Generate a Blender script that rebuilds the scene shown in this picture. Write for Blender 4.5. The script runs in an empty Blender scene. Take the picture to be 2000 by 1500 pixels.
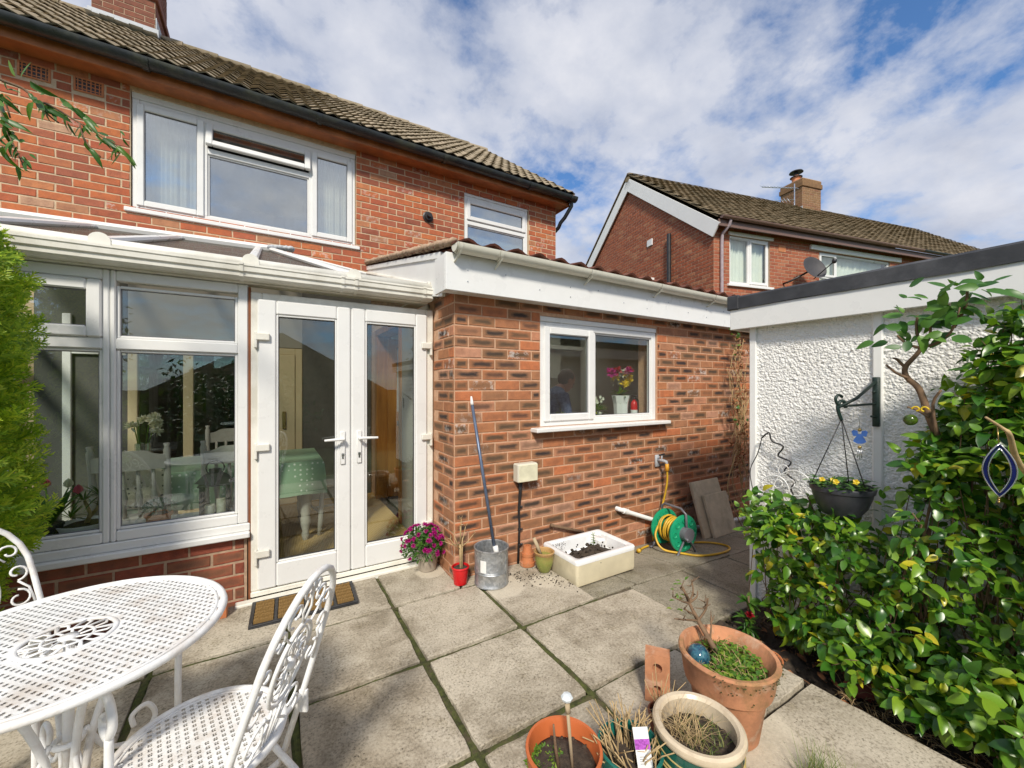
import bpy, math, random
from mathutils import Vector, Matrix, noise
sc = bpy.context.scene
COL = sc.collection
PI = math.pi
rad = math.radians
RN = random.Random(11)

# ------------------------------------------------------------------ camera
YAW, EYE, FPX = 31.2, 1.40, 783.0
cam = bpy.data.objects.new('camera', bpy.data.cameras.new('camera'))
COL.objects.link(cam)
cam.location = (0, 0, EYE)
cam.rotation_euler = (PI / 2, 0, -rad(YAW))
cam.data.sensor_width = 36
cam.data.lens = FPX / 2000 * 36
cam.data.shift_y = 0.0035
cam.data.clip_start = 0.05
cam.data.clip_end = 600
sc.camera = cam

# ------------------------------------------------------------------ sky and sun
SUN_EL, SUN_AZ = 42, 214           # azimuth clockwise from +Y
world = bpy.data.worlds.new('World')
sc.world = world
world.use_nodes = True


def nd(nt, t, ins=None, **pr):
    n = nt.nodes.new(t)
    for k, v in pr.items():
        setattr(n, k, v)
    for k, v in (ins or {}).items():
        if isinstance(v, bpy.types.NodeSocket):
            nt.links.new(v, n.inputs[k])
        else:
            n.inputs[k].default_value = v
    return n


def ma(nt, op, a, b=0.0, c=0.0, clamp=False):
    n = nt.nodes.new('ShaderNodeMath')
    n.operation = op
    n.use_clamp = clamp
    for i, v in enumerate((a, b, c)):
        if isinstance(v, bpy.types.NodeSocket):
            nt.links.new(v, n.inputs[i])
        else:
            n.inputs[i].default_value = v
    return n.outputs[0]


def c4(c):
    return tuple(c) + (1,) if len(c) == 3 else tuple(c)


def mix(nt, f, a, b, mode='MIX'):
    n = nt.nodes.new('ShaderNodeMix')
    n.data_type = 'RGBA'
    n.blend_type = mode
    for i, v in ((0, f), (6, a), (7, b)):
        if isinstance(v, bpy.types.NodeSocket):
            nt.links.new(v, n.inputs[i])
        else:
            n.inputs[i].default_value = v if i == 0 else c4(v)
    return n.outputs[2]


def ramp(nt, f, stops, interp='LINEAR'):
    n = nt.nodes.new('ShaderNodeValToRGB')
    n.color_ramp.interpolation = interp
    e = n.color_ramp.elements
    while len(e) < len(stops):
        e.new(0.5)
    for el, (p, c) in zip(e, stops):
        el.position = p
        el.color = c4(c) if not isinstance(c, (int, float)) else (c, c, c, 1)
    nt.links.new(f, n.inputs[0])
    return n.outputs[0]


def sky_nodes():
    nt = world.node_tree
    bg = nt.nodes['Background']
    sky = nd(nt, 'ShaderNodeTexSky', sky_type='NISHITA', sun_disc=False, sun_elevation=rad(SUN_EL),
             sun_rotation=rad(SUN_AZ), air_density=1.0, dust_density=0.6, ozone_density=2.0)
    tc = nd(nt, 'ShaderNodeTexCoord')
    sp = nd(nt, 'ShaderNodeSeparateXYZ', {0: tc.outputs['Generated']})
    z = ma(nt, 'ADD', ma(nt, 'MAXIMUM', sp.outputs[2], 0.0), 0.34)
    u = ma(nt, 'DIVIDE', sp.outputs[0], z)
    v = ma(nt, 'DIVIDE', sp.outputs[1], z)
    cv = nd(nt, 'ShaderNodeCombineXYZ', {0: u, 1: v, 2: 17.1})
    n1 = nd(nt, 'ShaderNodeTexNoise', {'Vector': cv.outputs[0], 'Scale': 2.1, 'Detail': 7.0, 'Roughness': 0.52, 'Distortion': 0.1})
    n2 = nd(nt, 'ShaderNodeTexNoise', {'Vector': cv.outputs[0], 'Scale': 7.4, 'Detail': 7.0, 'Roughness': 0.6, 'Distortion': 0.1})
    f = ma(nt, 'ADD', ma(nt, 'MULTIPLY', n1.outputs[0], 0.54), ma(nt, 'MULTIPLY', n2.outputs[0], 0.46))
    m = ramp(nt, f, [(0.385, 0.0), (0.45, 0.5), (0.515, 0.88), (0.61, 1.0)])
    n3 = nd(nt, 'ShaderNodeTexNoise', {'Vector': cv.outputs[0], 'Scale': 4.2, 'Detail': 6.0, 'Roughness': 0.55})
    cl = ramp(nt, n3.outputs[0], [(0.3, (3.9, 4.25, 5.2)), (0.48, (5.1, 5.35, 6.1)), (0.68, (6.3, 6.4, 6.9))])
    blue = mix(nt, 1.0, sky.outputs[0], (0.74, 1.06, 1.36), 'MULTIPLY')
    nt.links.new(mix(nt, m, blue, cl), bg.inputs['Color'])
    bg.inputs['Strength'].default_value = 0.1


sky_nodes()
sun = bpy.data.objects.new('sun', bpy.data.lights.new('sun', 'SUN'))
COL.objects.link(sun)
sun.data.energy = 3.5
sun.data.angle = rad(8)
sun.data.color = (1.0, 0.925, 0.80)
_a, _e = rad(SUN_AZ), rad(SUN_EL)
SUNV = Vector((math.sin(_a) * math.cos(_e), math.cos(_a) * math.cos(_e), math.sin(_e)))
sun.rotation_euler = SUNV.to_track_quat('Z', 'Y').to_euler()
sun.location = SUNV * 30
vs = sc.view_settings
vs.view_transform = 'Standard'
vs.look = 'None'
vs.gamma = 1
vs.use_curve_mapping = False
vs.exposure = 0.32
sc.render.engine = 'CYCLES'
sc.cycles.max_bounces = 10
sc.cycles.transparent_max_bounces = 16
sc.cycles.diffuse_bounces = 5
sc.cycles.use_denoising = True
sc.cycles.caustics_reflective = False
sc.cycles.caustics_refractive = False

# ------------------------------------------------------------------ helpers: camera geometry
_t = rad(YAW)
SN, CS = math.sin(_t), math.cos(_t)


def proj(p):
    d = p[0] * SN + p[1] * CS
    if d < 0.05:
        return None
    l = p[0] * CS - p[1] * SN
    return 1000 + FPX * l / d, 757 - FPX * (p[2] - EYE) / d, d


def inview(p, m=40):
    q = proj(p)
    return q is not None and -m < q[0] < 2000 + m and -m < q[1] < 1500 + m


# ------------------------------------------------------------------ helpers: meshes
class MB:
    def __init__(s):
        s.v, s.f, s.uv, s.mi, s.T, s.m = [], [], [], [], None, 0
        s.useuv = False

    def add(s, vs, fs, uvs=None):
        b = len(s.v)
        if s.T is not None:
            vs = [tuple(s.T @ Vector(p)) for p in vs]
        s.v.extend(tuple(p) for p in vs)
        for i, f in enumerate(fs):
            s.f.append(tuple(b + k for k in f))
            s.mi.append(s.m)
            if uvs is not None:
                s.uv.append(uvs[i])
                s.useuv = True
            else:
                s.uv.append([(0, 0)] * len(f))

    def box(s, x0, y0, z0, x1, y1, z1):
        x0, x1 = min(x0, x1), max(x0, x1)
        y0, y1 = min(y0, y1), max(y0, y1)
        z0, z1 = min(z0, z1), max(z0, z1)
        v = [(x0, y0, z0), (x1, y0, z0), (x1, y1, z0), (x0, y1, z0), (x0, y0, z1), (x1, y0, z1), (x1, y1, z1), (x0, y1, z1)]
        s.add(v, [(3, 2, 1, 0), (4, 5, 6, 7), (0, 1, 5, 4), (1, 2, 6, 5), (2, 3, 7, 6), (3, 0, 4, 7)])

    def cbox(s, x0, y0, z0, x1, y1, z1, c=0.004):
        x0, x1 = min(x0, x1), max(x0, x1)
        y0, y1 = min(y0, y1), max(y0, y1)
        z0, z1 = min(z0, z1), max(z0, z1)
        c = min(c, (x1 - x0) * .4, (y1 - y0) * .4, (z1 - z0) * .4)
        lo, hi = (x0, y0, z0), (x1, y1, z1)
        idx, v = {}, []
        for cx in (0, 1):
            for cy in (0, 1):
                for cz in (0, 1):
                    cc = (cx, cy, cz)
                    for ax in range(3):
                        p = []
                        for k in range(3):
                            e = hi[k] if cc[k] else lo[k]
                            if k != ax:
                                e += -c if cc[k] else c
                            p.append(e)
                        idx[(cc, ax)] = len(v)
                        v.append(tuple(p))
        f = []
        for ax in range(3):
            a, b = [k for k in range(3) if k != ax]
            for sd in (0, 1):
                q = []
                for i, j in ((0, 0), (1, 0), (1, 1), (0, 1)):
                    cc = [0, 0, 0]
                    cc[ax], cc[a], cc[b] = sd, i, j
                    q.append(idx[(tuple(cc), ax)])
                if (sd == 0) != (ax == 1):
                    q.reverse()
                f.append(tuple(q))
        for ax in range(3):
            a, b = [k for k in range(3) if k != ax]
            for i in (0, 1):
                for j in (0, 1):
                    c0, c1 = [0, 0, 0], [0, 0, 0]
                    c0[a] = c1[a] = i
                    c0[b] = c1[b] = j
                    c1[ax] = 1
                    q = [idx[(tuple(c0), a)], idx[(tuple(c1), a)], idx[(tuple(c1), b)], idx[(tuple(c0), b)]]
                    if ((i == j) == (ax != 1)):
                        q.reverse()
                    f.append(tuple(q))
        for cx in (0, 1):
            for cy in (0, 1):
                for cz in (0, 1):
                    cc = (cx, cy, cz)
                    q = [idx[(cc, 0)], idx[(cc, 1)], idx[(cc, 2)]]
                    if (cx + cy + cz) % 2 == 0:
                        q.reverse()
                    f.append(tuple(q))
        s.add(v, f)

    def tube(s, pts, r, n=8, caps=True, flat=1.0):
        pts = [Vector(p) for p in pts]
        k = len(pts)
        rs = r if isinstance(r, (list, tuple)) else [r] * k
        v, f = [], []
        up = None
        for i, p in enumerate(pts):
            d = (pts[min(i + 1, k - 1)] - pts[max(i - 1, 0)])
            d = d.normalized() if d.length > 1e-9 else Vector((0, 0, 1))
            if up is None:
                up = Vector((0, 0, 1)) if abs(d.z) < .9 else Vector((1, 0, 0))
            a = d.cross(up)
            if a.length < 1e-6:
                a = d.cross(Vector((0.3, 1, 0.2)))
            a.normalize()
            b = d.cross(a).normalized()
            up = -b if False else (a.cross(d)).normalized()
            for j in range(n):
                t = 2 * PI * j / n
                v.append(p + a * (math.cos(t) * rs[i]) + up * (math.sin(t) * rs[i] * flat))
        for i in range(k - 1):
            for j in range(n):
                j2 = (j + 1) % n
                f.append((i * n + j, i * n + j2, (i + 1) * n + j2, (i + 1) * n + j))
        if caps:
            f.append(tuple(range(n - 1, -1, -1)))
            f.append(tuple((k - 1) * n + j for j in range(n)))
        s.add(v, f)

    def lathe(s, prof, c=(0, 0, 0), n=28, wob=0.0, seed=0, cap=True):
        v, f = [], []
        for i, (r, z) in enumerate(prof):
            for j in range(n):
                t = 2 * PI * j / n
                rr = r * (1 + wob * noise.noise((math.cos(t) * 1.5, math.sin(t) * 1.5, z * 8 + seed)))
                v.append((c[0] + rr * math.cos(t), c[1] + rr * math.sin(t), c[2] + z))
        for i in range(len(prof) - 1):
            for j in range(n):
                j2 = (j + 1) % n
                f.append((i * n + j, i * n + j2, (i + 1) * n + j2, (i + 1) * n + j))
        if cap and prof[0][0] > 1e-5:
            f.append(tuple(range(n - 1, -1, -1)))
        if cap and prof[-1][0] > 1e-5:
            f.append(tuple((len(prof) - 1) * n + j for j in range(n)))
        s.add(v, f)

    def prism(s, outline, z0, z1):
        n = len(outline)
        v = [(x, y, z0) for x, y in outline] + [(x, y, z1) for x, y in outline]
        f = [tuple(range(n - 1, -1, -1)), tuple(range(n, 2 * n))]
        f += [(i, (i + 1) % n, n + (i + 1) % n, n + i) for i in range(n)]
        s.add(v, f)

    def blob(s, c, r, n=7, m=5, wob=0.2, seed=0):
        v, f = [], []
        rx, ry, rz = (r, r, r) if isinstance(r, (int, float)) else r
        for i in range(m + 1):
            ph = PI * i / m
            for j in range(n):
                t = 2 * PI * j / n
                d = Vector((math.sin(ph) * math.cos(t), math.sin(ph) * math.sin(t), math.cos(ph)))
                k = 1 + wob * noise.noise(d * 2.3 + Vector((seed * 3.1, seed, seed * 1.7)))
                v.append((c[0] + d.x * rx * k, c[1] + d.y * ry * k, c[2] + d.z * rz * k))
        for i in range(m):
            for j in range(n):
                j2 = (j + 1) % n
                f.append((i * n + j, (i + 1) * n + j, (i + 1) * n + j2, i * n + j2))
        s.add(v, f)

    def mesh(s, name, mats, smooth=False):
        me = bpy.data.meshes.new(name)
        me.from_pydata(s.v, [], s.f)
        if s.useuv:
            ul = me.uv_layers.new(name='UVMap')
            flat = [c for fu in s.uv for p in fu for c in p]
            ul.data.foreach_set('uv', flat)
        for m in (mats if isinstance(mats, (list, tuple)) else [mats]):
            me.materials.append(m)
        if any(s.mi):
            me.polygons.foreach_set('material_index', s.mi)
        if smooth:
            me.polygons.foreach_set('use_smooth', [True] * len(s.f))
            if smooth == 'angle':
                me.set_sharp_from_angle(angle=rad(38))
        me.update()
        return me


# ------------------------------------------------------------------ helpers: objects
WM = {}
I4 = Matrix.Identity(4)


def setp(o, label=None, cat=None, group=None, kind=None):
    for k, v in (('label', label), ('category', cat), ('group', group), ('kind', kind)):
        if v:
            o[k] = v


def thing(name, label, cat, loc=(0, 0, 0), group=None):
    o = bpy.data.objects.new(name, None)
    COL.objects.link(o)
    o.empty_display_size = 0.1
    o.location = loc
    WM[o.name] = Matrix.Translation(loc)
    setp(o, label, cat, group)
    return o


def put(name, me, parent=None, M=None, **kw):
    o = bpy.data.objects.new(name, me)
    COL.objects.link(o)
    M = M if M is not None else I4
    if parent is not None:
        o.parent = parent
        o.matrix_parent_inverse = WM[parent.name].inverted()
    o.matrix_basis = M
    WM[o.name] = M
    setp(o, **kw)
    return o


def part(name, mb, mat, parent, smooth=False, **kw):
    return put(name, mb.mesh(name, mat, smooth), parent, None, **kw)


def single(name, mb, mat, label, cat, smooth=False, group=None):
    return put(name, mb.mesh(name, mat, smooth), None, None, label=label, cat=cat, group=group)


def copy_tree(o, M, label):
    c = o.copy()
    COL.objects.link(c)
    c.matrix_basis = M
    c['label'] = label

    def kids(a, b):
        for ch in [x for x in bpy.data.objects if x.parent == a]:
            k = ch.copy()
            COL.objects.link(k)
            k.parent = b
            kids(ch, k)
    kids(o, c)
    return c


def Tr(x, y, z):
    return Matrix.Translation((x, y, z))


def Rz(a):
    return Matrix.Rotation(a, 4, 'Z')


def Rx(a):
    return Matrix.Rotation(a, 4, 'X')


def Ry(a):
    return Matrix.Rotation(a, 4, 'Y')


def basis(o, x, y, z):
    M = Matrix((x, y, z)).transposed().to_4x4()
    M.translation = o
    return M


# ------------------------------------------------------------------ materials
def mat(name):
    m = bpy.data.materials.new(name)
    m.use_nodes = True
    nt = m.node_tree
    return m, nt, nt.nodes['Principled BSDF']


def rnd(nt, mul=1.0):
    oi = nd(nt, 'ShaderNodeObjectInfo')
    ge = nd(nt, 'ShaderNodeNewGeometry')
    return ma(nt, 'FRACT', ma(nt, 'MULTIPLY', ma(nt, 'ADD', oi.outputs['Random'], ge.outputs['Random Per Island']), 1.0 + mul))


def ocoord(nt, spread=0.0, r=None):
    tc = nd(nt, 'ShaderNodeTexCoord')
    o = tc.outputs['Object']
    if spread:
        v = nd(nt, 'ShaderNodeVectorMath', {0: o}, operation='ADD')
        cx = nd(nt, 'ShaderNodeCombineXYZ', {0: ma(nt, 'MULTIPLY', r, spread), 1: ma(nt, 'MULTIPLY', r, spread * 2.3), 2: ma(nt, 'MULTIPLY', r, spread * 1.7)})
        nt.links.new(cx.outputs[0], v.inputs[1])
        return v.outputs[0]
    return o


def noi(nt, co, scale, detail=4.0, rough=0.55, dist=0.0):
    return nd(nt, 'ShaderNodeTexNoise', {'Vector': co, 'Scale': scale, 'Detail': detail, 'Roughness': rough, 'Distortion': dist}).outputs[0]


def bump(nt, b, h, strength=0.3, dist=0.01):
    n = nd(nt, 'ShaderNodeBump', {'Height': h, 'Strength': strength, 'Distance': dist})
    nt.links.new(n.outputs[0], b.inputs['Normal'])


def simple(name, col, rough=0.6, metal=0.0, var=0.15, nscale=14.0, bmp=0.1, spec=0.5, dirt=None, dirt_amt=0.5, coat=0.0, bloom=None):
    """plain painted / moulded surface with a little uneven colour and relief"""
    m, nt, b = mat(name)
    co = ocoord(nt)
    n = noi(nt, co, nscale, 5.0, 0.6)
    lo = tuple(c * (1 - var) for c in col)
    hi = tuple(min(1, c * (1 + var)) for c in col)
    cc = ramp(nt, n, [(0.3, lo), (0.7, hi)])
    if dirt:
        d = noi(nt, co, nscale * 0.35, 7.0, 0.7)
        cc = mix(nt, ma(nt, 'MULTIPLY', ramp(nt, d, [(0.5, 0.0), (0.68, 1.0)]), dirt_amt), cc, dirt)
    if bloom:
        d2 = noi(nt, co, nscale * 0.8, 6.0, 0.7, 0.6)
        cc = mix(nt, ma(nt, 'MULTIPLY', ramp(nt, d2, [(0.3, 1.0), (0.46, 0.0)]), 0.7), cc, bloom)
    nt.links.new(cc, b.inputs['Base Color'])
    rr = ramp(nt, n, [(0.3, max(0.03, rough - 0.1)), (0.7, min(1, rough + 0.1))])
    nt.links.new(rr, b.inputs['Roughness'])
    b.inputs['Metallic'].default_value = metal
    b.inputs['Specular IOR Level'].default_value = spec
    b.inputs['Coat Weight'].default_value = coat
    if bmp:
        bump(nt, b, noi(nt, co, nscale * 6, 4.0, 0.6), bmp, 0.004)
    return m


def brick_mat(name, stops, mottle, dark, smudge=0.0, bloom=0.0, rough=0.85):
    m, nt, b = mat(name)
    r = rnd(nt, 3.7)
    r2 = rnd(nt, 11.3)
    co = ocoord(nt, 9.0, r)
    col = ramp(nt, r, stops)
    n = noi(nt, co, 16.0, 6.0, 0.65)
    col = mix(nt, ma(nt, 'MULTIPLY', ramp(nt, n, [(0.4, 0.0), (0.72, 1.0)]), mottle), col, dark)
    n2 = noi(nt, co, 130.0, 3.0, 0.7)
    col = mix(nt, ma(nt, 'MULTIPLY', ramp(nt, n2, [(0.55, 0.0), (0.75, 1.0)]), 0.35), col, tuple(min(1, c * 3 + .05) for c in dark))
    if smudge:
        uv = nd(nt, 'ShaderNodeUVMap')
        sp = nd(nt, 'ShaderNodeSeparateXYZ', {0: uv.outputs[0]})
        u_, v_ = sp.outputs[0], sp.outputs[1]
        st = nd(nt, 'ShaderNodeMapping', {'Vector': co, 'Scale': (14.0, 20.0, 60.0)})
        nz = ma(nt, 'SUBTRACT', noi(nt, st.outputs[0], 1.0, 5.0, 0.65), 0.5)
        ex = ma(nt, 'ADD', ma(nt, 'MULTIPLY', ma(nt, 'MINIMUM', u_, ma(nt, 'SUBTRACT', 1.0, u_)), 2.6), ma(nt, 'MULTIPLY', nz, 0.9))
        ey = ma(nt, 'ADD', ma(nt, 'MINIMUM', v_, ma(nt, 'SUBTRACT', 1.0, v_)), ma(nt, 'MULTIPLY', nz, 0.45))
        core = ma(nt, 'MULTIPLY', ramp(nt, ex, [(0.12, 0.0), (0.55, 1.0)]), ramp(nt, ey, [(0.10, 0.0), (0.40, 1.0)]))
        amt = ramp(nt, r2, [(0.12, 0.0), (0.3, 0.5), (0.5, 0.9), (0.7, 1.0)])
        halo = ma(nt, 'MULTIPLY', ramp(nt, ey, [(0.02, 0.0), (0.2, 1.0)]), ma(nt, 'MULTIPLY', amt, 0.5))
        col = mix(nt, halo, col, (0.20, 0.115, 0.06))
        dk_ = ramp(nt, rnd(nt, 17.3), [(0.25, (0.10, 0.065, 0.04)), (0.5, (0.045, 0.036, 0.03)), (0.9, (0.03, 0.026, 0.028))])
        col = mix(nt, ma(nt, 'MULTIPLY', ma(nt, 'MULTIPLY', core, amt), smudge), col, dk_)
    if bloom:
        n3 = noi(nt, co, 22.0, 5.0, 0.7)
        ba = ramp(nt, rnd(nt, 23.9), [(0.88, 0.0), (0.94, 1.0)])
        col = mix(nt, ma(nt, 'MULTIPLY', ma(nt, 'MULTIPLY', ramp(nt, n3, [(0.5, 0.0), (0.62, 1.0)]), ba), bloom), col, (0.62, 0.58, 0.54))
    nt.links.new(col, b.inputs['Base Color'])
    b.inputs['Roughness'].default_value = rough
    b.inputs['Specular IOR Level'].default_value = 0.3
    bump(nt, b, ma(nt, 'ADD', n, ma(nt, 'MULTIPLY', n2, 0.5)), 0.5, 0.004)
    return m


def glass_mat(name, base=0.09, tint=(0.9, 0.96, 0.93), grime=0.0):
    m, nt, b = mat(name)
    nt.nodes.remove(b)
    out = nt.nodes['Material Output']
    lw = nd(nt, 'ShaderNodeLayerWeight', {'Blend': 0.5})
    f = ma(nt, 'ADD', ma(nt, 'MULTIPLY', ma(nt, 'POWER', lw.outputs['Facing'], 3.6), 0.9 - base), base, clamp=True)
    tr = nd(nt, 'ShaderNodeBsdfTransparent', {'Color': c4(tint)})
    gl = nd(nt, 'ShaderNodeBsdfGlossy', {'Color': (0.95, 0.97, 0.97, 1), 'Roughness': 0.0})
    mx = nd(nt, 'ShaderNodeMixShader', {0: f, 1: tr.outputs[0], 2: gl.outputs[0]})
    if grime:
        df = nd(nt, 'ShaderNodeBsdfDiffuse', {'Color': (0.7, 0.7, 0.68, 1)})
        n = noi(nt, ocoord(nt), 9.0, 6.0, 0.7)
        mx = nd(nt, 'ShaderNodeMixShader', {0: ma(nt, 'MULTIPLY', ramp(nt, n, [(0.45, 0.15), (0.75, 1.0)]), grime), 1: mx.outputs[0], 2: df.outputs[0]})
    nt.links.new(mx.outputs[0], out.inputs[0])
    return m


def leaf_mat(name, stops, rough=0.32, trans=0.25, spec=0.5, vein=True):
    m, nt, b = mat(name)
    r = rnd(nt, 5.3)
    co = ocoord(nt, 5.0, r)
    col = ramp(nt, r, stops)
    n = noi(nt, co, 40.0, 3.0, 0.6)
    col = mix(nt, ma(nt, 'MULTIPLY', ramp(nt, n, [(0.35, 1.0), (0.6, 0.0)]), 0.35), col, mix(nt, 1.0, col, (0.5, 0.55, 0.4), 'MULTIPLY'))
    nt.links.new(col, b.inputs['Base Color'])
    b.inputs['Roughness'].default_value = rough
    b.inputs['Specular IOR Level'].default_value = spec
    tl = nd(nt, 'ShaderNodeBsdfTranslucent')
    nt.links.new(mix(nt, 1.0, col, (1.25, 1.3, 0.6), 'MULTIPLY'), tl.inputs[0])
    mx = nd(nt, 'ShaderNodeMixShader', {0: trans, 1: b.outputs[0], 2: tl.outputs[0]})
    nt.links.new(mx.outputs[0], nt.nodes['Material Output'].inputs[0])
    return m


def slab_mat(name, base, dark, pale, lichen):
    m, nt, b = mat(name)
    r = rnd(nt, 2.9)
    co = ocoord(nt)
    big = noi(nt, co, 2.6, 6.0, 0.68, 0.4)
    med = noi(nt, co, 9.0, 6.0, 0.7)
    spk = noi(nt, co, 85.0, 4.0, 0.75)
    spk2 = nd(nt, 'ShaderNodeTexVoronoi', {'Vector': co, 'Scale': 75.0}).outputs['Distance']
    wide = noi(nt, co, 0.9, 5.0, 0.6)
    col = mix(nt, ma(nt, 'MULTIPLY', ramp(nt, r, [(0.0, 0.0), (0.3, 0.2), (0.7, 0.5), (1.0, 1.0)]), 0.75), base, pale)
    col = mix(nt, ma(nt, 'MULTIPLY', ramp(nt, wide, [(0.36, 1.0), (0.5, 0.0)]), 0.6), col, dark)
    col = mix(nt, ramp(nt, big, [(0.45, 0.0), (0.62, 0.85)]), col, pale)
    col = mix(nt, ma(nt, 'MULTIPLY', ramp(nt, big, [(0.34, 1.0), (0.47, 0.0)]), 0.6), col, dark)
    col = mix(nt, ma(nt, 'MULTIPLY', ramp(nt, med, [(0.55, 0.0), (0.7, 1.0)]), 0.45), col, lichen)
    grain = ma(nt, 'MULTIPLY', ramp(nt, spk, [(0.36, 1.0), (0.5, 0.0)]), ramp(nt, med, [(0.3, 0.25), (0.6, 0.8)]))
    col = mix(nt, grain, col, tuple(c * 0.62 for c in dark))
    hole = ma(nt, 'MULTIPLY', ramp(nt, spk2, [(0.16, 1.0), (0.26, 0.0)]), ramp(nt, noi(nt, co, 14.0, 4.0, 0.7), [(0.5, 0.0), (0.62, 1.0)]))
    col = mix(nt, ma(nt, 'MULTIPLY', hole, 0.75), col, tuple(c * 0.35 for c in dark))
    col = mix(nt, ma(nt, 'MULTIPLY', ramp(nt, spk, [(0.55, 0.0), (0.7, 1.0)]), 0.5), col, tuple(min(1, c * 1.25) for c in pale))
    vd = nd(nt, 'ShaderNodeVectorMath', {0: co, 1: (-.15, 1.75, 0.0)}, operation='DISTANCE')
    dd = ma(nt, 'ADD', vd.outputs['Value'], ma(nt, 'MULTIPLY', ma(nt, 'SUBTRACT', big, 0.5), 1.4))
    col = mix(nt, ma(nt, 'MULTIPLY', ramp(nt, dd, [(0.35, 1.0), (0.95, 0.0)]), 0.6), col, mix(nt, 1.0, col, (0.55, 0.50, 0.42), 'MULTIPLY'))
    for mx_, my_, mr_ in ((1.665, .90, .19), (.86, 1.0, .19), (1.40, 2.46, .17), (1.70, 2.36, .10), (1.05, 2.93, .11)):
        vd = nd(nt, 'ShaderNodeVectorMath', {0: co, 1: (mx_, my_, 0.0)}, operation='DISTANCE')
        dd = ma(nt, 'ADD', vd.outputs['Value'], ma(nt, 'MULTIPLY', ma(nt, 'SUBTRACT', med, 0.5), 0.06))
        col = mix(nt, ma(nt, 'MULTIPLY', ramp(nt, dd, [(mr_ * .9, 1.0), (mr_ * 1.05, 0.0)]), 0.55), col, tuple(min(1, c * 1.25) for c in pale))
    nt.links.new(col, b.inputs['Base Color'])
    b.inputs['Roughness'].default_value = 0.92
    b.inputs['Specular IOR Level'].default_value = 0.25
    h = ma(nt, 'SUBTRACT', ma(nt, 'ADD', ma(nt, 'MULTIPLY', spk, 0.35), ma(nt, 'MULTIPLY', med, 0.8)), ma(nt, 'MULTIPLY', hole, 0.9))
    bump(nt, b, h, 0.55, 0.006)
    return m


MAT = {}
MAT['brick_house'] = brick_mat('house_brick', [(0.0, (0.27, 0.085, 0.05)), (0.15, (0.43, 0.115, 0.05)), (0.34, (0.53, 0.17, 0.06)), (0.48, (0.40, 0.095, 0.045)), (0.62, (0.47, 0.15, 0.075)), (0.76, (0.31, 0.095, 0.06)), (0.9, (0.52, 0.20, 0.085)), (0.975, (0.40, 0.2, 0.11)), (1.0, (0.5, 0.31, 0.2))], 0.5, (0.17, 0.065, 0.045), 0, 0.45)
MAT['brick_ext'] = brick_mat('kitchen_brick', [(0.0, (0.46, 0.19, 0.085)), (0.25, (0.36, 0.17, 0.085)), (0.5, (0.54, 0.175, 0.07)), (0.7, (0.33, 0.16, 0.08)), (0.88, (0.54, 0.24, 0.135)), (1.0, (0.52, 0.29, 0.195))], 0.5, (0.17, 0.075, 0.045), 0.95, 0.6)
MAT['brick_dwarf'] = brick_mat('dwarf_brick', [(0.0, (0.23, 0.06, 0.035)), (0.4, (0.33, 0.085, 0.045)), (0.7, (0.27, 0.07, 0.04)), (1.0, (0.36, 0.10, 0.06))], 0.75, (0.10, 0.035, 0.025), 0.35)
MAT['brick_far'] = brick_mat('far_brick', [(0.0, (0.30, 0.085, 0.045)), (0.4, (0.40, 0.125, 0.06)), (0.7, (0.34, 0.10, 0.055)), (1.0, (0.44, 0.17, 0.09))], 0.5, (0.15, 0.06, 0.04))
MAT['brick_gable'] = brick_mat('gable_brick', [(0.0, (0.27, 0.08, 0.04)), (0.4, (0.40, 0.115, 0.05)), (0.8, (0.32, 0.10, 0.05)), (1.0, (0.46, 0.2, 0.10))], 0.55, (0.09, 0.035, 0.03))
MAT['brick_chimney'] = brick_mat('chimney_brick', [(0.0, (0.18, 0.07, 0.045)), (0.5, (0.25, 0.09, 0.055)), (1.0, (0.21, 0.075, 0.05))], 0.6, (0.09, 0.05, 0.035))
MAT['brick_stack'] = brick_mat('stack_brick', [(0.0, (0.22, 0.125, 0.06)), (0.5, (0.29, 0.165, 0.08)), (1.0, (0.24, 0.11, 0.06))], 0.7, (0.10, 0.06, 0.035))
MAT['mortar'] = simple('mortar_buff', (0.55, 0.41, 0.27), 0.95, var=0.2, nscale=30, bmp=0.4)
MAT['mortar_pink'] = simple('mortar_pinkish', (0.54, 0.33, 0.21), 0.95, var=0.18, nscale=30, bmp=0.4)
MAT['mortar_grey'] = simple('mortar_brownish', (0.40, 0.28, 0.19), 0.95, var=0.2, nscale=30, bmp=0.4)
MAT['upvc'] = simple('white_upvc', (0.75, 0.75, 0.735), 0.32, var=0.025, nscale=5, bmp=0.0, dirt=(0.55, 0.52, 0.45), dirt_amt=0.10)
MAT['upvc_old'] = simple('weathered_upvc', (0.76, 0.74, 0.67), 0.42, var=0.04, nscale=6, bmp=0.02, dirt=(0.33, 0.30, 0.22), dirt_amt=0.4)
MAT['cream'] = simple('cream_frame', (0.62, 0.52, 0.33), 0.4, var=0.03, nscale=5, bmp=0)
MAT['white_paint'] = simple('white_paint', (0.80, 0.80, 0.78), 0.5, var=0.03, nscale=4, bmp=0.05, dirt=(0.5, 0.47, 0.4), dirt_amt=0.12)
MAT['glass'] = glass_mat('pane_glass', 0.075, (0.95, 0.985, 0.965), 0.0)
MAT['glass_up'] = glass_mat('upper_pane_glass', 0.34, (0.92, 0.95, 0.93), 0.07)
MAT['glass_frost'] = simple('frosted_glass', (0.55, 0.60, 0.61), 0.28, var=0.05, nscale=3, bmp=0)
MAT['gutter_black'] = simple('black_gutter', (0.022, 0.026, 0.03), 0.36, var=0.3, nscale=9, bmp=0.05, dirt=(0.10, 0.10, 0.05), dirt_amt=0.45)
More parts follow.
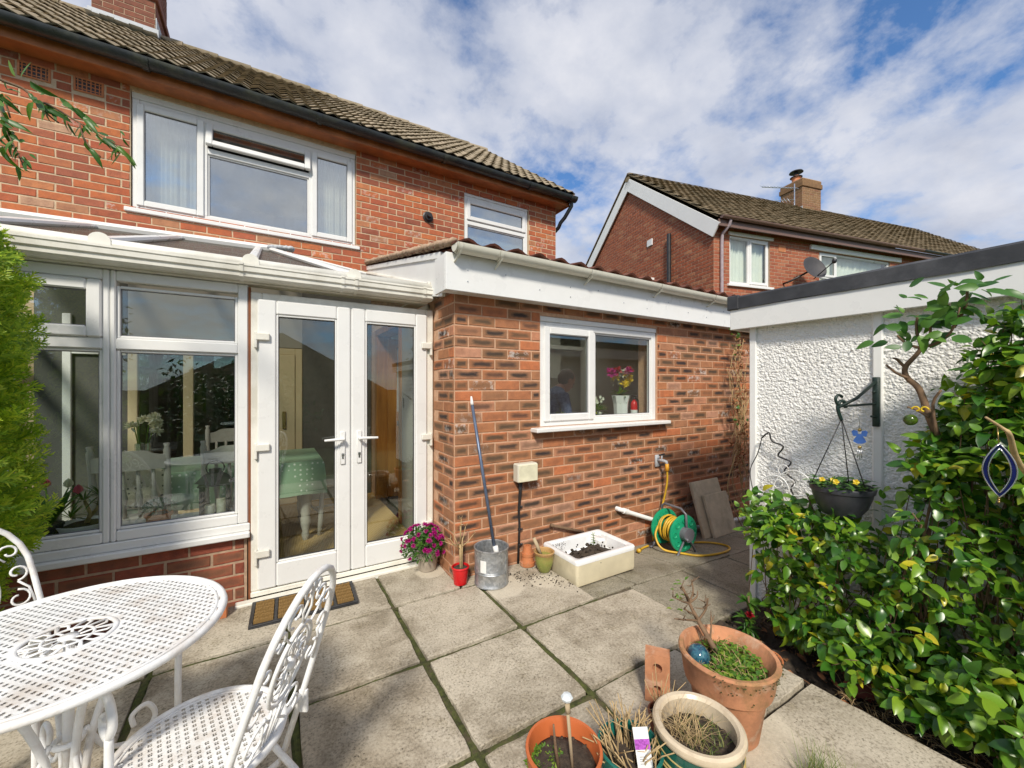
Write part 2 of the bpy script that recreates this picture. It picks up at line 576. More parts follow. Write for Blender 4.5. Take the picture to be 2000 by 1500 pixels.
MAT['gutter_cream'] = simple('cream_gutter', (0.70, 0.68, 0.58), 0.36, var=0.04, nscale=6, bmp=0.02, dirt=(0.22, 0.20, 0.13), dirt_amt=0.35)
MAT['gutter_brown'] = simple('brown_gutter', (0.16, 0.095, 0.075), 0.4, var=0.12, nscale=8, bmp=0.02)
MAT['black'] = simple('black_plastic', (0.02, 0.02, 0.022), 0.45, var=0.3, nscale=12, bmp=0.1)
MAT['felt'] = simple('black_felt', (0.035, 0.037, 0.043), 0.62, var=0.3, nscale=9, bmp=0.25, dirt=(0.16, 0.16, 0.17), dirt_amt=0.3)
MAT['stain_wood'] = simple('stained_eaves_wood', (0.40, 0.135, 0.045), 0.45, var=0.25, nscale=7, bmp=0.1, dirt=(0.13, 0.05, 0.025), dirt_amt=0.5)
MAT['lead'] = simple('lead_flashing', (0.45, 0.47, 0.50), 0.55, var=0.15, nscale=8, bmp=0.15)
MAT['galv'] = None
MAT['terracotta'] = simple('terracotta', (0.50, 0.17, 0.065), 0.75, var=0.18, nscale=11, bmp=0.15, dirt=(0.30, 0.19, 0.10), dirt_amt=0.5, bloom=(0.58, 0.36, 0.24))
MAT['old_terracotta'] = simple('old_terracotta', (0.50, 0.225, 0.115), 0.88, var=0.25, nscale=13, bmp=0.3, dirt=(0.17, 0.13, 0.045), dirt_amt=0.9, bloom=(0.60, 0.44, 0.32))
MAT['orange_plastic'] = simple('orange_plastic', (0.50, 0.13, 0.04), 0.42, var=0.07, nscale=10, bmp=0.03)
MAT['green_plastic'] = simple('green_plastic', (0.015, 0.16, 0.13), 0.35, var=0.15, nscale=10, bmp=0.03)
MAT['reel_green'] = simple('reel_green', (0.01, 0.30, 0.15), 0.35, var=0.12, nscale=10, bmp=0.02)
MAT['hose'] = simple('yellow_hose', (0.62, 0.38, 0.03), 0.4, var=0.12, nscale=12, bmp=0.05, dirt=(0.25, 0.17, 0.03), dirt_amt=0.5)
MAT['grey_plastic'] = simple('grey_plastic', (0.13, 0.13, 0.15), 0.4, var=0.15, nscale=12, bmp=0.03)
MAT['blue_grey'] = simple('blue_grey_paint', (0.11, 0.145, 0.22), 0.35, metal=0.3, var=0.15, nscale=12, bmp=0.03)
MAT['dark_bowl'] = simple('dark_grey_bowl', (0.035, 0.037, 0.045), 0.38, var=0.2, nscale=10, bmp=0.05)
MAT['taupe'] = simple('taupe_plastic', (0.36, 0.31, 0.25), 0.42, var=0.06, nscale=9, bmp=0.03)
MAT['red'] = simple('red_plastic', (0.55, 0.012, 0.015), 0.3, var=0.1, nscale=9, bmp=0.02)
MAT['soil'] = simple('dark_soil', (0.05, 0.036, 0.025), 0.97, var=0.6, nscale=45, bmp=1.0, dirt=(0.10, 0.075, 0.05), dirt_amt=0.4)
MAT['moss'] = simple('green_moss', (0.062, 0.072, 0.016), 0.95, var=0.6, nscale=40, bmp=1.0, dirt=(0.095, 0.072, 0.042), dirt_amt=0.95)
MAT['grit'] = simple('joint_grit', (0.11, 0.088, 0.058), 0.95, var=0.5, nscale=40, bmp=0.8, dirt=(0.06, 0.085, 0.018), dirt_amt=0.9)
MAT['bark'] = simple('bark', (0.17, 0.105, 0.06), 0.85, var=0.35, nscale=25, bmp=0.5)
MAT['twig'] = simple('dry_twig', (0.42, 0.30, 0.15), 0.8, var=0.3, nscale=25, bmp=0.3)
MAT['dead_leaf'] = simple('dead_leaf', (0.24, 0.10, 0.04), 0.85, var=0.35, nscale=25, bmp=0.3)
MAT['metal_white'] = simple('white_painted_iron', (0.80, 0.80, 0.79), 0.42, var=0.05, nscale=22, bmp=0.2, dirt=(0.40, 0.27, 0.15), dirt_amt=0.42)
MAT['pine'] = None
MAT['sink'] = simple('white_fireclay', (0.82, 0.83, 0.84), 0.2, var=0.03, nscale=9, bmp=0.02, dirt=(0.35, 0.28, 0.2), dirt_amt=0.3)
MAT['sink_side'] = simple('unglazed_fireclay', (0.66, 0.59, 0.42), 0.6, var=0.1, nscale=6, bmp=0.12, dirt=(0.27, 0.23, 0.13), dirt_amt=0.45)
MAT['concrete'] = simple('old_concrete', (0.52, 0.45, 0.33), 0.9, var=0.15, nscale=9, bmp=0.4, dirt=(0.2, 0.18, 0.12), dirt_amt=0.5)
MAT['plaster'] = simple('interior_plaster', (0.33, 0.315, 0.28), 0.8, var=0.05, nscale=4, bmp=0.03)
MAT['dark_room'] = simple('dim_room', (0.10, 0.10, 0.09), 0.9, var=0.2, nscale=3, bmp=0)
MAT['kitchen'] = simple('kitchen_cream', (0.62, 0.60, 0.50), 0.5, var=0.04, nscale=4, bmp=0)
MAT['silver'] = simple('silver_metal', (0.62, 0.63, 0.65), 0.25, metal=1.0, var=0.1, nscale=12, bmp=0.05)
MAT['brass'] = simple('brass', (0.45, 0.32, 0.12), 0.35, metal=1.0, var=0.15, nscale=15, bmp=0.05)
MAT['curtain'] = simple('net_curtain', (0.78, 0.77, 0.70), 0.9, var=0.04, nscale=8, bmp=0.1)
MAT['grey_chair'] = simple('grey_painted_wood', (0.42, 0.40, 0.36), 0.5, var=0.08, nscale=10, bmp=0.1)
MAT['slab'] = slab_mat('paving_concrete', (0.40, 0.35, 0.275), (0.20, 0.168, 0.118), (0.535, 0.48, 0.385), (0.27, 0.225, 0.14))
MAT['slab_low'] = slab_mat('paving_darker', (0.245, 0.22, 0.165), (0.135, 0.115, 0.075), (0.34, 0.31, 0.245), (0.185, 0.17, 0.09))  # darker tones for the low side path
MAT['leaf'] = leaf_mat('glossy_leaf', [(0.0, (0.028, 0.10, 0.014)), (0.2, (0.05, 0.155, 0.017)), (0.44, (0.095, 0.225, 0.02)), (0.68, (0.165, 0.31, 0.024)), (0.90, (0.22, 0.35, 0.028)), (0.965, (0.42, 0.42, 0.025)), (1.0, (0.56, 0.47, 0.03))], 0.3, 0.26, 0.5)
MAT['leaf_rose'] = leaf_mat('round_leaf', [(0.0, (0.035, 0.12, 0.02)), (0.6, (0.07, 0.19, 0.03)), (1.0, (0.13, 0.26, 0.04))], 0.4, 0.3)
MAT['leaf_branch'] = leaf_mat('narrow_leaf', [(0.0, (0.03, 0.10, 0.015)), (0.6, (0.06, 0.16, 0.022)), (1.0, (0.13, 0.24, 0.03))], 0.4, 0.3)
MAT['conifer'] = leaf_mat('conifer_green', [(0.0, (0.13, 0.26, 0.012)), (0.4, (0.26, 0.42, 0.018)), (0.75, (0.40, 0.54, 0.025)), (1.0, (0.54, 0.60, 0.04))], 0.55, 0.28)
MAT['herb'] = leaf_mat('small_green', [(0.0, (0.06, 0.16, 0.02)), (0.6, (0.14, 0.28, 0.03)), (1.0, (0.28, 0.38, 0.04))], 0.5, 0.3)
MAT['far_leaf'] = leaf_mat('hedge_green', [(0.0, (0.015, 0.045, 0.01)), (0.6, (0.035, 0.09, 0.015)), (1.0, (0.09, 0.15, 0.03))], 0.5, 0.2)
MAT['grass'] = leaf_mat('grass_blade', [(0.0, (0.07, 0.13, 0.02)), (0.6, (0.13, 0.2, 0.03)), (1.0, (0.33, 0.30, 0.10))], 0.5, 0.25)
MAT['magenta'] = leaf_mat('magenta_petal', [(0.0, (0.38, 0.005, 0.18)), (1.0, (0.55, 0.012, 0.28))], 0.5, 0.25)
MAT['pink'] = leaf_mat('pink_petal', [(0.0, (0.65, 0.06, 0.2)), (1.0, (0.75, 0.25, 0.35))], 0.4, 0.25)
MAT['white_petal'] = leaf_mat('white_petal', [(0.0, (0.72, 0.70, 0.58)), (1.0, (0.82, 0.82, 0.76))], 0.5, 0.2)
MAT['yellow'] = leaf_mat('yellow_petal', [(0.0, (0.75, 0.50, 0.01)), (1.0, (0.80, 0.62, 0.04))], 0.45, 0.2)
MAT['red_petal'] = leaf_mat('red_petal', [(0.0, (0.38, 0.01, 0.02)), (1.0, (0.5, 0.02, 0.04))], 0.45, 0.2)


def galv():
    m, nt, b = mat('galvanised_steel')
    co = ocoord(nt)
    v = nd(nt, 'ShaderNodeTexVoronoi', {'Vector': co, 'Scale': 55.0})
    col = ramp(nt, nd(nt, 'ShaderNodeSeparateXYZ', {0: v.outputs['Color']}).outputs[0], [(0.0, (0.33, 0.35, 0.37)), (1.0, (0.56, 0.58, 0.60))])
    n = noi(nt, co, 9.0, 5.0, 0.7)
    col = mix(nt, ma(nt, 'MULTIPLY', ramp(nt, n, [(0.5, 0.0), (0.7, 1.0)]), 0.5), col, (0.33, 0.31, 0.27))
    nt.links.new(col, b.inputs['Base Color'])
    b.inputs['Metallic'].default_value = 0.75
    b.inputs['Roughness'].default_value = 0.45
    return m


def wood(name, a, c, rough=0.4):
    m, nt, b = mat(name)
    co = ocoord(nt)
    mp = nd(nt, 'ShaderNodeMapping', {'Vector': co, 'Scale': (22.0, 22.0, 1.6)})
    n = noi(nt, mp.outputs[0], 1.0, 5.0, 0.6, 0.6)
    nt.links.new(ramp(nt, n, [(0.3, a), (0.7, c)]), b.inputs['Base Color'])
    b.inputs['Roughness'].default_value = rough
    bump(nt, b, n, 0.15, 0.003)
    return m


def tile_mat(name, a, c, moss, moss_amt):
    m, nt, b = mat(name)
    r = rnd(nt, 4.1)
    co = ocoord(nt, 6.0, r)
    col = mix(nt, r, a, c)
    n = noi(nt, co, 12.0, 7.0, 0.7)
    n2 = noi(nt, co, 60.0, 4.0, 0.7)
    col = mix(nt, ma(nt, 'MULTIPLY', ramp(nt, n, [(0.48, 0.0), (0.66, 1.0)]), moss_amt), col, moss)
    col = mix(nt, ma(nt, 'MULTIPLY', ramp(nt, n2, [(0.58, 0.0), (0.72, 1.0)]), 0.4), col, tuple(min(1, v * 2.0) for v in c))
    nt.links.new(col, b.inputs['Base Color'])
    b.inputs['Roughness'].default_value = 0.93
    b.inputs['Specular IOR Level'].default_value = 0.25
    bump(nt, b, ma(nt, 'ADD', n, n2), 0.5, 0.006)
    return m


def poly_roof_mat():
    m, nt, b = mat('bronze_polycarbonate')
    co = ocoord(nt)
    sp = nd(nt, 'ShaderNodeSeparateXYZ', {0: co})
    w = ma(nt, 'FRACT', ma(nt, 'MULTIPLY', sp.outputs[0], 55.0))
    col = ramp(nt, w, [(0.0, (0.20, 0.185, 0.165)), (0.16, (0.31, 0.29, 0.265)), (0.9, (0.31, 0.29, 0.265)), (1.0, (0.20, 0.185, 0.165))])
    n = noi(nt, co, 5.0, 6.0, 0.7)
    col = mix(nt, ma(nt, 'MULTIPLY', ramp(nt, n, [(0.5, 0.0), (0.7, 1.0)]), 0.3), col, (0.18, 0.16, 0.12))
    nt.links.new(col, b.inputs['Base Color'])
    b.inputs['Roughness'].default_value = 0.22
    tp = nd(nt, 'ShaderNodeBsdfTransparent', {'Color': (0.80, 0.77, 0.72, 1)})
    mx = nd(nt, 'ShaderNodeMixShader', {0: 0.72, 1: b.outputs[0], 2: tp.outputs[0]})
    nt.links.new(mx.outputs[0], nt.nodes['Material Output'].inputs[0])
    return m


def roughcast_mat():
    m, nt, b = mat('white_roughcast')
    co = ocoord(nt)
    n = noi(nt, co, 60.0, 4.0, 0.65)
    d = noi(nt, co, 3.0, 6.0, 0.7)
    col = mix(nt, ma(nt, 'MULTIPLY', ramp(nt, d, [(0.52, 0.0), (0.75, 1.0)]), 0.25), (0.86, 0.85, 0.82), (0.60, 0.56, 0.48))
    nt.links.new(col, b.inputs['Base Color'])
    b.inputs['Roughness'].default_value = 0.9
    b.inputs['Specular IOR Level'].default_value = 0.25
    vo = nd(nt, 'ShaderNodeTexVoronoi', {'Vector': co, 'Scale': 85.0}).outputs['Distance']
    bump(nt, b, ma(nt, 'SUBTRACT', ma(nt, 'MULTIPLY', n, 0.8), vo), 0.75, 0.008)
    return m


def dots_mat(name, base, dot, scale, size):
    m, nt, b = mat(name)
    co = ocoord(nt)
    v = nd(nt, 'ShaderNodeTexVoronoi', {'Vector': co, 'Scale': scale, 'Randomness': 0.25})
    nt.links.new(mix(nt, ramp(nt, v.outputs['Distance'], [(size, 1.0), (size + 0.05, 0.0)]), base, dot), b.inputs['Base Color'])
    b.inputs['Roughness'].default_value = 0.4
    return m


def weave_mat(name, a, c, scale):
    m, nt, b = mat(name)
    co = ocoord(nt)
    w = nd(nt, 'ShaderNodeTexWave', {'Vector': co, 'Scale': scale, 'Distortion': 1.0, 'Detail': 2.0}, bands_direction='X')
    nt.links.new(mix(nt, w.outputs['Fac'], a, c), b.inputs['Base Color'])
    b.inputs['Roughness'].default_value = 0.95
    bump(nt, b, w.outputs['Fac'], 0.4, 0.004)
    return m


MAT['galv'] = galv()
MAT['pine'] = wood('varnished_pine', (0.30, 0.115, 0.022), (0.50, 0.23, 0.05))
MAT['grey_wood'] = wood('weathered_wood', (0.30, 0.22, 0.13), (0.50, 0.40, 0.26), 0.8)
MAT['fence_wood'] = wood('fence_wood', (0.13, 0.08, 0.05), (0.22, 0.15, 0.09), 0.85)
MAT['tile'] = tile_mat('concrete_roof_tile', (0.21, 0.17, 0.115), (0.34, 0.275, 0.195), (0.11, 0.095, 0.035), 0.6)
MAT['tile_far'] = tile_mat('far_roof_tile', (0.16, 0.125, 0.075), (0.26, 0.195, 0.12), (0.12, 0.10, 0.05), 0.6)
MAT['tile_red'] = tile_mat('red_brown_tile', (0.12, 0.042, 0.028), (0.20, 0.075, 0.05), (0.07, 0.06, 0.04), 0.5)
MAT['poly'] = poly_roof_mat()
MAT['roughcast'] = roughcast_mat()
MAT['cloth'] = dots_mat('green_spotted_cloth', (0.30, 0.44, 0.30), (0.75, 0.8, 0.72), 22.0, 0.16)
MAT['rug'] = weave_mat('straw_rug', (0.42, 0.25, 0.08), (0.56, 0.38, 0.15), 24.0)
MAT['coir'] = weave_mat('coir', (0.18, 0.10, 0.03), (0.36, 0.22, 0.07), 90.0)

# ------------------------------------------------------------------ builders: walls, bricks, windows
def wall_cells(mb, u0, z0, u1, z1, holes, y0, y1):
    us = sorted({u0, u1, *[h[0] for h in holes], *[h[2] for h in holes]})
    zs = sorted({z0, z1, *[h[1] for h in holes], *[h[3] for h in holes]})
    us = [u for u in us if u0 <= u <= u1]
    zs = [z for z in zs if z0 <= z <= z1]
    for a, b in zip(us, us[1:]):
        run = None
        for c, d in list(zip(zs, zs[1:])) + [(None, None)]:
            solid = c is not None and not any(h[0] < (a + b) / 2 < h[2] and h[1] < (c + d) / 2 < h[3] for h in holes)
            if solid:
                run = (run[0], d) if run else (c, d)
            if (not solid) and run:
                mb.box(a, y0, run[0], b, y1, run[1])
                run = None


BRK = {}


def brick_geo(w, h, seed, proud=0.0045, c=0.003):
    r = random.Random(seed)
    q = []
    for x, z in ((0, 0), (w, 0), (w, h), (0, h)):
        q.append((x - w / 2 + r.uniform(-.002, .002), z - h / 2 + r.uniform(-.0016, .0016)))
    ins = []
    for (x, z) in q:
        ins.append((x - math.copysign(c * r.uniform(.6, 1.5), x), z - math.copysign(c * r.uniform(.6, 1.5), z)))
    yf = [-proud + r.uniform(-.0016, .0016) for _ in range(4)]
    v = [(x, y, z) for (x, z), y in zip(ins, yf)] + [(x, -proud + c, z) for x, z in q] + [(x, .012, z) for x, z in q]
    f = [(0, 1, 2, 3)] + [(4 + i, 4 + (i + 1) % 4, (i + 1) % 4, i) for i in range(4)] + [(8 + i, 8 + (i + 1) % 4, 4 + (i + 1) % 4, 4 + i) for i in range(4)]
    e = [(0, 0), (1, 0), (1, 1), (0, 1)]
    uv = [e] + [[e[i], e[(i + 1) % 4], e[(i + 1) % 4], e[i]] for i in range(4)] * 2
    return v, f, uv


def brick_wall(root, key, org, ang, length, z0, z1, course, bl, material, holes=(), budget=300, zvis=-9, clip=None, seed=1, jn=0.01, off0=0.0):
    """stretcher bond; the bricks that show largest are parts of their own, the rest one joined part"""
    r = random.Random(seed)
    ex, ey = math.cos(ang), math.sin(ang)
    W, Hh = bl - jn, course - jn
    pieces = []
    for i in range(int((z1 - z0) / course + 0.3)):
        zc = z0 + (i + .5) * course
        if zc + course / 2 < zvis:
            continue
        u = -(bl / 2 if i % 2 else 0.0) + off0
        cuts = [(h[0], h[2]) for h in holes if h[1] < zc < h[3]]
        while u < length:
            a, b = max(u, 0), min(u + bl, length)
            segs = [(a, b)]
            for h0, h1 in cuts:
                ns = []
                for (s0, s1) in segs:
                    if h1 <= s0 or h0 >= s1:
                        ns.append((s0, s1))
                    else:
                        if h0 > s0:
                            ns.append((s0, h0))
                        if h1 < s1:
                            ns.append((h1, s1))
                segs = ns
            for (s0, s1) in segs:
                if s1 - s0 > .035 and (clip is None or clip((s0 + s1) / 2, zc)):
                    pieces.append(((s0 + s1) / 2, zc, s1 - s0 - jn))
            u += bl
    def size(p):
        c = (org[0] + ex * p[0], org[1] + ey * p[0], p[1])
        if not inview(c):
            return 0
        A = proj((c[0] - ex * p[2] / 2, c[1] - ey * p[2] / 2, c[2]))
        B = proj((c[0] + ex * p[2] / 2, c[1] + ey * p[2] / 2, c[2]))
        return abs(A[0] - B[0]) * FPX * Hh / A[2]
    pieces.sort(key=size, reverse=True)
    for k in ('F', 'H'):
        for s in range(4):
            BRK[(key, k, s)] = None
    rest = MB()
    for n, (u, z, w) in enumerate(pieces):
        k = 'F' if w > W * .62 else 'H'
        bw = W if k == 'F' else W / 2
        s = r.randrange(4)
        M = Tr(org[0] + ex * u, org[1] + ey * u, z) @ Rz(ang) @ Matrix.Diagonal((w / bw, 1, 1, 1))
        if n < budget:
            if BRK[(key, k, s)] is None:
                mb = MB()
                mb.add(*brick_geo(bw, Hh, 17 + s * 5 + (k == 'H')))
                BRK[(key, k, s)] = mb.mesh('brick', MAT[material])
            put('brick', BRK[(key, k, s)], root, M)
        else:
            rest.T = M
            rest.add(*brick_geo(bw, Hh, 17 + s * 5 + (k == 'H')))
    if rest.f:
        rest.T = None
        part('brickwork', rest, MAT[material], root, kind='stuff')


def bars(mb, x0, z0, x1, z1, w, y0, y1, c=0.006, wl=None, wr=None, wb=None):
    wl, wr, wb = wl or w, wr or w, wb or w
    mb.cbox(x0, y0, z0, x0 + wl, y1, z1, c)
    mb.cbox(x1 - wr, y0, z0, x1, y1, z1, c)
    mb.cbox(x0 + wl, y0 + .0008, z0, x1 - wr, y1, z0 + wb, c)
    mb.cbox(x0 + wl, y0 + .0008, z1 - w, x1 - wr, y1, z1, c)


def win(root, T, x0, z0, x1, z1, lights, mull=(), glass='glass', fw=.055, y0=0.0, sill=None, material='upvc', name='window', wl=None, wr=None):
    """a window part with frame, sash and pane sub-parts; lights = (x0,z0,x1,z1,kind)"""
    mb = MB()
    mb.T = T
    bars(mb, x0, z0, x1, z1, fw, y0, y0 + .07, .006, wl, wr)
    for a, b, c, d in mull:
        mb.cbox(a, y0 + .001, b, c, y0 + .069, d, .006)
    if sill:
        mb.cbox(x0 - sill[0], y0 - sill[1], z0 - sill[2], x1 + sill[0], y0 + .05, z0 - .001, .006)
    f = part(name, mb, MAT[material], root)
    for (a, b, c, d, kd) in lights:
        i = .012
        if kd.startswith('sash'):
            sb = MB()
            TT = T
            if kd == 'sash_open':      # top hung, bottom edge pushed outwards
                TT = T @ Tr(0, y0 - .014, d) @ Rx(-rad(13)) @ Tr(0, -(y0 - .014), -d)
            sb.T = TT
            bars(sb, a - .02, b - .02, c + .02, d + .02, .062, y0 - .016, y0 + .03, .008)
            part('sash', sb, MAT[material], f)
            gk = MB()
            gk.T = TT
            bars(gk, a + .042, b + .042, c - .042, d - .042, .005, y0 + .004, y0 + .012, .001)
            part('gasket', gk, MAT['grey_plastic'], f)
            pb = MB()
            pb.T = TT
            pb.box(a + .042, y0 + .012, b + .042, c - .042, y0 + .016, d - .042)
            part('pane', pb, MAT[glass], f)
        else:
            bb = MB()
            bb.T = T
            bars(bb, a, b, c, d, .016, y0 + .016, y0 + .05, .004)
            part('bead', bb, MAT[material], f)
            gk = MB()
            gk.T = T
            bars(gk, a + .016, b + .016, c - .016, d - .016, .004, y0 + .022, y0 + .030, .001)
            part('gasket', gk, MAT['grey_plastic'], f)
            pb = MB()
            pb.T = T
            pb.box(a + i, y0 + .03, b + i, c - i, y0 + .034, d - i)
            part('pane', pb, MAT[glass], f)
    return f


def curtain_mb(x0, x1, z0, z1, y, amp=.02, k=40):
    mb = MB()
    v, f = [], []
    for i in range(k + 1):
        x = x0 + (x1 - x0) * i / k
        yy = y + amp * math.sin(i * 1.9) + amp * .5 * math.sin(i * .83)
        v += [(x, yy, z0), (x, yy, z1)]
    f = [(2 * i, 2 * i + 2, 2 * i + 3, 2 * i + 1) for i in range(k)]
    mb.add(v, f)
    return mb


def tile_geo(W, L, waves, amp, th, n=8, tilt=.03):
    v, f = [], []
    for y, z in ((0, tilt), (L, 0)):
        for i in range(n + 1):
            t = i / n
            v.append((W * t, y, z + amp * (.5 - .5 * math.cos(2 * PI * waves * t))))
    for i in range(n + 1):
        t = i / n
        v.append((W * t, .004, tilt - th + amp * (.5 - .5 * math.cos(2 * PI * waves * t))))
    m = n + 1
    for i in range(n):
        f.append((i, i + 1, m + i + 1, m + i))
        f.append((2 * m + i, 2 * m + i + 1, i + 1, i))
    f.append((0, m, 2 * m))
    f.append((n, 2 * m + n, m + n))
    return v, f


def half_pipe(mb, pts, r, wall=.004, n=9, lip=True):
    """half round gutter along pts, open upwards"""
    pts = [Vector(p) for p in pts]
    d = (pts[-1] - pts[0]).normalized()
    side = d.cross(Vector((0, 0, 1))).normalized()
    v, f = [], []
    prof = [(math.cos(PI + PI * i / n), math.sin(PI + PI * i / n)) for i in range(n + 1)]
    outer = [(a * r, b * r) for a, b in prof]
    inner = [(a * (r - wall), b * (r - wall)) for a, b in reversed(prof)]
    ring = outer + inner
    k = len(ring)
    for p in pts:
        for a, b in ring:
            v.append(p + side * a + Vector((0, 0, b)))
    for i in range(len(pts) - 1):
        for j in range(k):
            f.append((i * k + j, i * k + (j + 1) % k, (i + 1) * k + (j + 1) % k, (i + 1) * k + j))
    h = n + 1
    for base in (0, (len(pts) - 1) * k):
        for j in range(n):
            f.append((base + j, base + j + 1, base + k - 2 - j, base + k - 1 - j))
        f.append(tuple(base + j for j in range(h)))
    mb.add(v, f)


# ------------------------------------------------------------------ ground, soil, patio
g = MB()
g.box(-150, -150, -.62, 150, 150, -.42)
put('ground', g.mesh('ground', simple('rough_ground', (0.07, 0.10, 0.03), 0.95, var=0.4, nscale=3, bmp=.3)), kind='structure')


def zlow(x, y):
    z = -.03 - .04 * max(0, min(1.6, x - 2.25)) - .12 * max(0, min(.8, y - 2.04))
    return z


def soil_sheet():
    mb = MB()
    nx, ny = 30, 90
    v, f = [], []
    for j in range(ny + 1):
        y = -1.6 + 3.05 * j / ny
        for i in range(nx + 1):
            x = 2.19 + .6 * i / nx
            z = -.085 + .05 * noise.noise((x * 7, y * 7, 1)) + .025 * noise.noise((x * 23, y * 23, 4)) + .05 * (i / nx)
            v.append((x, y, z))
    for j in range(ny):
        for i in range(nx):
            a = j * (nx + 1) + i
            f.append((a, a + 1, a + nx + 2, a + nx + 1))
    mb.add(v, f)
    return mb


put('soil_bed', soil_sheet().mesh('soil_bed', MAT['soil'], True), kind='structure')
cr = random.Random(3)
cb = MB()
for _ in range(420):
    x, y = cr.uniform(2.2, 2.72), cr.uniform(.3, 1.44)
    s = cr.uniform(.004, .013)
    cb.blob((x, y, -.07 + .05 * (x - 2.2) / .6), (s * 1.4, s, s * .7), 6, 4, .5, cr.random() * 9)
put('soil_crumb', cb.mesh('soil_crumb', MAT['soil'], True), kind='stuff')

patio = put('patio', (lambda m: (m.box(-2.4, -1.2, -.30, 1.87, 3.3, -.013), m.box(1.87, -1.2, -.30, 2.195, 1.985, -.024), m.mesh('patio', MAT['grit']))[1])(MB()), kind='structure')
low = MB()
v, f = [], []
xs = [1.865 + .2 * i for i in range(45)]
ys = [1.455, 1.75, 2.04, 2.3, 2.55, 2.74]
for y in ys:
    for x in xs:
        v.append((x, y, zlow(x, y) - .015))
for j in range(len(ys) - 1):
    for i in range(len(xs) - 1):
        a = j * len(xs) + i
        f.append((a, a + 1, a + len(xs) + 1, a + len(xs)))
nb = len(v)
for x in xs:
    v.append((x, 1.455, -.42))
for i in range(len(xs) - 1):
    f.append((nb + i, nb + i + 1, i + 1, i))
low.add(v, f)
side_path = put('side_path', low.mesh('side_path', MAT['grit']), kind='structure')


def slab(root, x0, y0, x1, y1, zf, seed, material, th=.05, gap=.013, skew=0):
    r = random.Random(seed)
    g2 = gap * .5
    X0, Y0, X1, Y1 = x0 + g2, y0 + g2, x1 - g2, y1 - g2
    cx, cy = (X0 + X1) / 2, (Y0 + Y1) / 2
    out = []
    n = 9
    for (a, b), (c, d) in (((X0, Y0), (X1, Y0)), ((X1, Y0), (X1, Y1)), ((X1, Y1), (X0, Y1)), ((X0, Y1), (X0, Y0))):
        for i in range(n):
            t = i / n
            jx = r.uniform(-.004, .004)
            jy = r.uniform(-.004, .004)
            if i == 0:
                jx = .006 * (1 if a < cx else -1) * r.random()
                jy = .006 * (1 if b < cy else -1) * r.random()
            out.append((a + (c - a) * t + jx, b + (d - b) * t + jy))
    k = len(out)
    rz = r.uniform(-.004, .003)
    tx, ty = r.uniform(-.006, .006), r.uniform(-.006, .006)
    def zz(x, y):
        return zf(x, y) + rz + tx * (x - cx) + ty * (y - cy)
    v, f = [], []
    for rad_, dz in ((0.955, 0), (.99, -.0006), (1.0, -.0035), (1.0, -th)):
        for (x, y) in out:
            dx, dy = x - cx, y - cy
            s = rad_ if rad_ == 1.0 else 1 - (1 - rad_) * .35 / max(abs(X1 - X0), abs(Y1 - Y0)) / .6
            xx, yy = cx + dx * s, cy + dy * s
            v.append((xx, yy, zz(xx, yy) + dz + (r.uniform(-.0012, .0012) if dz > -.02 else 0)))
    v.append((cx, cy, zz(cx, cy)))
    for q in range(3):
        for i in range(k):
            j = (i + 1) % k
            f.append((q * k + i, (q + 1) * k + i, (q + 1) * k + j, q * k + j))
    for i in range(k):
        f.append((4 * k, i, (i + 1) % k))
    mb = MB()
    mb.add(v, f)
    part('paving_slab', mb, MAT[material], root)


cx_ = [-1.72, -1.12, -.505, .09, .683, 1.272, 1.868]
cy_ = [-.41, .19, .785, 1.383, 1.988, 2.584, 3.13]
flat = lambda x, y: 0.0
n = 0
for i in range(6):
    for j in range(6):
        if i == 5 and j < 5 or (i == 5 and j == 5):
            continue
        y1 = cy_[j + 1]
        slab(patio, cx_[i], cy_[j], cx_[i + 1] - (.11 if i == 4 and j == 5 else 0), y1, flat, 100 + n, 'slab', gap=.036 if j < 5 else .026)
        n += 1
slab(patio, 1.272, 1.988, 1.872, 2.584, flat, 171, 'slab', gap=.03, th=.09)
slab(patio, 1.16, 2.584, 1.872, 2.722, flat, 172, 'slab', gap=.02)
slab(patio, 1.272, 1.40, 2.20, 1.985, lambda x, y: -.016 * max(0, x - 1.6), 173, 'slab', gap=.026, th=.09)
slab(patio, 1.272, .905, 1.872, 1.40, flat, 174, 'slab', gap=.028)
slab(patio, 1.872, .905, 2.21, 1.40, flat, 175, 'slab', gap=.024, th=.1)
slab(patio, 1.272, .30, 2.21, .905, flat, 176, 'slab', gap=.024, th=.1)
slab(patio, 1.272, -.32, 2.21, .30, flat, 177, 'slab', gap=.024, th=.1)
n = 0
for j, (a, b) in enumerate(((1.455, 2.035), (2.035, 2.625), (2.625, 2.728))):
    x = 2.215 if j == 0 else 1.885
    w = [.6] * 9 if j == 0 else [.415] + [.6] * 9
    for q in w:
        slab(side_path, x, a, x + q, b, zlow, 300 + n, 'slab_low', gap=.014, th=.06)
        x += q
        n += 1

# moss growing in the joints: narrow lumpy strips
mo = MB()
mr = random.Random(5)


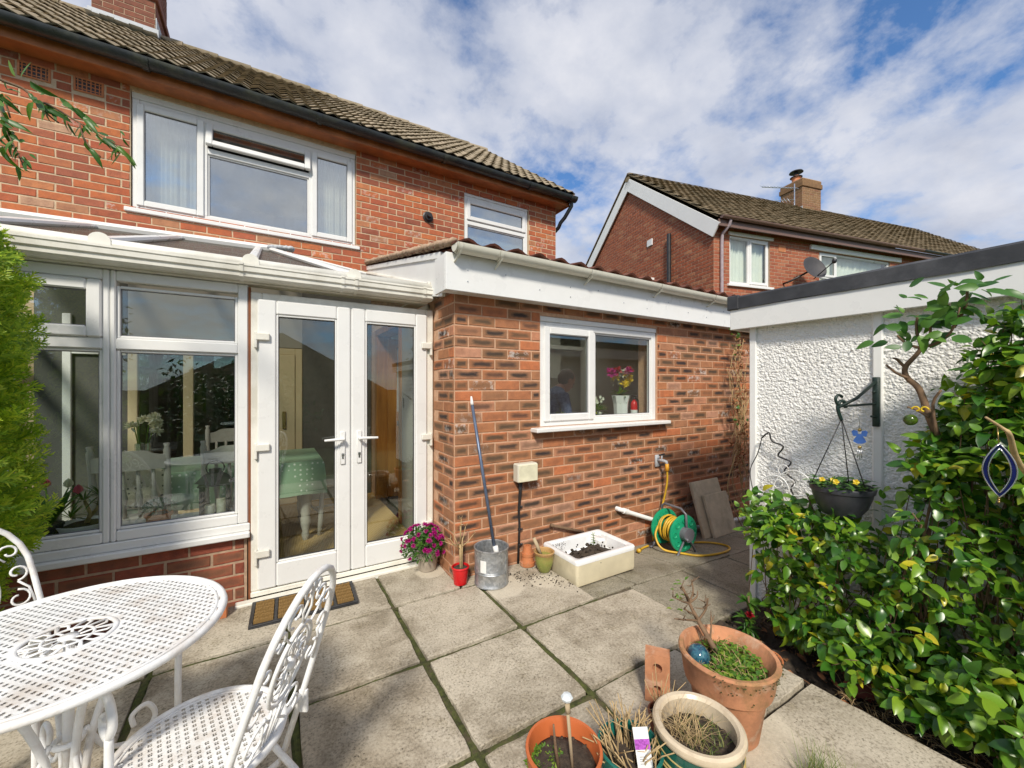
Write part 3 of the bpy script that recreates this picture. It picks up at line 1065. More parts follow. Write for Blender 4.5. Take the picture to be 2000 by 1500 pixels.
def moss_strip(a, b, w, amount, zf=flat):
    a, b = Vector((*a, 0)), Vector((*b, 0))
    L = (b - a).length
    k = max(4, int(L / .016))
    d = (b - a) / L
    s = Vector((-d.y, d.x, 0))
    v, f = [], []
    ph = mr.random() * 50
    for i in range(k + 1):
        p = a + d * (L * i / k)
        m = noise.noise((p.x * 2.2 + ph, p.y * 2.2, 0)) * .5 + .5
        for j in range(5):
            t = (j - 2) / 2
            q = p + s * (t * w / 2)
            h = -.022 + amount * .026 * max(0, m * 1.6 - .38) * (1 - .4 * t * t) + .005 * noise.noise((q.x * 60, q.y * 60, ph))
            v.append((q.x, q.y, zf(q.x, q.y) + min(h, .003)))
    for i in range(k):
        for j in range(4):
            e = i * 5 + j
            f.append((e, e + 1, e + 6, e + 5))
    mo.add(v, f)


for x in cx_[1:6]:
    moss_strip((x, .19), (x, 1.988), .034, 1.1 if x > .5 else .6)
    moss_strip((x, 1.988), (x, 2.584), .032, .9 if x != .683 else .4)
    if x < 1.2:
        moss_strip((x, 2.584), (x, 3.1), .026, .3)
for y in cy_[1:6]:
    moss_strip((-1.7, y), (.683, y), .034 if y < 2.5 else .026, .8)
    moss_strip((.683, y), (1.272, y), .034, 1.1)
moss_strip((1.272, 1.988), (1.87, 1.988), .03, .9)
moss_strip((1.272, 1.39), (1.87, 1.40), .03, .5)
part('moss', mo, MAT['moss'], patio, True, kind='stuff')
# the thin strip of loose dirt on slabs beside the sink
dm = MB()
for _ in range(150):
    t = mr.random()
    x, y = 1.55 + .42 * t + mr.gauss(0, .05), 2.55 - .40 * t + mr.gauss(0, .06)
    if x < 1.86 and 2.0 < y < 2.7:
        s = mr.uniform(.002, .006)
        dm.blob((x, y, .002), (s * 1.3, s, s * .6), 5, 3, .4, mr.random() * 9)
put('spilt_soil', dm.mesh('spilt_soil', MAT['soil'], True), kind='stuff')

# ------------------------------------------------------------------ main house
YH = 5.45
HX0, HX1 = -4.0, 4.17
house = thing('brick_house', 'red brick house with brown tiled roof, black gutter and wide three-light upstairs window', 'house', (0, YH, 0))
W1 = (-1.196, 3.215, .953, 4.40)
W2 = (2.475, 3.10, 3.613, 4.335)
PD = (-1.20, .03, .33, 1.85)
mb = MB()
wall_cells(mb, HX0, -.4, HX1, 4.62, [W1, W2, PD], YH, YH + .25)
mb.box(HX0, YH + .25, -.4, HX0 + .2, 11.2, 4.6)
mb.box(HX1 - .2, YH + .25, -.4, HX1, 11.2, 4.6)
mb.box(HX0, 11.2, -.4, HX1, 11.4, 4.6)
mb2 = MB()
mb2.T = Matrix(((0, 0, 1, 0), (1, 0, 0, 0), (0, 1, 0, 0), (0, 0, 0, 1)))
mb2.prism([(YH + .12, 4.625), (11.0, 4.625), (8.34, 6.60)], HX1 - .14, HX1 - .03)
mb.add(mb2.v, mb2.f)
part('wall', mb, MAT['mortar'], house)
AB = [(-1.86, 4.30), (-1.50, 4.30)]
hol = [(w[0] - HX0, w[1] - .0, w[2] - HX0, w[3] + (0.1 if w is W1 else 0)) for w in (W1, W2)]
hol += [(a - .11 - HX0, 4.24, a + .12 - HX0, 4.41) for a, _ in AB]
brick_wall(house, 'house', (HX0, YH), 0, HX1 - HX0, 2.75, 4.44, .0813, .228, 'brick_house', hol, 300, zvis=2.75, seed=4, jn=.0125)
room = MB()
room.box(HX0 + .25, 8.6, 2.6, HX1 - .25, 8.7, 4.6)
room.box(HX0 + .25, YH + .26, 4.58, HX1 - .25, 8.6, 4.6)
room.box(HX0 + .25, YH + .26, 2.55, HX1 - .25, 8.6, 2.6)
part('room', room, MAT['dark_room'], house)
T1 = Tr(0, YH + .02, 0)
x0, z0, x1, z1 = W1
m1, m2 = -.625, .415
zt, ztb = 4.02, 3.955
w = win(house, T1, x0 + .005, z0, x1 - .005, z1 - .06, [(x0 + .06, z0 + .06, m1, z1 - .12, 'sash'), (m1 + .05, z0 + .06, m2, ztb, 'fix'), (m1 + .055, zt + .03, m2 - .005, z1 - .13, 'sash_open'), (m2 + .05, z0 + .06, x1 - .06, z1 - .12, 'sash')],
        [(m1, z0 + .055, m1 + .05, z1 - .115), (m2, z0 + .055, m2 + .05, z1 - .115), (m1 + .05, ztb, m2, zt)], 'glass_up', .06, 0, (.05, .05, .045))
hb = MB()
hb.T = T1
hb.cbox(x0 + .005, -.004, z1 - .058, x1 - .005, .06, z1 + .03, .004)
part('head_trim', hb, MAT['upvc'], w)
for a, b in ((x0 + .06, x0 + .56), (m2 + .05, x1 - .06)):
    part('curtain', curtain_mb(a, b, z0 + .03, z1 - .05, YH + .16, .016), MAT['curtain'], w, True)
x0, z0, x1, z1 = W2
w = win(house, T1, x0 + .005, z0, x1 - .005, z1 - .07, [(x0 + .06, z0 + .06, x1 - .06, 3.84, 'fix'), (x0 + .065, 3.93, x1 - .065, z1 - .14, 'sash')], [(x0 + .06, 3.84, x1 - .06, 3.90)], 'glass_up', .06)
hb = MB()
hb.T = T1
hb.cbox(x0 + .005, -.004, z1 - .068, x1 - .005, .06, z1, .004)
part('head_trim', hb, MAT['upvc'], w)
bl = MB()
bl.box(x0 + .05, YH + .13, z0 + .03, x1 - .05, YH + .14, z1 - .09)
part('blind', bl, MAT['glass_frost'], w)
for a, zc in AB:
    ab = MB()
    bars(ab, a - .10, zc - .055, a + .11, zc + .085, .016, YH - .012, YH + .04, .003)
    for q in range(1, 7):
        ab.box(a - .10 + q * .03 - .004, YH - .006, zc - .039, a - .10 + q * .03 + .004, YH + .03, zc + .069)
    for q in range(1, 4):
        ab.box(a - .084, YH - .004, zc - .055 + q * .035 - .004, a + .094, YH + .03, zc - .055 + q * .035 + .004)
    bk = MB()
    bk.box(a - .09, YH - .001, zc - .05, a + .10, YH + .004, zc + .08)
    p = part('air_brick', ab, MAT['terracotta'], house)
    part('dark_back', bk, MAT['black'], p)
# vent flue
vf = MB()
vf.T = Tr(1.91, YH - .007, 3.80) @ Rx(PI / 2)
vf.lathe([(.075, 0), (.075, .012), (.06, .02), (.055, .045), (.03, .045), (.03, .10), (.0, .10)], n=20)
part('boiler_flue', vf, MAT['black'], house, 'angle')
# eaves: fascia, soffit, gutter
eb = MB()
eb.cbox(HX0, 5.235, 4.43, 4.30, 5.258, 4.58, .004)
eb.box(HX0, 5.2585, 4.446, 4.30, YH - .001, 4.458)
eb.cbox(4.285, 5.2595, 4.43, 4.305, YH + .25, 4.60, .004)
part('eaves_board', eb, MAT['stain_wood'], house)
gb = MB()
half_pipe(gb, [(-4.0, 5.16, 4.575), (4.36, 5.16, 4.545)], .074)
part('gutter', gb, MAT['gutter_black'], house, 'angle')
for x in (-2.6, -1.02, .5, 2.05, 3.45, 4.25):
    gj = MB()
    half_pipe(gj, [(x - .025, 5.16, 4.555 - .0036 * (x + 1)), (x + .025, 5.16, 4.555 - .0036 * (x + 1))], .079, .004)
    part('gutter_clip', gj, MAT['gutter_black'], house, 'angle')
dp = MB()
dp.tube([(4.30, 5.19, 4.49), (4.30, 5.19, 4.42), (4.27, 5.33, 4.27), (4.235, 5.40, 4.20), (4.225, 5.44, 4.13), (4.215, 5.62, 4.06), (4.215, 5.75, 3.95), (4.215, 5.75, -.3)], .033, 10)
part('downpipe', dp, MAT['gutter_black'], house, 'angle')
bk = MB()
bk.box(HX0, YH + .3, 2.62, HX1, YH + .31, 2.63)
# roof: deck + tiles
PIT = math.atan2(6.92 - 4.60, 8.34 - 5.17)
TS = Tr(0, 5.15, 4.585) @ Rx(PIT)
rl = (8.34 - 5.15) / math.cos(PIT)
dk = MB()
dk.T = TS
dk.box(HX0, .02, -.05, 4.28, rl, -.012)
dk.T = Tr(0, 11.53, 4.585) @ Rx(-PIT)
dk.box(HX0, -rl, -.05, 4.28, 0, -.012)
part('roof_deck', dk, MAT['tile'], house)
tm = [None] * 4
for s in range(4):
    t = MB()
    vv, ff = tile_geo(.30, .36, 2, .027, .014, 8, .026)
    r = random.Random(s)
    vv = [(x, y + .004 * r.random(), z + r.uniform(-.002, .002)) for x, y, z in vv]
    t.add(vv, ff)
    tm[s] = t.mesh('roof_tile', MAT['tile'], 'angle')
rest = MB()
tiles = []
gauge = rl / 12.35
for row in range(13):
    for c in range(26):
        x = 4.32 - .30 * (c + 1)
        M = TS @ Tr(x + RN.uniform(-.003, .003), row * gauge - .03, RN.uniform(-.003, .003)) @ Rz(RN.uniform(-.012, .012))
        tiles.append((proj(M.translation)[2] if inview(M.translation, 150) else 99, M))
tiles.sort(key=lambda q: q[0])
for i, (d, M) in enumerate(tiles):
    if i < 300:
        put('roof_tile', tm[RN.randrange(4)], house, M)
    else:
        rest.T = M
        rest.add(*tile_geo(.30, .36, 2, .027, .014, 8, .026))
part('roof_tiling', rest, MAT['tile'], house, kind='stuff')
rg = MB()
for i in range(18):
    x = 4.33 - .46 * i
    rg.tube([(x, 8.34, 6.90), (x - .47, 8.34, 6.895)], [.115, .10], 12, flat=.8)
part('ridge_tiling', rg, MAT['tile'], house, 'angle', kind='stuff')
vg = MB()
vg.T = TS
for i in range(12):
    vg.blob((4.30, .1 + i * gauge, -.005), (.035, gauge * .52, .022), 7, 5, .4, i)
part('verge_mortar', vg, MAT['mortar_grey'], house, True, kind='stuff')
# chimney
ch = MB()
ch.box(-2.16, 7.96, 6.3, -1.47, 8.74, 7.9)
chim = part('chimney', ch, MAT['mortar_grey'], house)


def chimney_bricks(root, org, ang, length, z0, z1, seed, course=.082, bl=.228, material='brick_chimney'):
    brick_wall(root, 'chim' + str(seed), org, ang, length, z0, z1, course, bl, material, (), 150, zvis=-9, seed=seed)


chimney_bricks(chim, (-2.16, 7.96), 0, .69, 6.62, 7.9, 31)
chimney_bricks(chim, (-1.47, 7.96), PI / 2, .78, 6.62, 7.9, 32)
cc = MB()
cc.cbox(-2.20, 7.92, 7.22, -1.43, 8.78, 7.32, .01)
part('corbel', cc, MAT['brick_chimney'], chim)
fl = MB()
for i in range(10):
    xa = -2.20 + .077 * i
    fl.box(xa, 7.945, 6.60 + .004 * (i % 3), xa + .077, 7.952, 6.80)
    fl.box(xa, 7.83, 6.665 - .01 * math.sin(i * 1.7), xa + .077, 7.951, 6.685 - .01 * math.sin(i * 1.7))
fl.box(-1.465, 7.96, 6.66, -1.455, 8.4, 6.98)
part('lead_flashing', fl, MAT['lead'], chim)

# ------------------------------------------------------------------ kitchen extension
YE, XE = 2.726, 1.157
ext = thing('kitchen_extension', 'single-storey brick kitchen extension with white fascia and a two-light window', 'extension', (3.5, YE, 0))
KW = (1.924, 1.07, 3.375, 2.0)
mb = MB()
wall_cells(mb, XE, -.4, 9.0, 2.12, [KW], YE, YE + .24)
kd = (4.02, 5.15)
mb.box(XE, YE + .24, -.4, XE + .12, kd[0], 2.12)
mb.box(XE, kd[1], -.4, XE + .12, YH - .002, 2.12)
mb.box(XE, kd[0], 2.03, XE + .12, kd[1], 2.12)
part('wall', mb, MAT['mortar_pink'], ext)
brick_wall(ext, 'ext', (XE, YE), 0, 4.6, -.32, 2.09, .0808, .226, 'brick_ext', [(KW[0] - XE, KW[1], KW[2] - XE, KW[3])], 300, seed=9, jn=.0112)
brick_wall(ext, 'exts', (XE, YE + .42), -PI / 2, .42, -.32, 2.09, .0808, .226, 'brick_ext', (), 120, seed=10, jn=.0112, off0=.1)
TK = Tr(0, YE + .012, 0)
x0, z0, x1, z1 = KW
mk = 2.501
w = win(ext, TK, x0 + .004, z0, x1 - .004, z1 - .045, [(x0 + .062, z0 + .062, mk, z1 - .105, 'sash'), (mk + .05, z0 + .058, x1 - .06, z1 - .10, 'fix')], [(mk, z0 + .055, mk + .05, z1 - .10)], 'glass', .058, 0, (.10, .11, .035))
hb = MB()
hb.T = TK
hb.cbox(x0 + .004, -.006, z1 - .0435, x1 - .004, .06, z1 - .001, .004)
part('head_trim', hb, MAT['upvc'], w)
# fascia, soffit, box end
fb = MB()
fb.cbox(1.035, 2.585, 2.075, 9.0, 2.603, 2.335, .003)
fb.cbox(1.035, 2.6035, 2.075, 1.053, 2.80, 2.335, .003)
fb.box(1.0535, 2.6035, 2.084, 9.0, YE - .001, 2.094)
fb.box(1.0535, YE, 2.121, XE + .1, 2.80, 2.13)
part('fascia', fb, MAT['upvc'], ext)
sc_ = MB()
for i in range(16):
    for z in (2.15, 2.23):
        if (i * 7 + int(z * 100)) % 3:
            sc_.blob((1.2 + i * .31, 2.584, z + .01 * (i % 3)), .006, 6, 4, 0)
part('screw_heads', sc_, MAT['lead'], ext, kind='stuff')
gb = MB()
half_pipe(gb, [(1.075, 2.527, 2.375), (9.0, 2.527, 2.345)], .056)
part('gutter', gb, MAT['gutter_cream'], ext, 'angle')
for x in (1.10, 1.42, 2.28, 3.15, 4.0, 4.9):
    gj = MB()
    zz = 2.373 - .0035 * (x - 1)
    half_pipe(gj, [(x - .016, 2.527, zz), (x + .016, 2.527, zz)], .061, .004)
    gj.tube([(x, 2.473, zz - .005), (x + .008, 2.495, zz - .05), (x, 2.57, zz - .095), (x, 2.584, zz - .10)], .008, 6)
    part('gutter_bracket', gj, MAT['gutter_cream'], ext, 'angle')
# roof: deck, tiles, verge, cheek
EP = math.atan2(3.03 - 2.40, YH - 2.55)
TE = Tr(0, 2.53, 2.368) @ Rx(EP)
el = (YH - 2.53) / math.cos(EP)
dk = MB()
dk.T = TE
dk.box(1.12, .05, -.03, 1.88, el - .01, -.004)
dk.box(4.26, .05, -.03, 9.0, el - .01, -.004)
dk.box(1.88, .05, -.03, 4.26, 1.03, -.004)
dk.box(1.88, 2.34, -.03, 4.26, el - .01, -.004)
part('roof_deck', dk, MAT['tile_red'], ext)
et = MB()
et.add(*tile_geo(.40, .40, 2, .036, .016, 12, .026))
etm = et.mesh('roof_tile', MAT['tile_red'], 'angle')
rest = MB()
for row in range(9):
    for c in range(20):
        if 2 <= c <= 7 and 3 <= row <= 6:  # gap in the tiles for the added roof window
            continue
        M = TE @ Tr(1.07 + .40 * c + RN.uniform(-.004, .004), row * .335 - .02, .0) @ Rz(RN.uniform(-.01, .01))
        if row == 0 or c == 0:
            put('roof_tile', etm, ext, M)
        else:
            rest.T = M
            rest.add(*tile_geo(.40, .40, 2, .036, .016, 8, .026))
part('roof_tiling', rest, MAT['tile_red'], ext, kind='stuff')
ck = MB()
ck.T = Matrix(((0, 0, 1, 0), (1, 0, 0, 0), (0, 1, 0, 0), (0, 0, 0, 1)))
ck.prism([(2.803, 2.075), (YH - .01, 2.60), (YH - .01, 2.975), (2.803, 2.40)], 1.095, 1.118)
part('cheek_panel', ck, MAT['white_paint'], ext)
ck = MB()
ck.T = Matrix(((0, 0, 1, 0), (1, 0, 0, 0), (0, 1, 0, 0), (0, 0, 0, 1)))
ck.prism([(2.81, 2.36), (YH - .02, 2.93), (YH - .02, 2.975), (2.81, 2.405)], 1.082, 1.0945)
part('barge_strip', ck, MAT['white_paint'], ext)
vb = MB()
for i in range(26):
    y = 2.62 + i * .112
    z = 2.385 + (y - 2.53) * math.tan(EP)
    vb.blob((1.085, y, z + .012), (.035, .075, .028), 7, 5, .5, i)
part('verge_mortar', vb, MAT['mortar_grey'], ext, True, kind='stuff')
ldw = MB()
for i in range(14):
    ldw.box(1.06 + i * .3, YH - .06, 3.045, 1.06 + i * .3 + .302, YH - .008, 3.05)
part('lead_flashing', ldw, MAT['lead'], ext)
rw = MB()
rw.T = TE
bars(rw, 1.86, 1.0, 4.28, 2.36, .06, 0, 1)
rw.v = []; rw.f = []; rw.mi = []; rw.uv = []
for a_, b_, c_, d_ in ((1.84, .99, 4.30, 1.05), (1.84, 2.32, 4.30, 2.38), (1.84, 1.05, 1.90, 2.32), (4.24, 1.05, 4.30, 2.32), (3.05, 1.05, 3.09, 2.32)):
    rw.box(a_, b_, -.03, c_, d_, .03)
rl_ = part('added_rooflight', rw, MAT['upvc'], ext)  # unseen roof window, added to bring daylight into the kitchen
m_, nt_, b_ = mat('opal_glazing')
nt_.nodes.remove(b_)
_tl = nd(nt_, 'ShaderNodeBsdfTranslucent', {'Color': (.85, .86, .85, 1)})
nt_.links.new(_tl.outputs[0], nt_.nodes['Material Output'].inputs[0])
rw = MB()
rw.T = TE
rw.box(1.90, 1.05, .0, 4.24, 2.32, .006)
part('pane', rw, m_, rl_)
# kitchen inside
ki = MB()
ki.box(XE + .12, YE + .24, -.02, 8.8, YH - .01, 0.0)
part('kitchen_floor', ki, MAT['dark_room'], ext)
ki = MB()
wall_cells(ki, XE + .125, YE + .245, 8.8, YH - .012, [(1.9, 3.5, 4.24, 4.9)], 2.30, 2.32)  # ceiling left open below the added roof window
ki.v = [(x, z, y) for x, y, z in ki.v]
ki.box(XE + .125, YH - .03, 0.0, 8.8, YH - .012, 2.30)
part('kitchen_lining', ki, MAT['kitchen'], ext)
ki = MB()
for i in range(4):
    ki.cbox(2.0 + i * .5, YH - .36, 1.55, 2.495 + i * .5, YH - .031, 2.25, .006)
for i in range(3):
    ki.cbox(3.4 + i * .5, YH - .62, .1, 3.895 + i * .5, YH - .365, 2.28 if i == 2 else .88, .006)
ki.cbox(1.5, YE + .25, .85, 3.9, YE + .80, .89, .006)
ki.cbox(1.5, YE + .30, 0.0, 3.9, YE + .78, .849, .006)
ki.cbox(3.0, YH - .45, 2.0, 4.4, YH - .361, 2.06, .006)
part('kitchen_cupboards', ki, MAT['kitchen'], ext)
ki = MB()
ki.cbox(KW[0] - .05, YE + .10, KW[1] - .03, KW[2] + .05, YE + .34, KW[1] + .0, .004)
part('inner_sill', ki, MAT['upvc'], ext)
# pine door and lining between conservatory and kitchen
pf = MB()
pf.cbox(XE - .03, kd[0] - .005, .03, XE + .15, kd[0] + .085, 2.03, .006)
pf.cbox(XE - .03, kd[1] - .085, .03, XE + .15, kd[1] + .005, 2.03, .006)
pf.cbox(XE - .03, kd[0] - .005, 2.031, XE + .15, kd[1] + .005, 2.11, .006)
part('door_lining', pf, MAT['pine'], ext)
pdr = MB()
TD = Tr(XE + .10, kd[1] - .09, 0) @ Rz(rad(-6))
pdr.T = TD
bars(pdr, 0, .05, .80, 2.0, .11, -.04, 0, .006)
pdr.cbox(.11, -.039, .98, .69, -.001, 1.10, .006)
pdr.cbox(.11, -.0385, .80, .69, -.001, .92, .006)
for i in range(7):
    pdr.cbox(.112 + i * .0826, -.030, .16, .112 + i * .0826 + .078, -.008, .80, .004)
dr = part('pine_door', pdr, MAT['pine'], ext)
pg = MB()
pg.T = TD
pg.box(.11, -.025, 1.10, .69, -.018, 1.89)
part('pane', pg, MAT['glass_frost'], dr)
pg = MB()
pg.T = TD
pg.cbox(.33, -.055, 1.03, .47, -.041, 1.045, .003)
part('letter_flap', pg, MAT['black'], dr)
rgm = MB()
rgm.box(XE + .2, 4.1, 0.001, XE + 1.6, 5.0, .012)
put('doorway_rug', rgm.mesh('doorway_rug', simple('dark_red_rug', (.16, .03, .035), .95, var=.5, nscale=25, bmp=.3)), None, None, label='dark red patterned rug just inside the pine kitchen door', cat='rug')

# ------------------------------------------------------------------ conservatory
YC = 3.15
SWAP = Matrix(((0, 0, 1, 0), (1, 0, 0, 0), (0, 1, 0, 0), (0, 0, 0, 1)))   # prism outline (y,z), extruded along x
cons = thing('conservatory', 'white framed lean-to conservatory with brown-tinted roof glazing and low brick wall', 'conservatory', (-.3, YC, 0))
CX0 = -2.05
mb = MB()
mb.box(CX0, YC + .012, -.3, -.125, YC + .22, .43)
mb.box(CX0, YC + .22, -.3, CX0 + .2, YH - .01, .43)
part('dwarf_wall', mb, MAT['mortar_grey'], cons)
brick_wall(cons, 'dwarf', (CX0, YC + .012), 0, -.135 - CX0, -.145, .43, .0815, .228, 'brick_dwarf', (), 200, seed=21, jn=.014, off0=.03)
sl = MB()
sl.cbox(CX0, YC - .045, .425, -.108, YC + .10, .462, .006)
sl.cbox(CX0, YC - .012, .463, -.108, YC + .09, .512, .005)
part('sill', sl, MAT['upvc'], cons)
ins = MB()
ins.cbox(CX0 + .1, YC + .101, .50, -.12, YC + .40, .53, .005)
part('inner_sill', ins, MAT['upvc'], cons)
T0 = Tr(0, YC, 0)


def cwin(x0, x1, top_kind, wl=None, wr=None):
    zb, zm0, zm1, zt = .514, 1.62, 1.685, 2.075
    L_, R_ = wl or .06, wr or .06
    sh = .02 if top_kind == 'sash' else 0
    return win(cons, T0, x0, zb, x1, zt, [(x0 + L_, zb + .062, x1 - R_, zm0, 'fix'), (x0 + L_ + sh, zm1 + sh, x1 - R_ - sh, zt - (.085 if sh else .085), top_kind)],
               [(x0 + L_, zm0, x1 - R_, zm1)], 'glass', .06, 0, None, 'upvc', 'window', wl, wr)


cwin(-.779, -.118, 'fix', .024, .056)
cwin(-1.44, -.7815, 'sash', .03, .03)
cwin(-2.05, -1.443, 'fix', .05, .03)
TL = Tr(CX0 + .02, YH - .02, 0) @ Rz(-PI / 2)
win(cons, TL, 0, .45, 1.10, 2.075, [(.06, .51, 1.04, 1.62, 'fix'), (.06, 1.69, 1.04, 2.0, 'fix')], [(.06, 1.62, 1.04, 1.69)], 'glass', .06, 0)
win(cons, TL, 1.102, .45, 2.20, 2.075, [(1.16, .51, 2.14, 1.62, 'fix'), (1.16, 1.69, 2.14, 2.0, 'fix')], [(1.16, 1.62, 2.14, 1.69)], 'glass', .06, 0)
pk = MB()
pk.box(-.117, YC - .004, -.02, -.1035, YC + .07, 2.06)
part('packer', pk, simple('red_brown_packer', (.22, .075, .03), .8), cons)
# French doors
DX0, DX1 = -.103, 1.147
fr = MB()
fr.cbox(DX0, YC - .012, .055, DX0 + .062, YC + .06, 2.03, .006)
fr.cbox(DX1 - .062, YC - .012, .055, DX1, YC + .06, 2.03, .006)
fr.cbox(DX0 + .0625, YC - .0115, 1.965, DX1 - .0625, YC + .06, 2.03, .006)
fr.cbox(DX0 - .002, YC - .02, .018, DX1 - .001, YC + .06, .054, .006)
fr.cbox(DX0 - .085, YC - .082, -.028, DX1 - .03, YC - .02, .017, .006)
part('door_frame', fr, MAT['upvc_old'], cons)
meet = .513
for sd, (a, b) in enumerate(((DX0 + .037, meet - .002), (meet + .002, DX1 - .056))):
    lf = MB()
    lf.T = T0
    SL, SR = ((.108, .093), (.100, .092))[sd]
    bars(lf, a, .062, b, 1.985, .095, -.030, .03, .009, SL, SR, .16)
    d = part('french_door', lf, MAT['upvc'], cons)
    bd = MB()
    bd.T = T0
    bars(bd, a + SL, .222, b - SR, 1.89, .012, -.022, .02, .004)
    part('bead', bd, MAT['upvc'], d)
    ga = MB()
    ga.T = T0
    bars(ga, a + SL + .012, .234, b - SR - .012, 1.878, .005, -.010, .004, .001)
    part('gasket', ga, MAT['black'], d)
    gl = MB()
    gl.T = T0
    gl.box(a + SL + .012, -.006, .234, b - SR - .012, -.002, 1.878)
    part('pane', gl, MAT['glass'], d)
    hx = meet - .058 if sd == 0 else meet + .055
    hn = MB()
    hn.T = T0
    hn.cbox(hx - .017, -.042, .845, hx + .017, -.0305, 1.085, .009)
    hn.tube([(hx, -.042, 1.03), (hx, -.075, 1.03)], .011, 10)
    s = -1 if sd == 0 else 1
    hn.tube([(hx - s * .004, -.075, 1.03), (hx + s * .05, -.082, 1.031), (hx + s * .125, -.076, 1.028)], [.012, .0105, .008], 10)
    h = part('handle', hn, MAT['upvc'], d, 'angle')
    kh = MB()
    kh.T = T0
    kh.cbox(hx - .006, -.0455, .885, hx + .006, -.0425, .925, .003)
    kh.cbox(hx - .009, -.046, .905, hx + .009, -.0428, .925, .004)
    part('keyhole', kh, MAT['silver'], h)
    for z in (.30, 1.0, 1.73):
        hg = MB()
        hg.T = T0
        ex = DX0 + .022 if sd == 0 else DX1 - .022
        s2 = 1 if sd == 0 else -1
        hg.cbox(ex, -.052, z - .02, ex + s2 * .085, -.0305, z + .03, .006)
        hg.cbox(ex - s2 * .004, -.05, z - .07, ex + s2 * .014, -.0125, z + .035, .004)
        part('hinge', hg, MAT['upvc_old'], d)
# eaves beam, gutter, roof
eb = MB()
eb.cbox(CX0, YC - .03, 2.078, 1.10, YC + .09, 2.135, .006)
part('eaves_beam', eb, MAT['upvc_old'], cons)
gt = MB()
gt.T = SWAP
gp = [(3.10, 2.085), (3.045, 2.085), (3.022, 2.10), (3.020, 2.122), (3.008, 2.130), (3.006, 2.158), (3.0, 2.163), (3.0, 2.176), (3.012, 2.176), (3.02, 2.14), (3.10, 2.12)]
gt.prism(gp, CX0 - .05, 1.105)
g = part('gutter', gt, MAT['upvc_old'], cons, False)
for x in (-1.45, -.16, .43, .52, 1.02):
    cl = MB()
    cl.T = SWAP
    cl.prism([(y - .005 if y < 3.09 else y, z + (.004 if z > 2.15 else -.004)) for y, z in gp], x, x + .022)
    part('gutter_clip', cl, MAT['upvc_old'], cons)


def rz_(x):
    return 2.925 + .025 * (x + 2) if x < 0 else 2.975 - .115 * x


EZ, EYv, RY = 2.185, 3.06, 5.36
ed = MB()
ed.tube([(CX0 - .04, EYv, EZ + .004), (1.09, EYv, EZ + .004)], .035, 10)
part('eaves_cap', ed, MAT['upvc_old'], cons, True)
segs = [-2.05, -1.44, -.79, -.10, .52, 1.09]
tops = [-2.05, -1.44, -.79, -.10, .02, 1.09]
for i in range(5):
    a, b, c, d = segs[i], segs[i + 1], tops[i + 1], tops[i]
    q = MB()
    v = [(a + .005, EYv, EZ), (b - .005, EYv, EZ), (c - .005, RY, rz_(c) - .01), (d + .005, RY, rz_(d) - .01)]
    v += [(x, y, z - .016) for x, y, z in v]
    q.add(v, [(0, 1, 2, 3), (7, 6, 5, 4), (0, 4, 5, 1), (1, 5, 6, 2), (2, 6, 7, 3), (3, 7, 4, 0)])
    part('roof_panel', q, MAT['poly'], cons)
for a, b in list(zip(segs, tops))[1:-1]:
    q = MB()
    A, B = Vector((a, EYv - .01, EZ + .02)), Vector((b, RY, rz_(b) + .01))
    q.tube([A, A.lerp(B, .5), B], .034, 8, flat=.75)
    p = part('glazing_bar', q, MAT['upvc'], cons, 'angle')
    e = MB()
    e.T = Tr(a, EYv - .03, EZ - .01)
    e.T = Tr(a, EYv - .038, EZ - .03) @ Rx(PI / 2) @ Tr(0, 0, -.03)
    e.prism([(.046, 0)] + [(.046 * math.cos(t_) , .045 + .045 * math.sin(t_)) for t_ in [PI * k_ / 10 for k_ in range(11)]] + [(-.046, 0)], 0, .03)
    part('end_cap', e, MAT['upvc_old'], p)
q = MB()
q.cbox(1.068, EYv - .02, EZ - .02, 1.092, EYv + .03, EZ + .05, .004)
q.tube([(1.08, EYv, EZ + .02), (1.08, RY, rz_(1.08) + .015)], .022, 8)
part('edge_bar', q, MAT['upvc_old'], cons)
q = MB()
q.tube([(-2.1, RY + .02, rz_(-2.05) + .02), (.02, RY + .02, rz_(.02) + .02)], .05, 8, flat=.9)
q.tube([(.02, RY + .025, rz_(.02) + .018), (1.085, RY + .025, rz_(1.085) + .01)], .022, 8)
part('ridge_bar', q, MAT['upvc'], cons, 'angle')
q = MB()
for i in range(5):
    q.blob((.03 + i * .045, RY - .03 - .01 * i, 3.0 + .004 * (i % 2)), (.05, .06, .03), 8, 5, .4, i)
part('lead_saddle', q, MAT['lead'], cons, True)
# floor and house-side patio door seen through the glass
q = MB()
q.box(CX0 + .2, YC + .22, -.05, XE - .001, YH - .001, .03)
q.box(-.12, YC + .061, -.05, XE - .001, YC + .219, .0295)
part('floor', q, MAT['rug'], cons)
q = MB()
q.box(-1.2095, YH - .025, 1.87, .3395, YH - .002, 2.8)
q.box(XE - .02, YC + .1, .031, XE - .002, kd[0] - .01, 2.1)
part('plaster_lining', q, MAT['plaster'], cons, kind='stuff')
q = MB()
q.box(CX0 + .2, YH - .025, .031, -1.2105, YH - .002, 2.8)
part('dark_wall_panel', q, MAT['dark_room'], cons)
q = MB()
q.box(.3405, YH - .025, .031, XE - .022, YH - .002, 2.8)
part('dark_wall_panel', q, simple('reflection_dark_wall', (.10, .10, .09), .5), cons)  # wall colour darkened to stand for dark reflections in the door glass
q = MB()
q.cbox(-1.66, YH - .06, .031, -1.60, YH - .0255, 2.1, .005)
q.cbox(-1.5995, YH - .055, 1.72, -1.22, YH - .0255, 1.80, .005)
part('door_trim', q, MAT['upvc'], cons)
pdm = MB()
pdm.T = Tr(0, YH - .04, 0)
bars(pdm, -1.21, .03, .34, 1.86, .075, 0, .08)
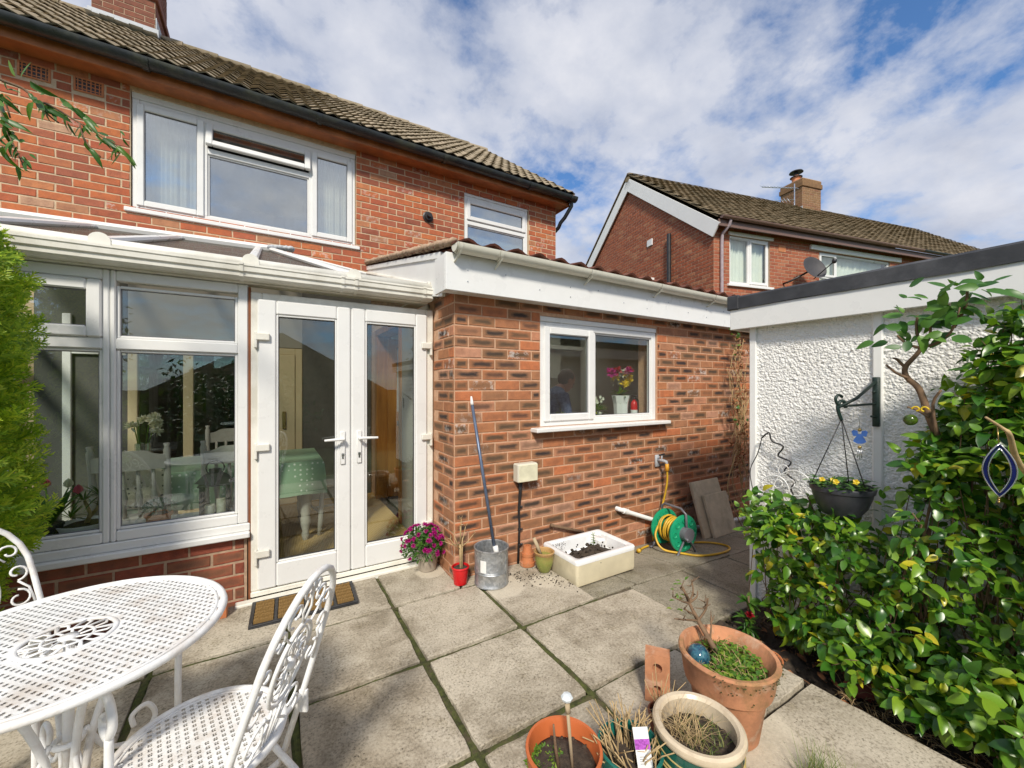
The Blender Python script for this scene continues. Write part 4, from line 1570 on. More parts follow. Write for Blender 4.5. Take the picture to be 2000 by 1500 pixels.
pdm.cbox(-.775, -.01, .105, -.69, .05, 1.785, .005)
pdm.cbox(.10, -.012, .105, .262, .045, 1.785, .005)
pp = part('patio_door', pdm, MAT['cream'], house)
q = MB()
q.box(-1.13, YH - .01, .1, .27, YH - .004, 1.79)
part('pane', q, MAT['glass'], pp)
q = MB()
q.cbox(.13, YH - .075, .92, .165, YH - .053, 1.12, .005)
part('handle', q, MAT['brass'], pp)
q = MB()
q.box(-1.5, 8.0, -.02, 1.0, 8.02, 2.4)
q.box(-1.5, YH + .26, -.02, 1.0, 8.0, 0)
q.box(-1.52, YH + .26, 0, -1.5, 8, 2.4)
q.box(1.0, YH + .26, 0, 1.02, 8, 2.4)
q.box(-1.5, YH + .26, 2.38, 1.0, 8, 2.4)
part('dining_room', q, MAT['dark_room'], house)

# dining table and chairs inside the conservatory
dt = thing('dining_table', 'grey painted dining table inside the conservatory under a green spotted cloth', 'table', (-.2, 4.35, .03))
q = MB()
q.cbox(-.88, 3.96, .72, .37, 4.72, .75, .006)
part('tabletop', q, MAT['grey_chair'], dt)
for x in (-.80, .28):
    for y in (4.06, 4.62):
        q = MB()
        q.T = Tr(x, y, .03)
        q.lathe([(.022, 0), (.034, .05), (.026, .08), (.04, .14), (.042, .20), (.034, .22), (.042, .25), (.038, .5), (.046, .60), (.05, .69)], n=14)
        part('leg', q, MAT['grey_chair'], dt, 'angle')
q = MB()
v, f = [], []
X0, X1, Y0, Y1 = -.92, .41, 3.92, 4.76
ring = []
for i in range(25):
    ring.append((X0 + (X1 - X0) * i / 24, Y0))
for i in range(1, 17):
    ring.append((X1, Y0 + (Y1 - Y0) * i / 16))
for i in range(1, 25):
    ring.append((X1 - (X1 - X0) * i / 24, Y1))
for i in range(1, 16):
    ring.append((X0, Y1 - (Y1 - Y0) * i / 16))
k = len(ring)
for lev, z in enumerate((.756, .72, .62, .47)):
    for i, (x, y) in enumerate(ring):
        o = (0, .006, .012, .018)[lev] + (.014 * math.sin(i * 1.1) * lev / 3)
        dx = (1 if x >= X1 else -1 if x <= X0 else 0) * o
        dy = (1 if y >= Y1 else -1 if y <= Y0 else 0) * o
        v.append((x + dx, y + dy, z))
for l in range(3):
    for i in range(k):
        f.append((l * k + i, l * k + (i + 1) % k, (l + 1) * k + (i + 1) % k, (l + 1) * k + i))
f.append(tuple(range(k)))
q.add(v, f)
single('tablecloth', q, MAT['cloth'], 'pale green spotted cloth draped over the conservatory dining table', 'tablecloth', 'angle')


def dining_chair(M, label):
    t = thing('dining_chair', label, 'chair', (0, 0, 0), 'grey spindle-back chairs round the conservatory table')
    q = MB()
    q.cbox(-.20, -.20, .43, .20, .20, .46, .012)
    part('seat', q, MAT['grey_chair'], t)
    for x in (-1, 1):
        for y in (-1, 1):
            q = MB()
            q.tube([(x * .21, y * .21, 0), (x * .19, y * .19, .12), (x * .17, y * .17, .43)], [.016, .024, .018], 9)
            part('leg', q, MAT['grey_chair'], t, True)
    q = MB()
    for y in (-.19, .19):
        q.tube([(-.2, y, .2), (.2, y, .2)], .012, 7)
    q.tube([(0, -.19, .2), (0, .19, .2)], .012, 7)
    part('stretcher', q, MAT['grey_chair'], t, True)
    for x in (-.185, .185):
        q = MB()
        q.tube([(x, .18, .45), (x * 1.03, .205, .6), (x * 1.05, .235, .8), (x * 1.06, .26, .93), (x * 1.06, .262, .95), (x * 1.06, .268, .975)], [.02, .024, .019, .021, .014, .019], 9)
        part('back_post', q, MAT['grey_chair'], t, True)
    q = MB()
    v, f = [], []
    for i in range(13):
        s = -1 + 2 * i / 12
        zt = .90 + .035 * (1 if abs(s) < .45 else max(0, 1 - (abs(s) - .45) / .3))
        y = .24 + .03 * (1 - s * s)
        v += [(s * .19, y, .80), (s * .19, y + .022, .80), (s * .19, y + .03, zt), (s * .19, y + .008, zt)]
    for i in range(12):
        for j in range(4):
            f.append((i * 4 + j, i * 4 + (j + 1) % 4, i * 4 + 4 + (j + 1) % 4, i * 4 + 4 + j))
    q.add(v, f)
    part('top_rail', q, MAT['grey_chair'], t)
    for x in (-.12, -.04, .04, .12):
        q = MB()
        q.tube([(x, .19, .455), (x, .205, .55), (x, .215, .6), (x, .225, .66), (x, .255, .81)], [.01, .013, .02, .012, .011], 8)
        part('spindle', q, MAT['grey_chair'], t, True)
    t.matrix_basis = M
    return t


ch0 = dining_chair(Tr(-.82, 3.98, .03) @ Rz(PI), 'grey spindle chair with its back to the conservatory window, left of the lantern')
for M, lb in ((Tr(-.22, 3.98, .03) @ Rz(PI), 'grey spindle chair behind the black lantern, back to the window'), (Tr(-.35, 4.92, .03), 'grey chair on the far side of the green-clothed table'),
              (Tr(.56, 4.36, .03) @ Rz(-PI / 2 + .2), 'grey chair at the right-hand end of the green-clothed table')):
    copy_tree(ch0, M, lb)
for (x, y, a, lb) in ((-.82, 3.86, PI, 'black and cream patterned cushion on the left spindle chair'),):
    q = MB()
    q.T = Tr(x, y + .02, .69) @ Rz(a)
    q.blob((0, 0, 0), (.19, .05, .16), 14, 10, .1, 3)
    single('cushion', q, dots_mat('patterned_cushion', (.62, .58, .45), (.08, .08, .07), 28.0, .22), lb, 'cushion', True)


# things on the inner window sill
def leafmesh(L, W, fold=.18, curl=.25, n=4, seed=0, tip=1.0):
    """pointed leaf along +x, normal +z"""
    r = random.Random(seed)
    v, f = [], []
    for i in range(n + 1):
        t = i / n
        w = W * .5 * (math.sin(PI * t ** .8) ** .75 if 0 < t < 1 else 0)
        z = -curl * L * t * t
        x = L * t
        k = 1 + r.uniform(-.08, .08)
        v += [(x, w * k, z + fold * w), (x, 0, z), (x, -w * k, z + fold * w)]
    for i in range(n):
        for j in range(2):
            a = i * 3 + j
            f.append((a, a + 3, a + 4, a + 1))
    return v, f


def orient(p, d, nrm):
    x = Vector(d).normalized()
    z = Vector(nrm)
    z = (z - x * z.dot(x))
    z = z.normalized() if z.length > 1e-4 else x.orthogonal().normalized()
    y = z.cross(x)
    return basis(Vector(p), x, y, z)


def pot(root_name, label, cat, loc, prof, material, soil_r=None, soil_z=None, group=None, wob=0.0, n=32, inner=None):
    t = thing(root_name, label, cat, loc, group)
    q = MB()
    q.T = Tr(*loc)
    q.lathe(prof, n=n, wob=wob, seed=loc[0] * 7)
    part('pot', q, MAT[material] if isinstance(material, str) else material, t, 'angle')
    if soil_r:
        q = MB()
        q.T = Tr(*loc)
        q.lathe([(soil_r, soil_z - .02), (soil_r, soil_z), (soil_r * .7, soil_z + .012), (soil_r * .3, soil_z + .006), (0.0, soil_z + .014)], n=22, wob=.08, seed=loc[1])
        part('soil', q, MAT['soil'], t, True)
    return t


def potprof(rb, rt, h, lip=.012, liph=.03, wall=.008, depth=.05, drop=None):
    dz = h - depth if drop is None else drop
    return [(rb * .9, 0), (rb, .004), (rt - lip, h - liph), (rt, h - liph + .004), (rt, h - .004), (rt - .004, h), (rt - wall, h), (rt - wall - .003, h - .01), ((rt - lip) * .93, dz), (0, dz)]


SZ = .531
Y5 = 3.34
lan = thing('lantern', 'black metal candle lantern on the conservatory sill', 'lantern', (-.31, Y5, SZ))
q = MB()
q.T = Tr(-.31, Y5, SZ)
for x in (-.07, .07):
    for y in (-.07, .07):
        q.cbox(x - .008, y - .008, .012, x + .008, y + .008, .22, .002)
q.cbox(-.085, -.085, 0, .085, .085, .012, .003)
q.cbox(-.088, -.088, .2205, .088, .088, .232, .003)
q.lathe([(.115, .233), (.06, .29), (.035, .30), (.035, .325), (.0, .33)], n=4)
part('frame', q, MAT['black'], lan)
q = MB()
q.T = Tr(-.31, Y5, SZ)
q.tube([(.05 * math.cos(a), .0, .33 + .05 * math.sin(a)) for a in [i * 2 * PI / 16 for i in range(17)]], .004, 6)
part('ring', q, MAT['black'], lan, True)
for i, (x, y, h) in enumerate(((-.03, -.01, .075), (.03, .012, .105))):
    q = MB()
    q.T = Tr(-.31 + x, Y5 + y, SZ + .0125)
    q.lathe([(.026, 0), (.026, h), (.02, h + .002), (.0, h - .004)], n=16)
    single('candle', q, MAT['white_petal'], ('short cream candle, left of the two in the lantern', 'taller cream candle, right of the two in the lantern')[i], 'candle', 'angle', 'candles inside the lantern')
t = pot('potted_sedum', 'grey-green cushion plant in a terracotta pot on the conservatory sill', 'potted plant', (-.60, Y5, SZ), potprof(.05, .072, .075, .008, .02), 'terracotta', .058, .06)
q = MB()
r = random.Random(2)
for i in range(420):
    th, ph = r.uniform(0, 2 * PI), r.uniform(0, 1.35)
    d = Vector((math.sin(ph) * math.cos(th), math.sin(ph) * math.sin(th), math.cos(ph)))
    p = Vector((-.60, Y5, SZ + .07)) + Vector((d.x * .085, d.y * .085, d.z * .085))
    q.T = orient(p, d + Vector((r.uniform(-.6, .6), r.uniform(-.6, .6), r.uniform(-.6, .6))), (r.uniform(-1, 1), r.uniform(-1, 1), r.uniform(-1, 1)))
    q.add(*leafmesh(.017, .010, .2, .2, 2))
part('foliage', q, leaf_mat('sedum_leaf', [(0, (.12, .19, .14)), (1, (.30, .38, .31))], .6), t, kind='stuff')
t = pot('potted_dracaena', 'spiky dracaena in a wide white bowl on the conservatory sill', 'potted plant', (-.93, Y5, SZ), [(.08, 0), (.09, .004), (.125, .07), (.127, .075), (.118, .075), (.105, .055), (0, .055)], 'upvc', .10, .058)
q = MB()
q.tube([(-.93, Y5, SZ + .05), (-.91, Y5, SZ + .12), (-.935, Y5, SZ + .20)], [.014, .01, .008], 8)
q.tube([(-.92, Y5, SZ + .09), (-.88, Y5 + .01, SZ + .15), (-.87, Y5, SZ + .22)], [.01, .008, .006], 8)
part('stem', q, MAT['twig'], t, True)
q = MB()
for c in ((-.935, Y5, SZ + .2), (-.87, Y5, SZ + .22), (-1.0, Y5 + .02, SZ + .1)):
    for i in range(26):
        th, el = r.uniform(0, 2 * PI), r.uniform(-.3, 1.2)
        d = Vector((math.cos(th) * math.cos(el), math.sin(th) * math.cos(el), math.sin(el)))
        q.T = orient(c, d, (0, 0, 1))
        q.add(*leafmesh(r.uniform(.09, .15), .009, .2, .3, 4))
part('foliage', q, MAT['leaf_branch'], t, kind='stuff')
t = pot('potted_tulips', 'pink and white tulips in a dark pot on the conservatory sill', 'potted plant', (-1.06, 3.30, SZ), potprof(.045, .055, .10, .005, .02), 'black', .045, .085)
for i, (x, z, m) in enumerate(((-.02, .30, 'pink'), (.07, .29, 'white_petal'), (.11, .25, 'pink'))):
    q = MB()
    q.T = Tr(-1.06, 3.30, SZ)
    q.tube([(0, 0, .09), (x * .5, 0, .2), (x, 0, z)], .004, 6)
    s = part('stem', q, MAT['herb'], t, True)
    q = MB()
    for a in range(6):
        q.T = Tr(-1.06 + x, 3.30, SZ + z) @ Rz(a * PI / 3) @ Ry(-rad(72))
        q.add(*leafmesh(.055, .042, .5, -.3, 4))
    part('flower', q, MAT[m], s, True)
q = MB()
for i in range(7):
    q.T = orient((-1.06, 3.30, SZ + .085), (math.cos(i * 1.1) * .5, math.sin(i * 1.1) * .3, .9), (math.cos(i * 1.1 + PI), math.sin(i * 1.1 + PI), .3))
    q.add(*leafmesh(.22, .045, .3, .15, 6))
part('leaves', q, MAT['leaf_branch'], t, True, kind='stuff')
t = thing('flower_vase', 'glass vase of white chrysanthemums on the green-clothed table', 'vase', (-.86, 4.25, .757))
q = MB()
q.T = Tr(-.86, 4.25, .757)
q.lathe([(.05, 0), (.055, .01), (.045, .10), (.05, .2), (.046, .2), (.04, .1), (.05, .02), (0, .015)], n=20)
part('vase', q, MAT['glass_up'], t, 'angle')
q = MB()
for i in range(7):
    c = Vector((-.86 + r.uniform(-.09, .09), 4.25 + r.uniform(-.09, .09), .757 + .33 + r.uniform(-.05, .06)))
    q.T = None
    q.tube([(-.86, 4.25, .77), c], .004, 5)
part('stems', q, MAT['herb'], t, kind='stuff')
q = MB()
r = random.Random(4)
for i in range(9):
    c = Vector((-.86 + r.uniform(-.10, .10), 4.25 + r.uniform(-.09, .09), .757 + .34 + r.uniform(-.05, .07)))
    for j in range(36):
        d = Vector((r.gauss(0, 1), r.gauss(0, 1), r.gauss(.4, .8))).normalized()
        q.T = orient(c, d, (r.gauss(0, 1), r.gauss(0, 1), 1))
        q.add(*leafmesh(.05, .016, .3, -.2, 3))
part('flowers', q, MAT['white_petal'], t, kind='stuff')

# kitchen window-sill things
KY = YE + .17
kz = KW[1] + .001
t = thing('flower_vase', 'tall white vase of mixed bright flowers behind the kitchen window', 'vase', (2.93, KY, kz))
q = MB()
q.T = Tr(3.04, KY, kz) @ Rz(.2)
q.lathe([(.062, 0), (.066, .01), (.075, .17), (.095, .25), (.088, .25), (.07, .18), (0, .17)], n=8)
part('vase', q, MAT['upvc'], t)
cols = ['magenta', 'yellow', 'white_petal', 'red_petal', 'yellow', 'magenta', 'white_petal', 'yellow', 'red_petal', 'magenta', 'white_petal', 'red_petal', 'yellow']
bunch = {}
for i, cname in enumerate(cols):
    d = Vector((r.uniform(-1, 1), r.uniform(-.7, .5), r.uniform(.0, 1)))
    c = Vector((3.04 + d.x * .20, KY + d.y * .07, kz + .36 + d.z * .14))
    b = bunch.setdefault(cname, MB())
    for j in range(26 if cname != 'white_petal' else 60):
        e = Vector((r.gauss(0, 1), r.gauss(-.4, 1), r.gauss(.4, .8))).normalized()
        sp = .0 if cname != 'white_petal' else .035
        b.T = orient(c + e * sp, e, (r.gauss(0, 1), r.gauss(0, 1), 1))
        b.add(*leafmesh(.055 if sp == 0 else .016, .028 if sp == 0 else .011, .3, -.1, 2))
for cname, b in bunch.items():
    part('flowers', b, MAT[cname], t, kind='stuff')
q = MB()
for i in range(60):
    d = Vector((r.gauss(0, 1), r.gauss(-.3, .7), r.gauss(.1, .7))).normalized()
    q.T = orient((3.04, KY, kz + .25), d, (0, 0, 1))
    q.add(*leafmesh(r.uniform(.07, .13), .035, .2, .3, 3))
part('foliage', q, MAT['leaf'], t, kind='stuff')
t = pot('potted_plant', 'white flowered plant in a cream pot behind the kitchen window', 'potted plant', (2.71, KY, kz), potprof(.042, .056, .095, .006, .02), 'kitchen', .046, .08)
q = MB()
for i in range(90):
    d = Vector((r.gauss(0, 1), r.gauss(-.2, .7), r.gauss(.6, .6))).normalized()
    q.T = orient(Vector((2.71, KY, kz + .09)) + d * .04, d, (0, 0, 1))
    q.add(*leafmesh(r.uniform(.05, .10), .02, .2, .4, 3))
part('foliage', q, MAT['leaf'], t, kind='stuff')
q = MB()
for i in range(9):
    c = Vector((2.71 + r.uniform(-.09, .09), KY + r.uniform(-.06, .03), kz + .20 + r.uniform(-.02, .04)))
    for j in range(9):
        q.T = orient(c, (math.cos(j * .7), -.3, math.sin(j * .7)), (0, -1, 0))
        q.add(*leafmesh(.02, .012, .2, .1, 2))
part('flowers', q, MAT['white_petal'], t, kind='stuff')
t = thing('fire_extinguisher', 'small red fire extinguisher at the right of the kitchen window sill', 'extinguisher', (3.16, KY, kz))
q = MB()
q.T = Tr(3.23, KY, kz)
q.lathe([(.032, 0), (.035, .01), (.035, .15), (.028, .18), (.014, .195), (.014, .205), (0, .205)], n=18)
part('cylinder', q, MAT['red'], t, 'angle')
q = MB()
q.T = Tr(3.23, KY, kz)
q.cbox(-.018, -.018, .206, .018, .018, .235, .004)
q.cbox(-.008, -.05, .236, .008, .03, .25, .003)
q.tube([(.015, 0, .22), (.05, -.01, .2), (.052, -.01, .12), (.045, -.01, .05)], .008, 7)
part('valve', q, MAT['black'], t, 'angle')
q = MB()
q.T = Tr(3.23, KY, kz)
q.lathe([(.0356, .03), (.0356, .10)], n=18)
part('band', q, MAT['upvc'], t)

# ------------------------------------------------------------------ garage
XG = 2.76
gar = thing('garage', 'white roughcast garage with black felt-edged flat roof and white fascia', 'garage', (XG + 1.2, 0, 0))
GY0, GY1 = -4.0, 1.455


def rough_wall(y0, y1, z0, z1):
    """spatter-dash render: a finely displaced sheet"""
    mb = MB()
    st = .006
    ny, nz = int((y1 - y0) / st), int((z1 - z0) / st)
    v, f = [], []
    for j in range(nz + 1):
        z = z0 + (z1 - z0) * j / nz
        for i in range(ny + 1):
            y = y0 + (y1 - y0) * i / ny
            a = noise.noise((y * 52, z * 70, 3.0))
            b = noise.noise((y * 105, z * 130, 9.0))
            h = .0048 * a + .0048 * b + .0030 * noise.noise((y * 210, z * 240, 5.0))
            h = h * 1.2 if h > 0 else h * .5
            v.append((XG - .004 - h, y, z))
    for j in range(nz):
        for i in range(ny):
            e = j * (ny + 1) + i
            f.append((e, e + 1, e + ny + 2, e + ny + 1))
    mb.add(v, f)
    return mb


q = MB()
q.box(XG + .012, GY0, -.4, XG + .15, GY1, 1.86)
q.box(XG + .15, GY1 - .15, -.4, XG + 2.6, GY1, 1.86)
q.box(XG + 2.45, GY0, -.4, XG + 2.6, GY1 - .15, 1.86)
part('wall', q, MAT['roughcast'], gar)
part('render_panel', rough_wall(.832, GY1 - .028, -.13, 1.81), MAT['roughcast'], gar, True)
part('render_panel', rough_wall(-.6, .788, -.13, 1.81), MAT['roughcast'], gar, True)
q = MB()
q.cbox(XG - .022, GY1 - .03, -.2, XG + .03, GY1 + .012, 1.83, .004)
part('corner_strip', q, MAT['white_paint'], gar)
q = MB()
q.cbox(XG - .018, .788, -.2, XG + .01, .832, 1.83, .006)
part('joint_strip', q, MAT['white_paint'], gar)
q = MB()
q.cbox(2.682, GY0, 1.79, 2.702, 1.565, 1.928, .003)
q.cbox(2.7025, 1.545, 1.79, 5.5, 1.565, 1.928, .003)
part('fascia', q, MAT['upvc'], gar)
q = MB()
q.box(2.703, GY0, 1.815, XG + .01, 1.544, 1.822)
part('soffit', q, MAT['upvc_old'], gar)
q = MB()
v, f = [], []
N = 60
for i in range(N + 1):
    y = GY0 + (1.575 - GY0) * i / N
    w = .006 * noise.noise((y * 3, 0, 0))
    v += [(2.672, y, 1.926 + w), (2.670, y, 2.0 + w * .4), (2.684, y, 2.012 + w * .3), (2.80, y, 2.015), (2.80, y, 1.93)]
for i in range(N):
    for j in range(4):
        f.append((i * 5 + j, i * 5 + j + 1, i * 5 + j + 6, i * 5 + j + 5))
f.append((N * 5, N * 5 + 1, N * 5 + 2, N * 5 + 3, N * 5 + 4))
q.add(v, f)
q.cbox(2.668, 1.50, 1.922, 2.70, 1.58, 2.018, .006)
q.box(2.79, GY0, 1.96, 5.55, 1.575, 2.010)
q.box(2.70, 1.566, 1.93, 5.55, 1.58, 2.010)
part('felt_roof', q, MAT['felt'], gar)

# ------------------------------------------------------------------ neighbouring house
NB = rad(-12.9)
P0 = Vector((8.54, 5.35, 0))
TN = Tr(*P0) @ Rz(NB)
nh = thing('brick_house', 'neighbouring brick house with white bargeboards, gable end and brown tiled roof', 'house', tuple(P0))
NL, NW_, NE, NR = 13.5, 6.38, 5.12, 7.60
FW1 = (.45, 3.77, 1.67, 4.88)
FW2 = (3.34, 3.50, 6.05, 4.82)
q = MB()
q.T = TN
wall_cells(q, 0, -.4, NL, NE, [FW1, FW2], 0, .25)
q.box(0, .25, -.4, .2, NW_, NE - .06)
q.box(.2, NW_ - .2, -.4, NL, NW_, NE - .06)
q.box(NL - .2, .25, -.4, NL, NW_ - .2, NE)
q.T = TN @ SWAP
q.prism([(.12, NE - .061), (NW_ - .12, NE - .061), (NW_ / 2, NR - .16)], .0, .2)
part('wall', q, MAT['mortar_grey'], nh)
brick_wall(nh, 'nf', (P0.x, P0.y), NB, 9.6, 3.1, NE - .06, .081, .228, 'brick_far', [FW1, FW2], 220, zvis=3.0, seed=41, jn=.012)
go = TN @ Vector((0, NW_, 0))
brick_wall(nh, 'ng', (go.x, go.y), NB - PI / 2, NW_, 2.7, NR, .081, .228, 'brick_gable', (), 120, zvis=2.9, clip=lambda u, z: z < NE - .05 + (NR - NE - .12) * (1 - abs(u - NW_ / 2) / (NW_ / 2)), seed=42, jn=.012)
w = win(nh, TN @ Tr(0, .03, 0), *FW1, [(FW1[0] + .06, FW1[1] + .06, 1.03, FW1[3] - .06, 'fix'), (1.09, FW1[1] + .06, FW1[2] - .06, FW1[3] - .06, 'sash')], [(1.03, FW1[1] + .055, 1.09, FW1[3] - .055)], 'glass', .055, 0, (.08, .09, .06))
c = curtain_mb(FW1[0] + .05, FW1[2] - .05, FW1[1], FW1[3], .16, .02, 36)
c.v = [tuple(TN @ Vector(p)) for p in c.v]
part('curtain', c, MAT['curtain'], w, True)
w = win(nh, TN @ Tr(0, .03, 0), *FW2, [(FW2[0] + .06, FW2[1] + .06, 3.95, 4.16, 'fix'), (FW2[0] + .06, 4.22, 3.95, FW2[3] - .06, 'sash'), (4.02, FW2[1] + .06, 5.98, FW2[3] - .06, 'fix')], [(3.95, FW2[1] + .055, 4.02, FW2[3] - .055), (3.40, 4.16, 3.95, 4.22)], 'glass', .055, 0)
c = curtain_mb(FW2[0] + .05, FW2[2] - .05, FW2[1], FW2[3], .18, .02, 60)
c.v = [tuple(TN @ Vector(p)) for p in c.v]
part('curtain', c, MAT['curtain'], w, True)
q = MB()
q.T = TN
q.cbox(FW1[0] - .05, -.03, FW1[3] + .002, FW1[2] + .1, .05, FW1[3] + .08, .005)
q.cbox(FW2[0] - .35, -.05, FW2[3] + .002, FW2[2] + .4, .05, FW2[3] + .12, .005)
part('lintel', q, MAT['white_paint'], nh)
q = MB()
q.T = TN
q.cbox(1.95, -.012, 4.66, 2.18, .02, 4.82, .003)
part('air_brick', q, MAT['terracotta'], nh)
# barge boards, fascia, gutter, pipes
np_ = math.atan2(NR - NE, NW_ / 2)
bbl = (NW_ / 2 + .22) / math.cos(np_)
for sgn in (1, -1):
    q = MB()
    if sgn == 1:
        q.T = TN @ Tr(0, -.2, NE - .155) @ Rx(np_)
        q.cbox(-.085, 0, -.26, -.05, bbl, .06, .004)
    else:
        q.T = TN @ Tr(0, NW_ + .2, NE - .155) @ Rx(-np_)
        q.cbox(-.085, -bbl, -.26, -.0505, 0, .06, .004)
    part('bargeboard', q, MAT['white_paint'], nh)
q = MB()
q.T = TN
q.cbox(-.08, -.22, NE - .17, NL, -.19, NE - .02, .004)
q.box(-.05, -.189, NE - .05, NL, -.001, NE - .04)
part('eaves_board', q, MAT['gutter_brown'], nh)
q = MB()
half_pipe(q, [TN @ Vector((-.06, -.28, NE + .03)), TN @ Vector((6.9, -.28, NE + .02))], .06)
part('gutter', q, MAT['gutter_brown'], nh, 'angle')
q = MB()
half_pipe(q, [TN @ Vector((6.92, -.28, NE + .02)), TN @ Vector((NL, -.28, NE + .0))], .06)
part('gutter', q, MAT['gutter_black'], nh, 'angle')
q = MB()
q.T = TN
q.tube([(.20, -.26, NE - .03), (.20, -.24, NE - .12), (.17, -.07, NE - .28), (.17, -.055, NE - .45), (.17, -.055, 0)], .035, 9)
part('downpipe', q, simple('mauve_downpipe', (.36, .30, .32), .5), nh, 'angle')
q = MB()
q.T = TN
q.tube([(-.06, 1.40, 2.6), (-.06, 1.40, 5.35)], .055, 10)
part('soil_pipe', q, MAT['black'], nh, 'angle')
q = MB()
q.T = TN
q.cbox(-.03, 2.12, 5.32, 0.01, 2.34, 5.50, .006)
part('wall_vent', q, MAT['upvc'], nh)
q = MB()
q.T = TN
q.cbox(-.10, 2.05, 4.28, .0, 2.95, 4.40, .006)
part('lintel', q, MAT['white_paint'], nh)
# roof
TR = TN @ Tr(0, -.24, NE + .04) @ Rx(np_)
rl2 = (NW_ / 2 + .24) / math.cos(np_)
q = MB()
q.T = TR
q.box(-.09, .03, -.04, NL, rl2, -.012)
q.T = TN @ Tr(0, NW_ + .24, NE + .04) @ Rx(-np_)
q.box(-.09, -rl2, -.04, NL, 0, -.012)
part('roof_deck', q, MAT['tile_far'], nh)
q = MB()
rr = random.Random(8)
gg = rl2 / 21.3
for row in range(22):
    for c in range(62):
        q.T = TR @ Tr(-.10 + .22 * c + (.11 if row % 2 else 0) - .0, row * gg - .02, rr.uniform(-.003, .004))
        q.add(*tile_geo(.217, .25, 1, .010, .016, 3, .028))
part('roof_tiling', q, MAT['tile_far'], nh, kind='stuff')
q = MB()
q.T = TN
for i in range(30):
    q.tube([(-.09 + i * .46, NW_ / 2, NR + .03), (-.09 + i * .46 + .47, NW_ / 2, NR + .025)], [.11, .10], 8, flat=.7)
part('ridge_tiling', q, MAT['tile_far'], nh, kind='stuff')
# chimney
q = MB()
q.T = TN
CS0, CS1, CO0, CO1 = 6.85, 7.75, 2.95, 3.75
q.box(CS0, CO0, 7.0, CS1, CO1, 8.72)
nc = part('chimney', q, MAT['mortar_grey'], nh)
a = TN @ Vector((CS0, CO0, 0))
brick_wall(nc, 'ncf', (a.x, a.y), NB, CS1 - CS0, 7.42, 8.55, .081, .228, 'brick_stack', (), 60, seed=51)
a = TN @ Vector((CS0, CO1, 0))
brick_wall(nc, 'ncg', (a.x, a.y), NB - PI / 2, CO1 - CO0, 7.42, 8.55, .081, .228, 'brick_stack', (), 60, seed=52)
q = MB()
q.T = TN
q.cbox(CS0 - .04, CO0 - .04, 8.42, CS1 + .04, CO1 + .04, 8.58, .01)
q.cbox(CS0 - .015, CO0 - .015, 8.58, CS1 + .015, CO1 + .015, 8.70, .01)
part('corbel', q, MAT['brick_stack'], nc)
q = MB()
q.T = TN
q.cbox(CS0 - .06, CO0 - .10, 7.36, CS1 + .06, CO0 - .02, 7.50, .01)
q.box(CS0 - .03, CO0 - .02, 7.42, CS0 - .015, CO1, 7.72)
part('lead_flashing', q, MAT['lead'], nc)
q = MB()
q.T = TN @ Tr(CS0 + .24, CO0 + .4, 8.70)
q.lathe([(.14, 0), (.13, .18), (.15, .2), (.15, .23), (.1, .235), (.10, .3)], n=16)
pc = part('chimney_pot', q, MAT['terracotta'], nc, 'angle')
q = MB()
q.T = TN @ Tr(CS0 + .24, CO0 + .4, 8.70)
q.lathe([(.19, .235), (.19, .25), (.12, .26), (.12, .27)], n=18)
q.lathe([(.06, .27), (.06, .42)], n=12)
q.lathe([(.22, .415), (.2, .45), (0, .48)], n=18)
part('cowl', q, MAT['black'], pc, 'angle')
q = MB()
q.T = TN @ Tr(CS0 + .62, CO0 + .4, 8.70)
q.lathe([(.13, 0), (.12, .1), (.2, .11), (.19, .15), (0, .18)], n=16)
part('chimney_pot', q, MAT['gutter_brown'], nc, 'angle')
# aerial and dish
q = MB()
A = TN @ Vector((CS0 - .25, CO0 + .1, 7.75))
q.tube([A, A + Vector((0, 0, .75))], .018, 6)
B = A + Vector((.15, .0, .62))
C_ = A + Vector((-1.15, .5, .55))
q.tube([B, C_], .012, 6)
for i in range(11):
    p = B.lerp(C_, i / 10)
    q.tube([p - Vector((.03, .08, .04)), p + Vector((.03, .08, .09))], .007, 4)
D = A + Vector((-.7, .3, .10))
q.tube([A + Vector((0, 0, .2)), D], .01, 6)
for i in range(5):
    p = (A + Vector((0, 0, .2))).lerp(D, .3 + i * .17)
    q.tube([p - Vector((.02, .06, .10)), p + Vector((.02, .06, .10))], .006, 4)
single('tv_aerial', q, MAT['silver'], 'thin metal television aerial on the neighbouring chimney', 'aerial')
sd = thing('satellite_dish', 'dark mesh satellite dish on the neighbouring house wall', 'satellite dish', tuple(TN @ Vector((2.1, -.05, 3.95))))
Dc = TN @ Vector((2.54, -.42, 4.20))
ax = Vector((-.35, -.85, .35)).normalized()
q = MB()
q.T = basis(Dc, ax.orthogonal().normalized(), ax.cross(ax.orthogonal().normalized()), ax)
q.lathe([(0, -.05), (.12, -.04), (.22, -.012), (.29, .03), (.295, .035), (.285, .035), (.22, .0), (.12, -.03), (0, -.04)], n=24)
part('dish', q, simple('dish_grey', (.05, .047, .05), .6), sd, True)
q = MB()
q.tube([TN @ Vector((2.1, -.01, 3.9)), TN @ Vector((2.12, -.16, 3.92)), Dc + Vector((0, .05, -.03))], .022, 8)
q.tube([Dc + Vector((0, 0, -.25)), Dc + ax * .45 + Vector((.15, 0, -.12))], .012, 6)
part('arm', q, MAT['black'], sd, True)
q = MB()
q.blob(Dc + ax * .47 + Vector((.15, 0, -.11)), (.05, .05, .06), 8, 6, 0)
part('receiver', q, MAT['black'], sd, True)

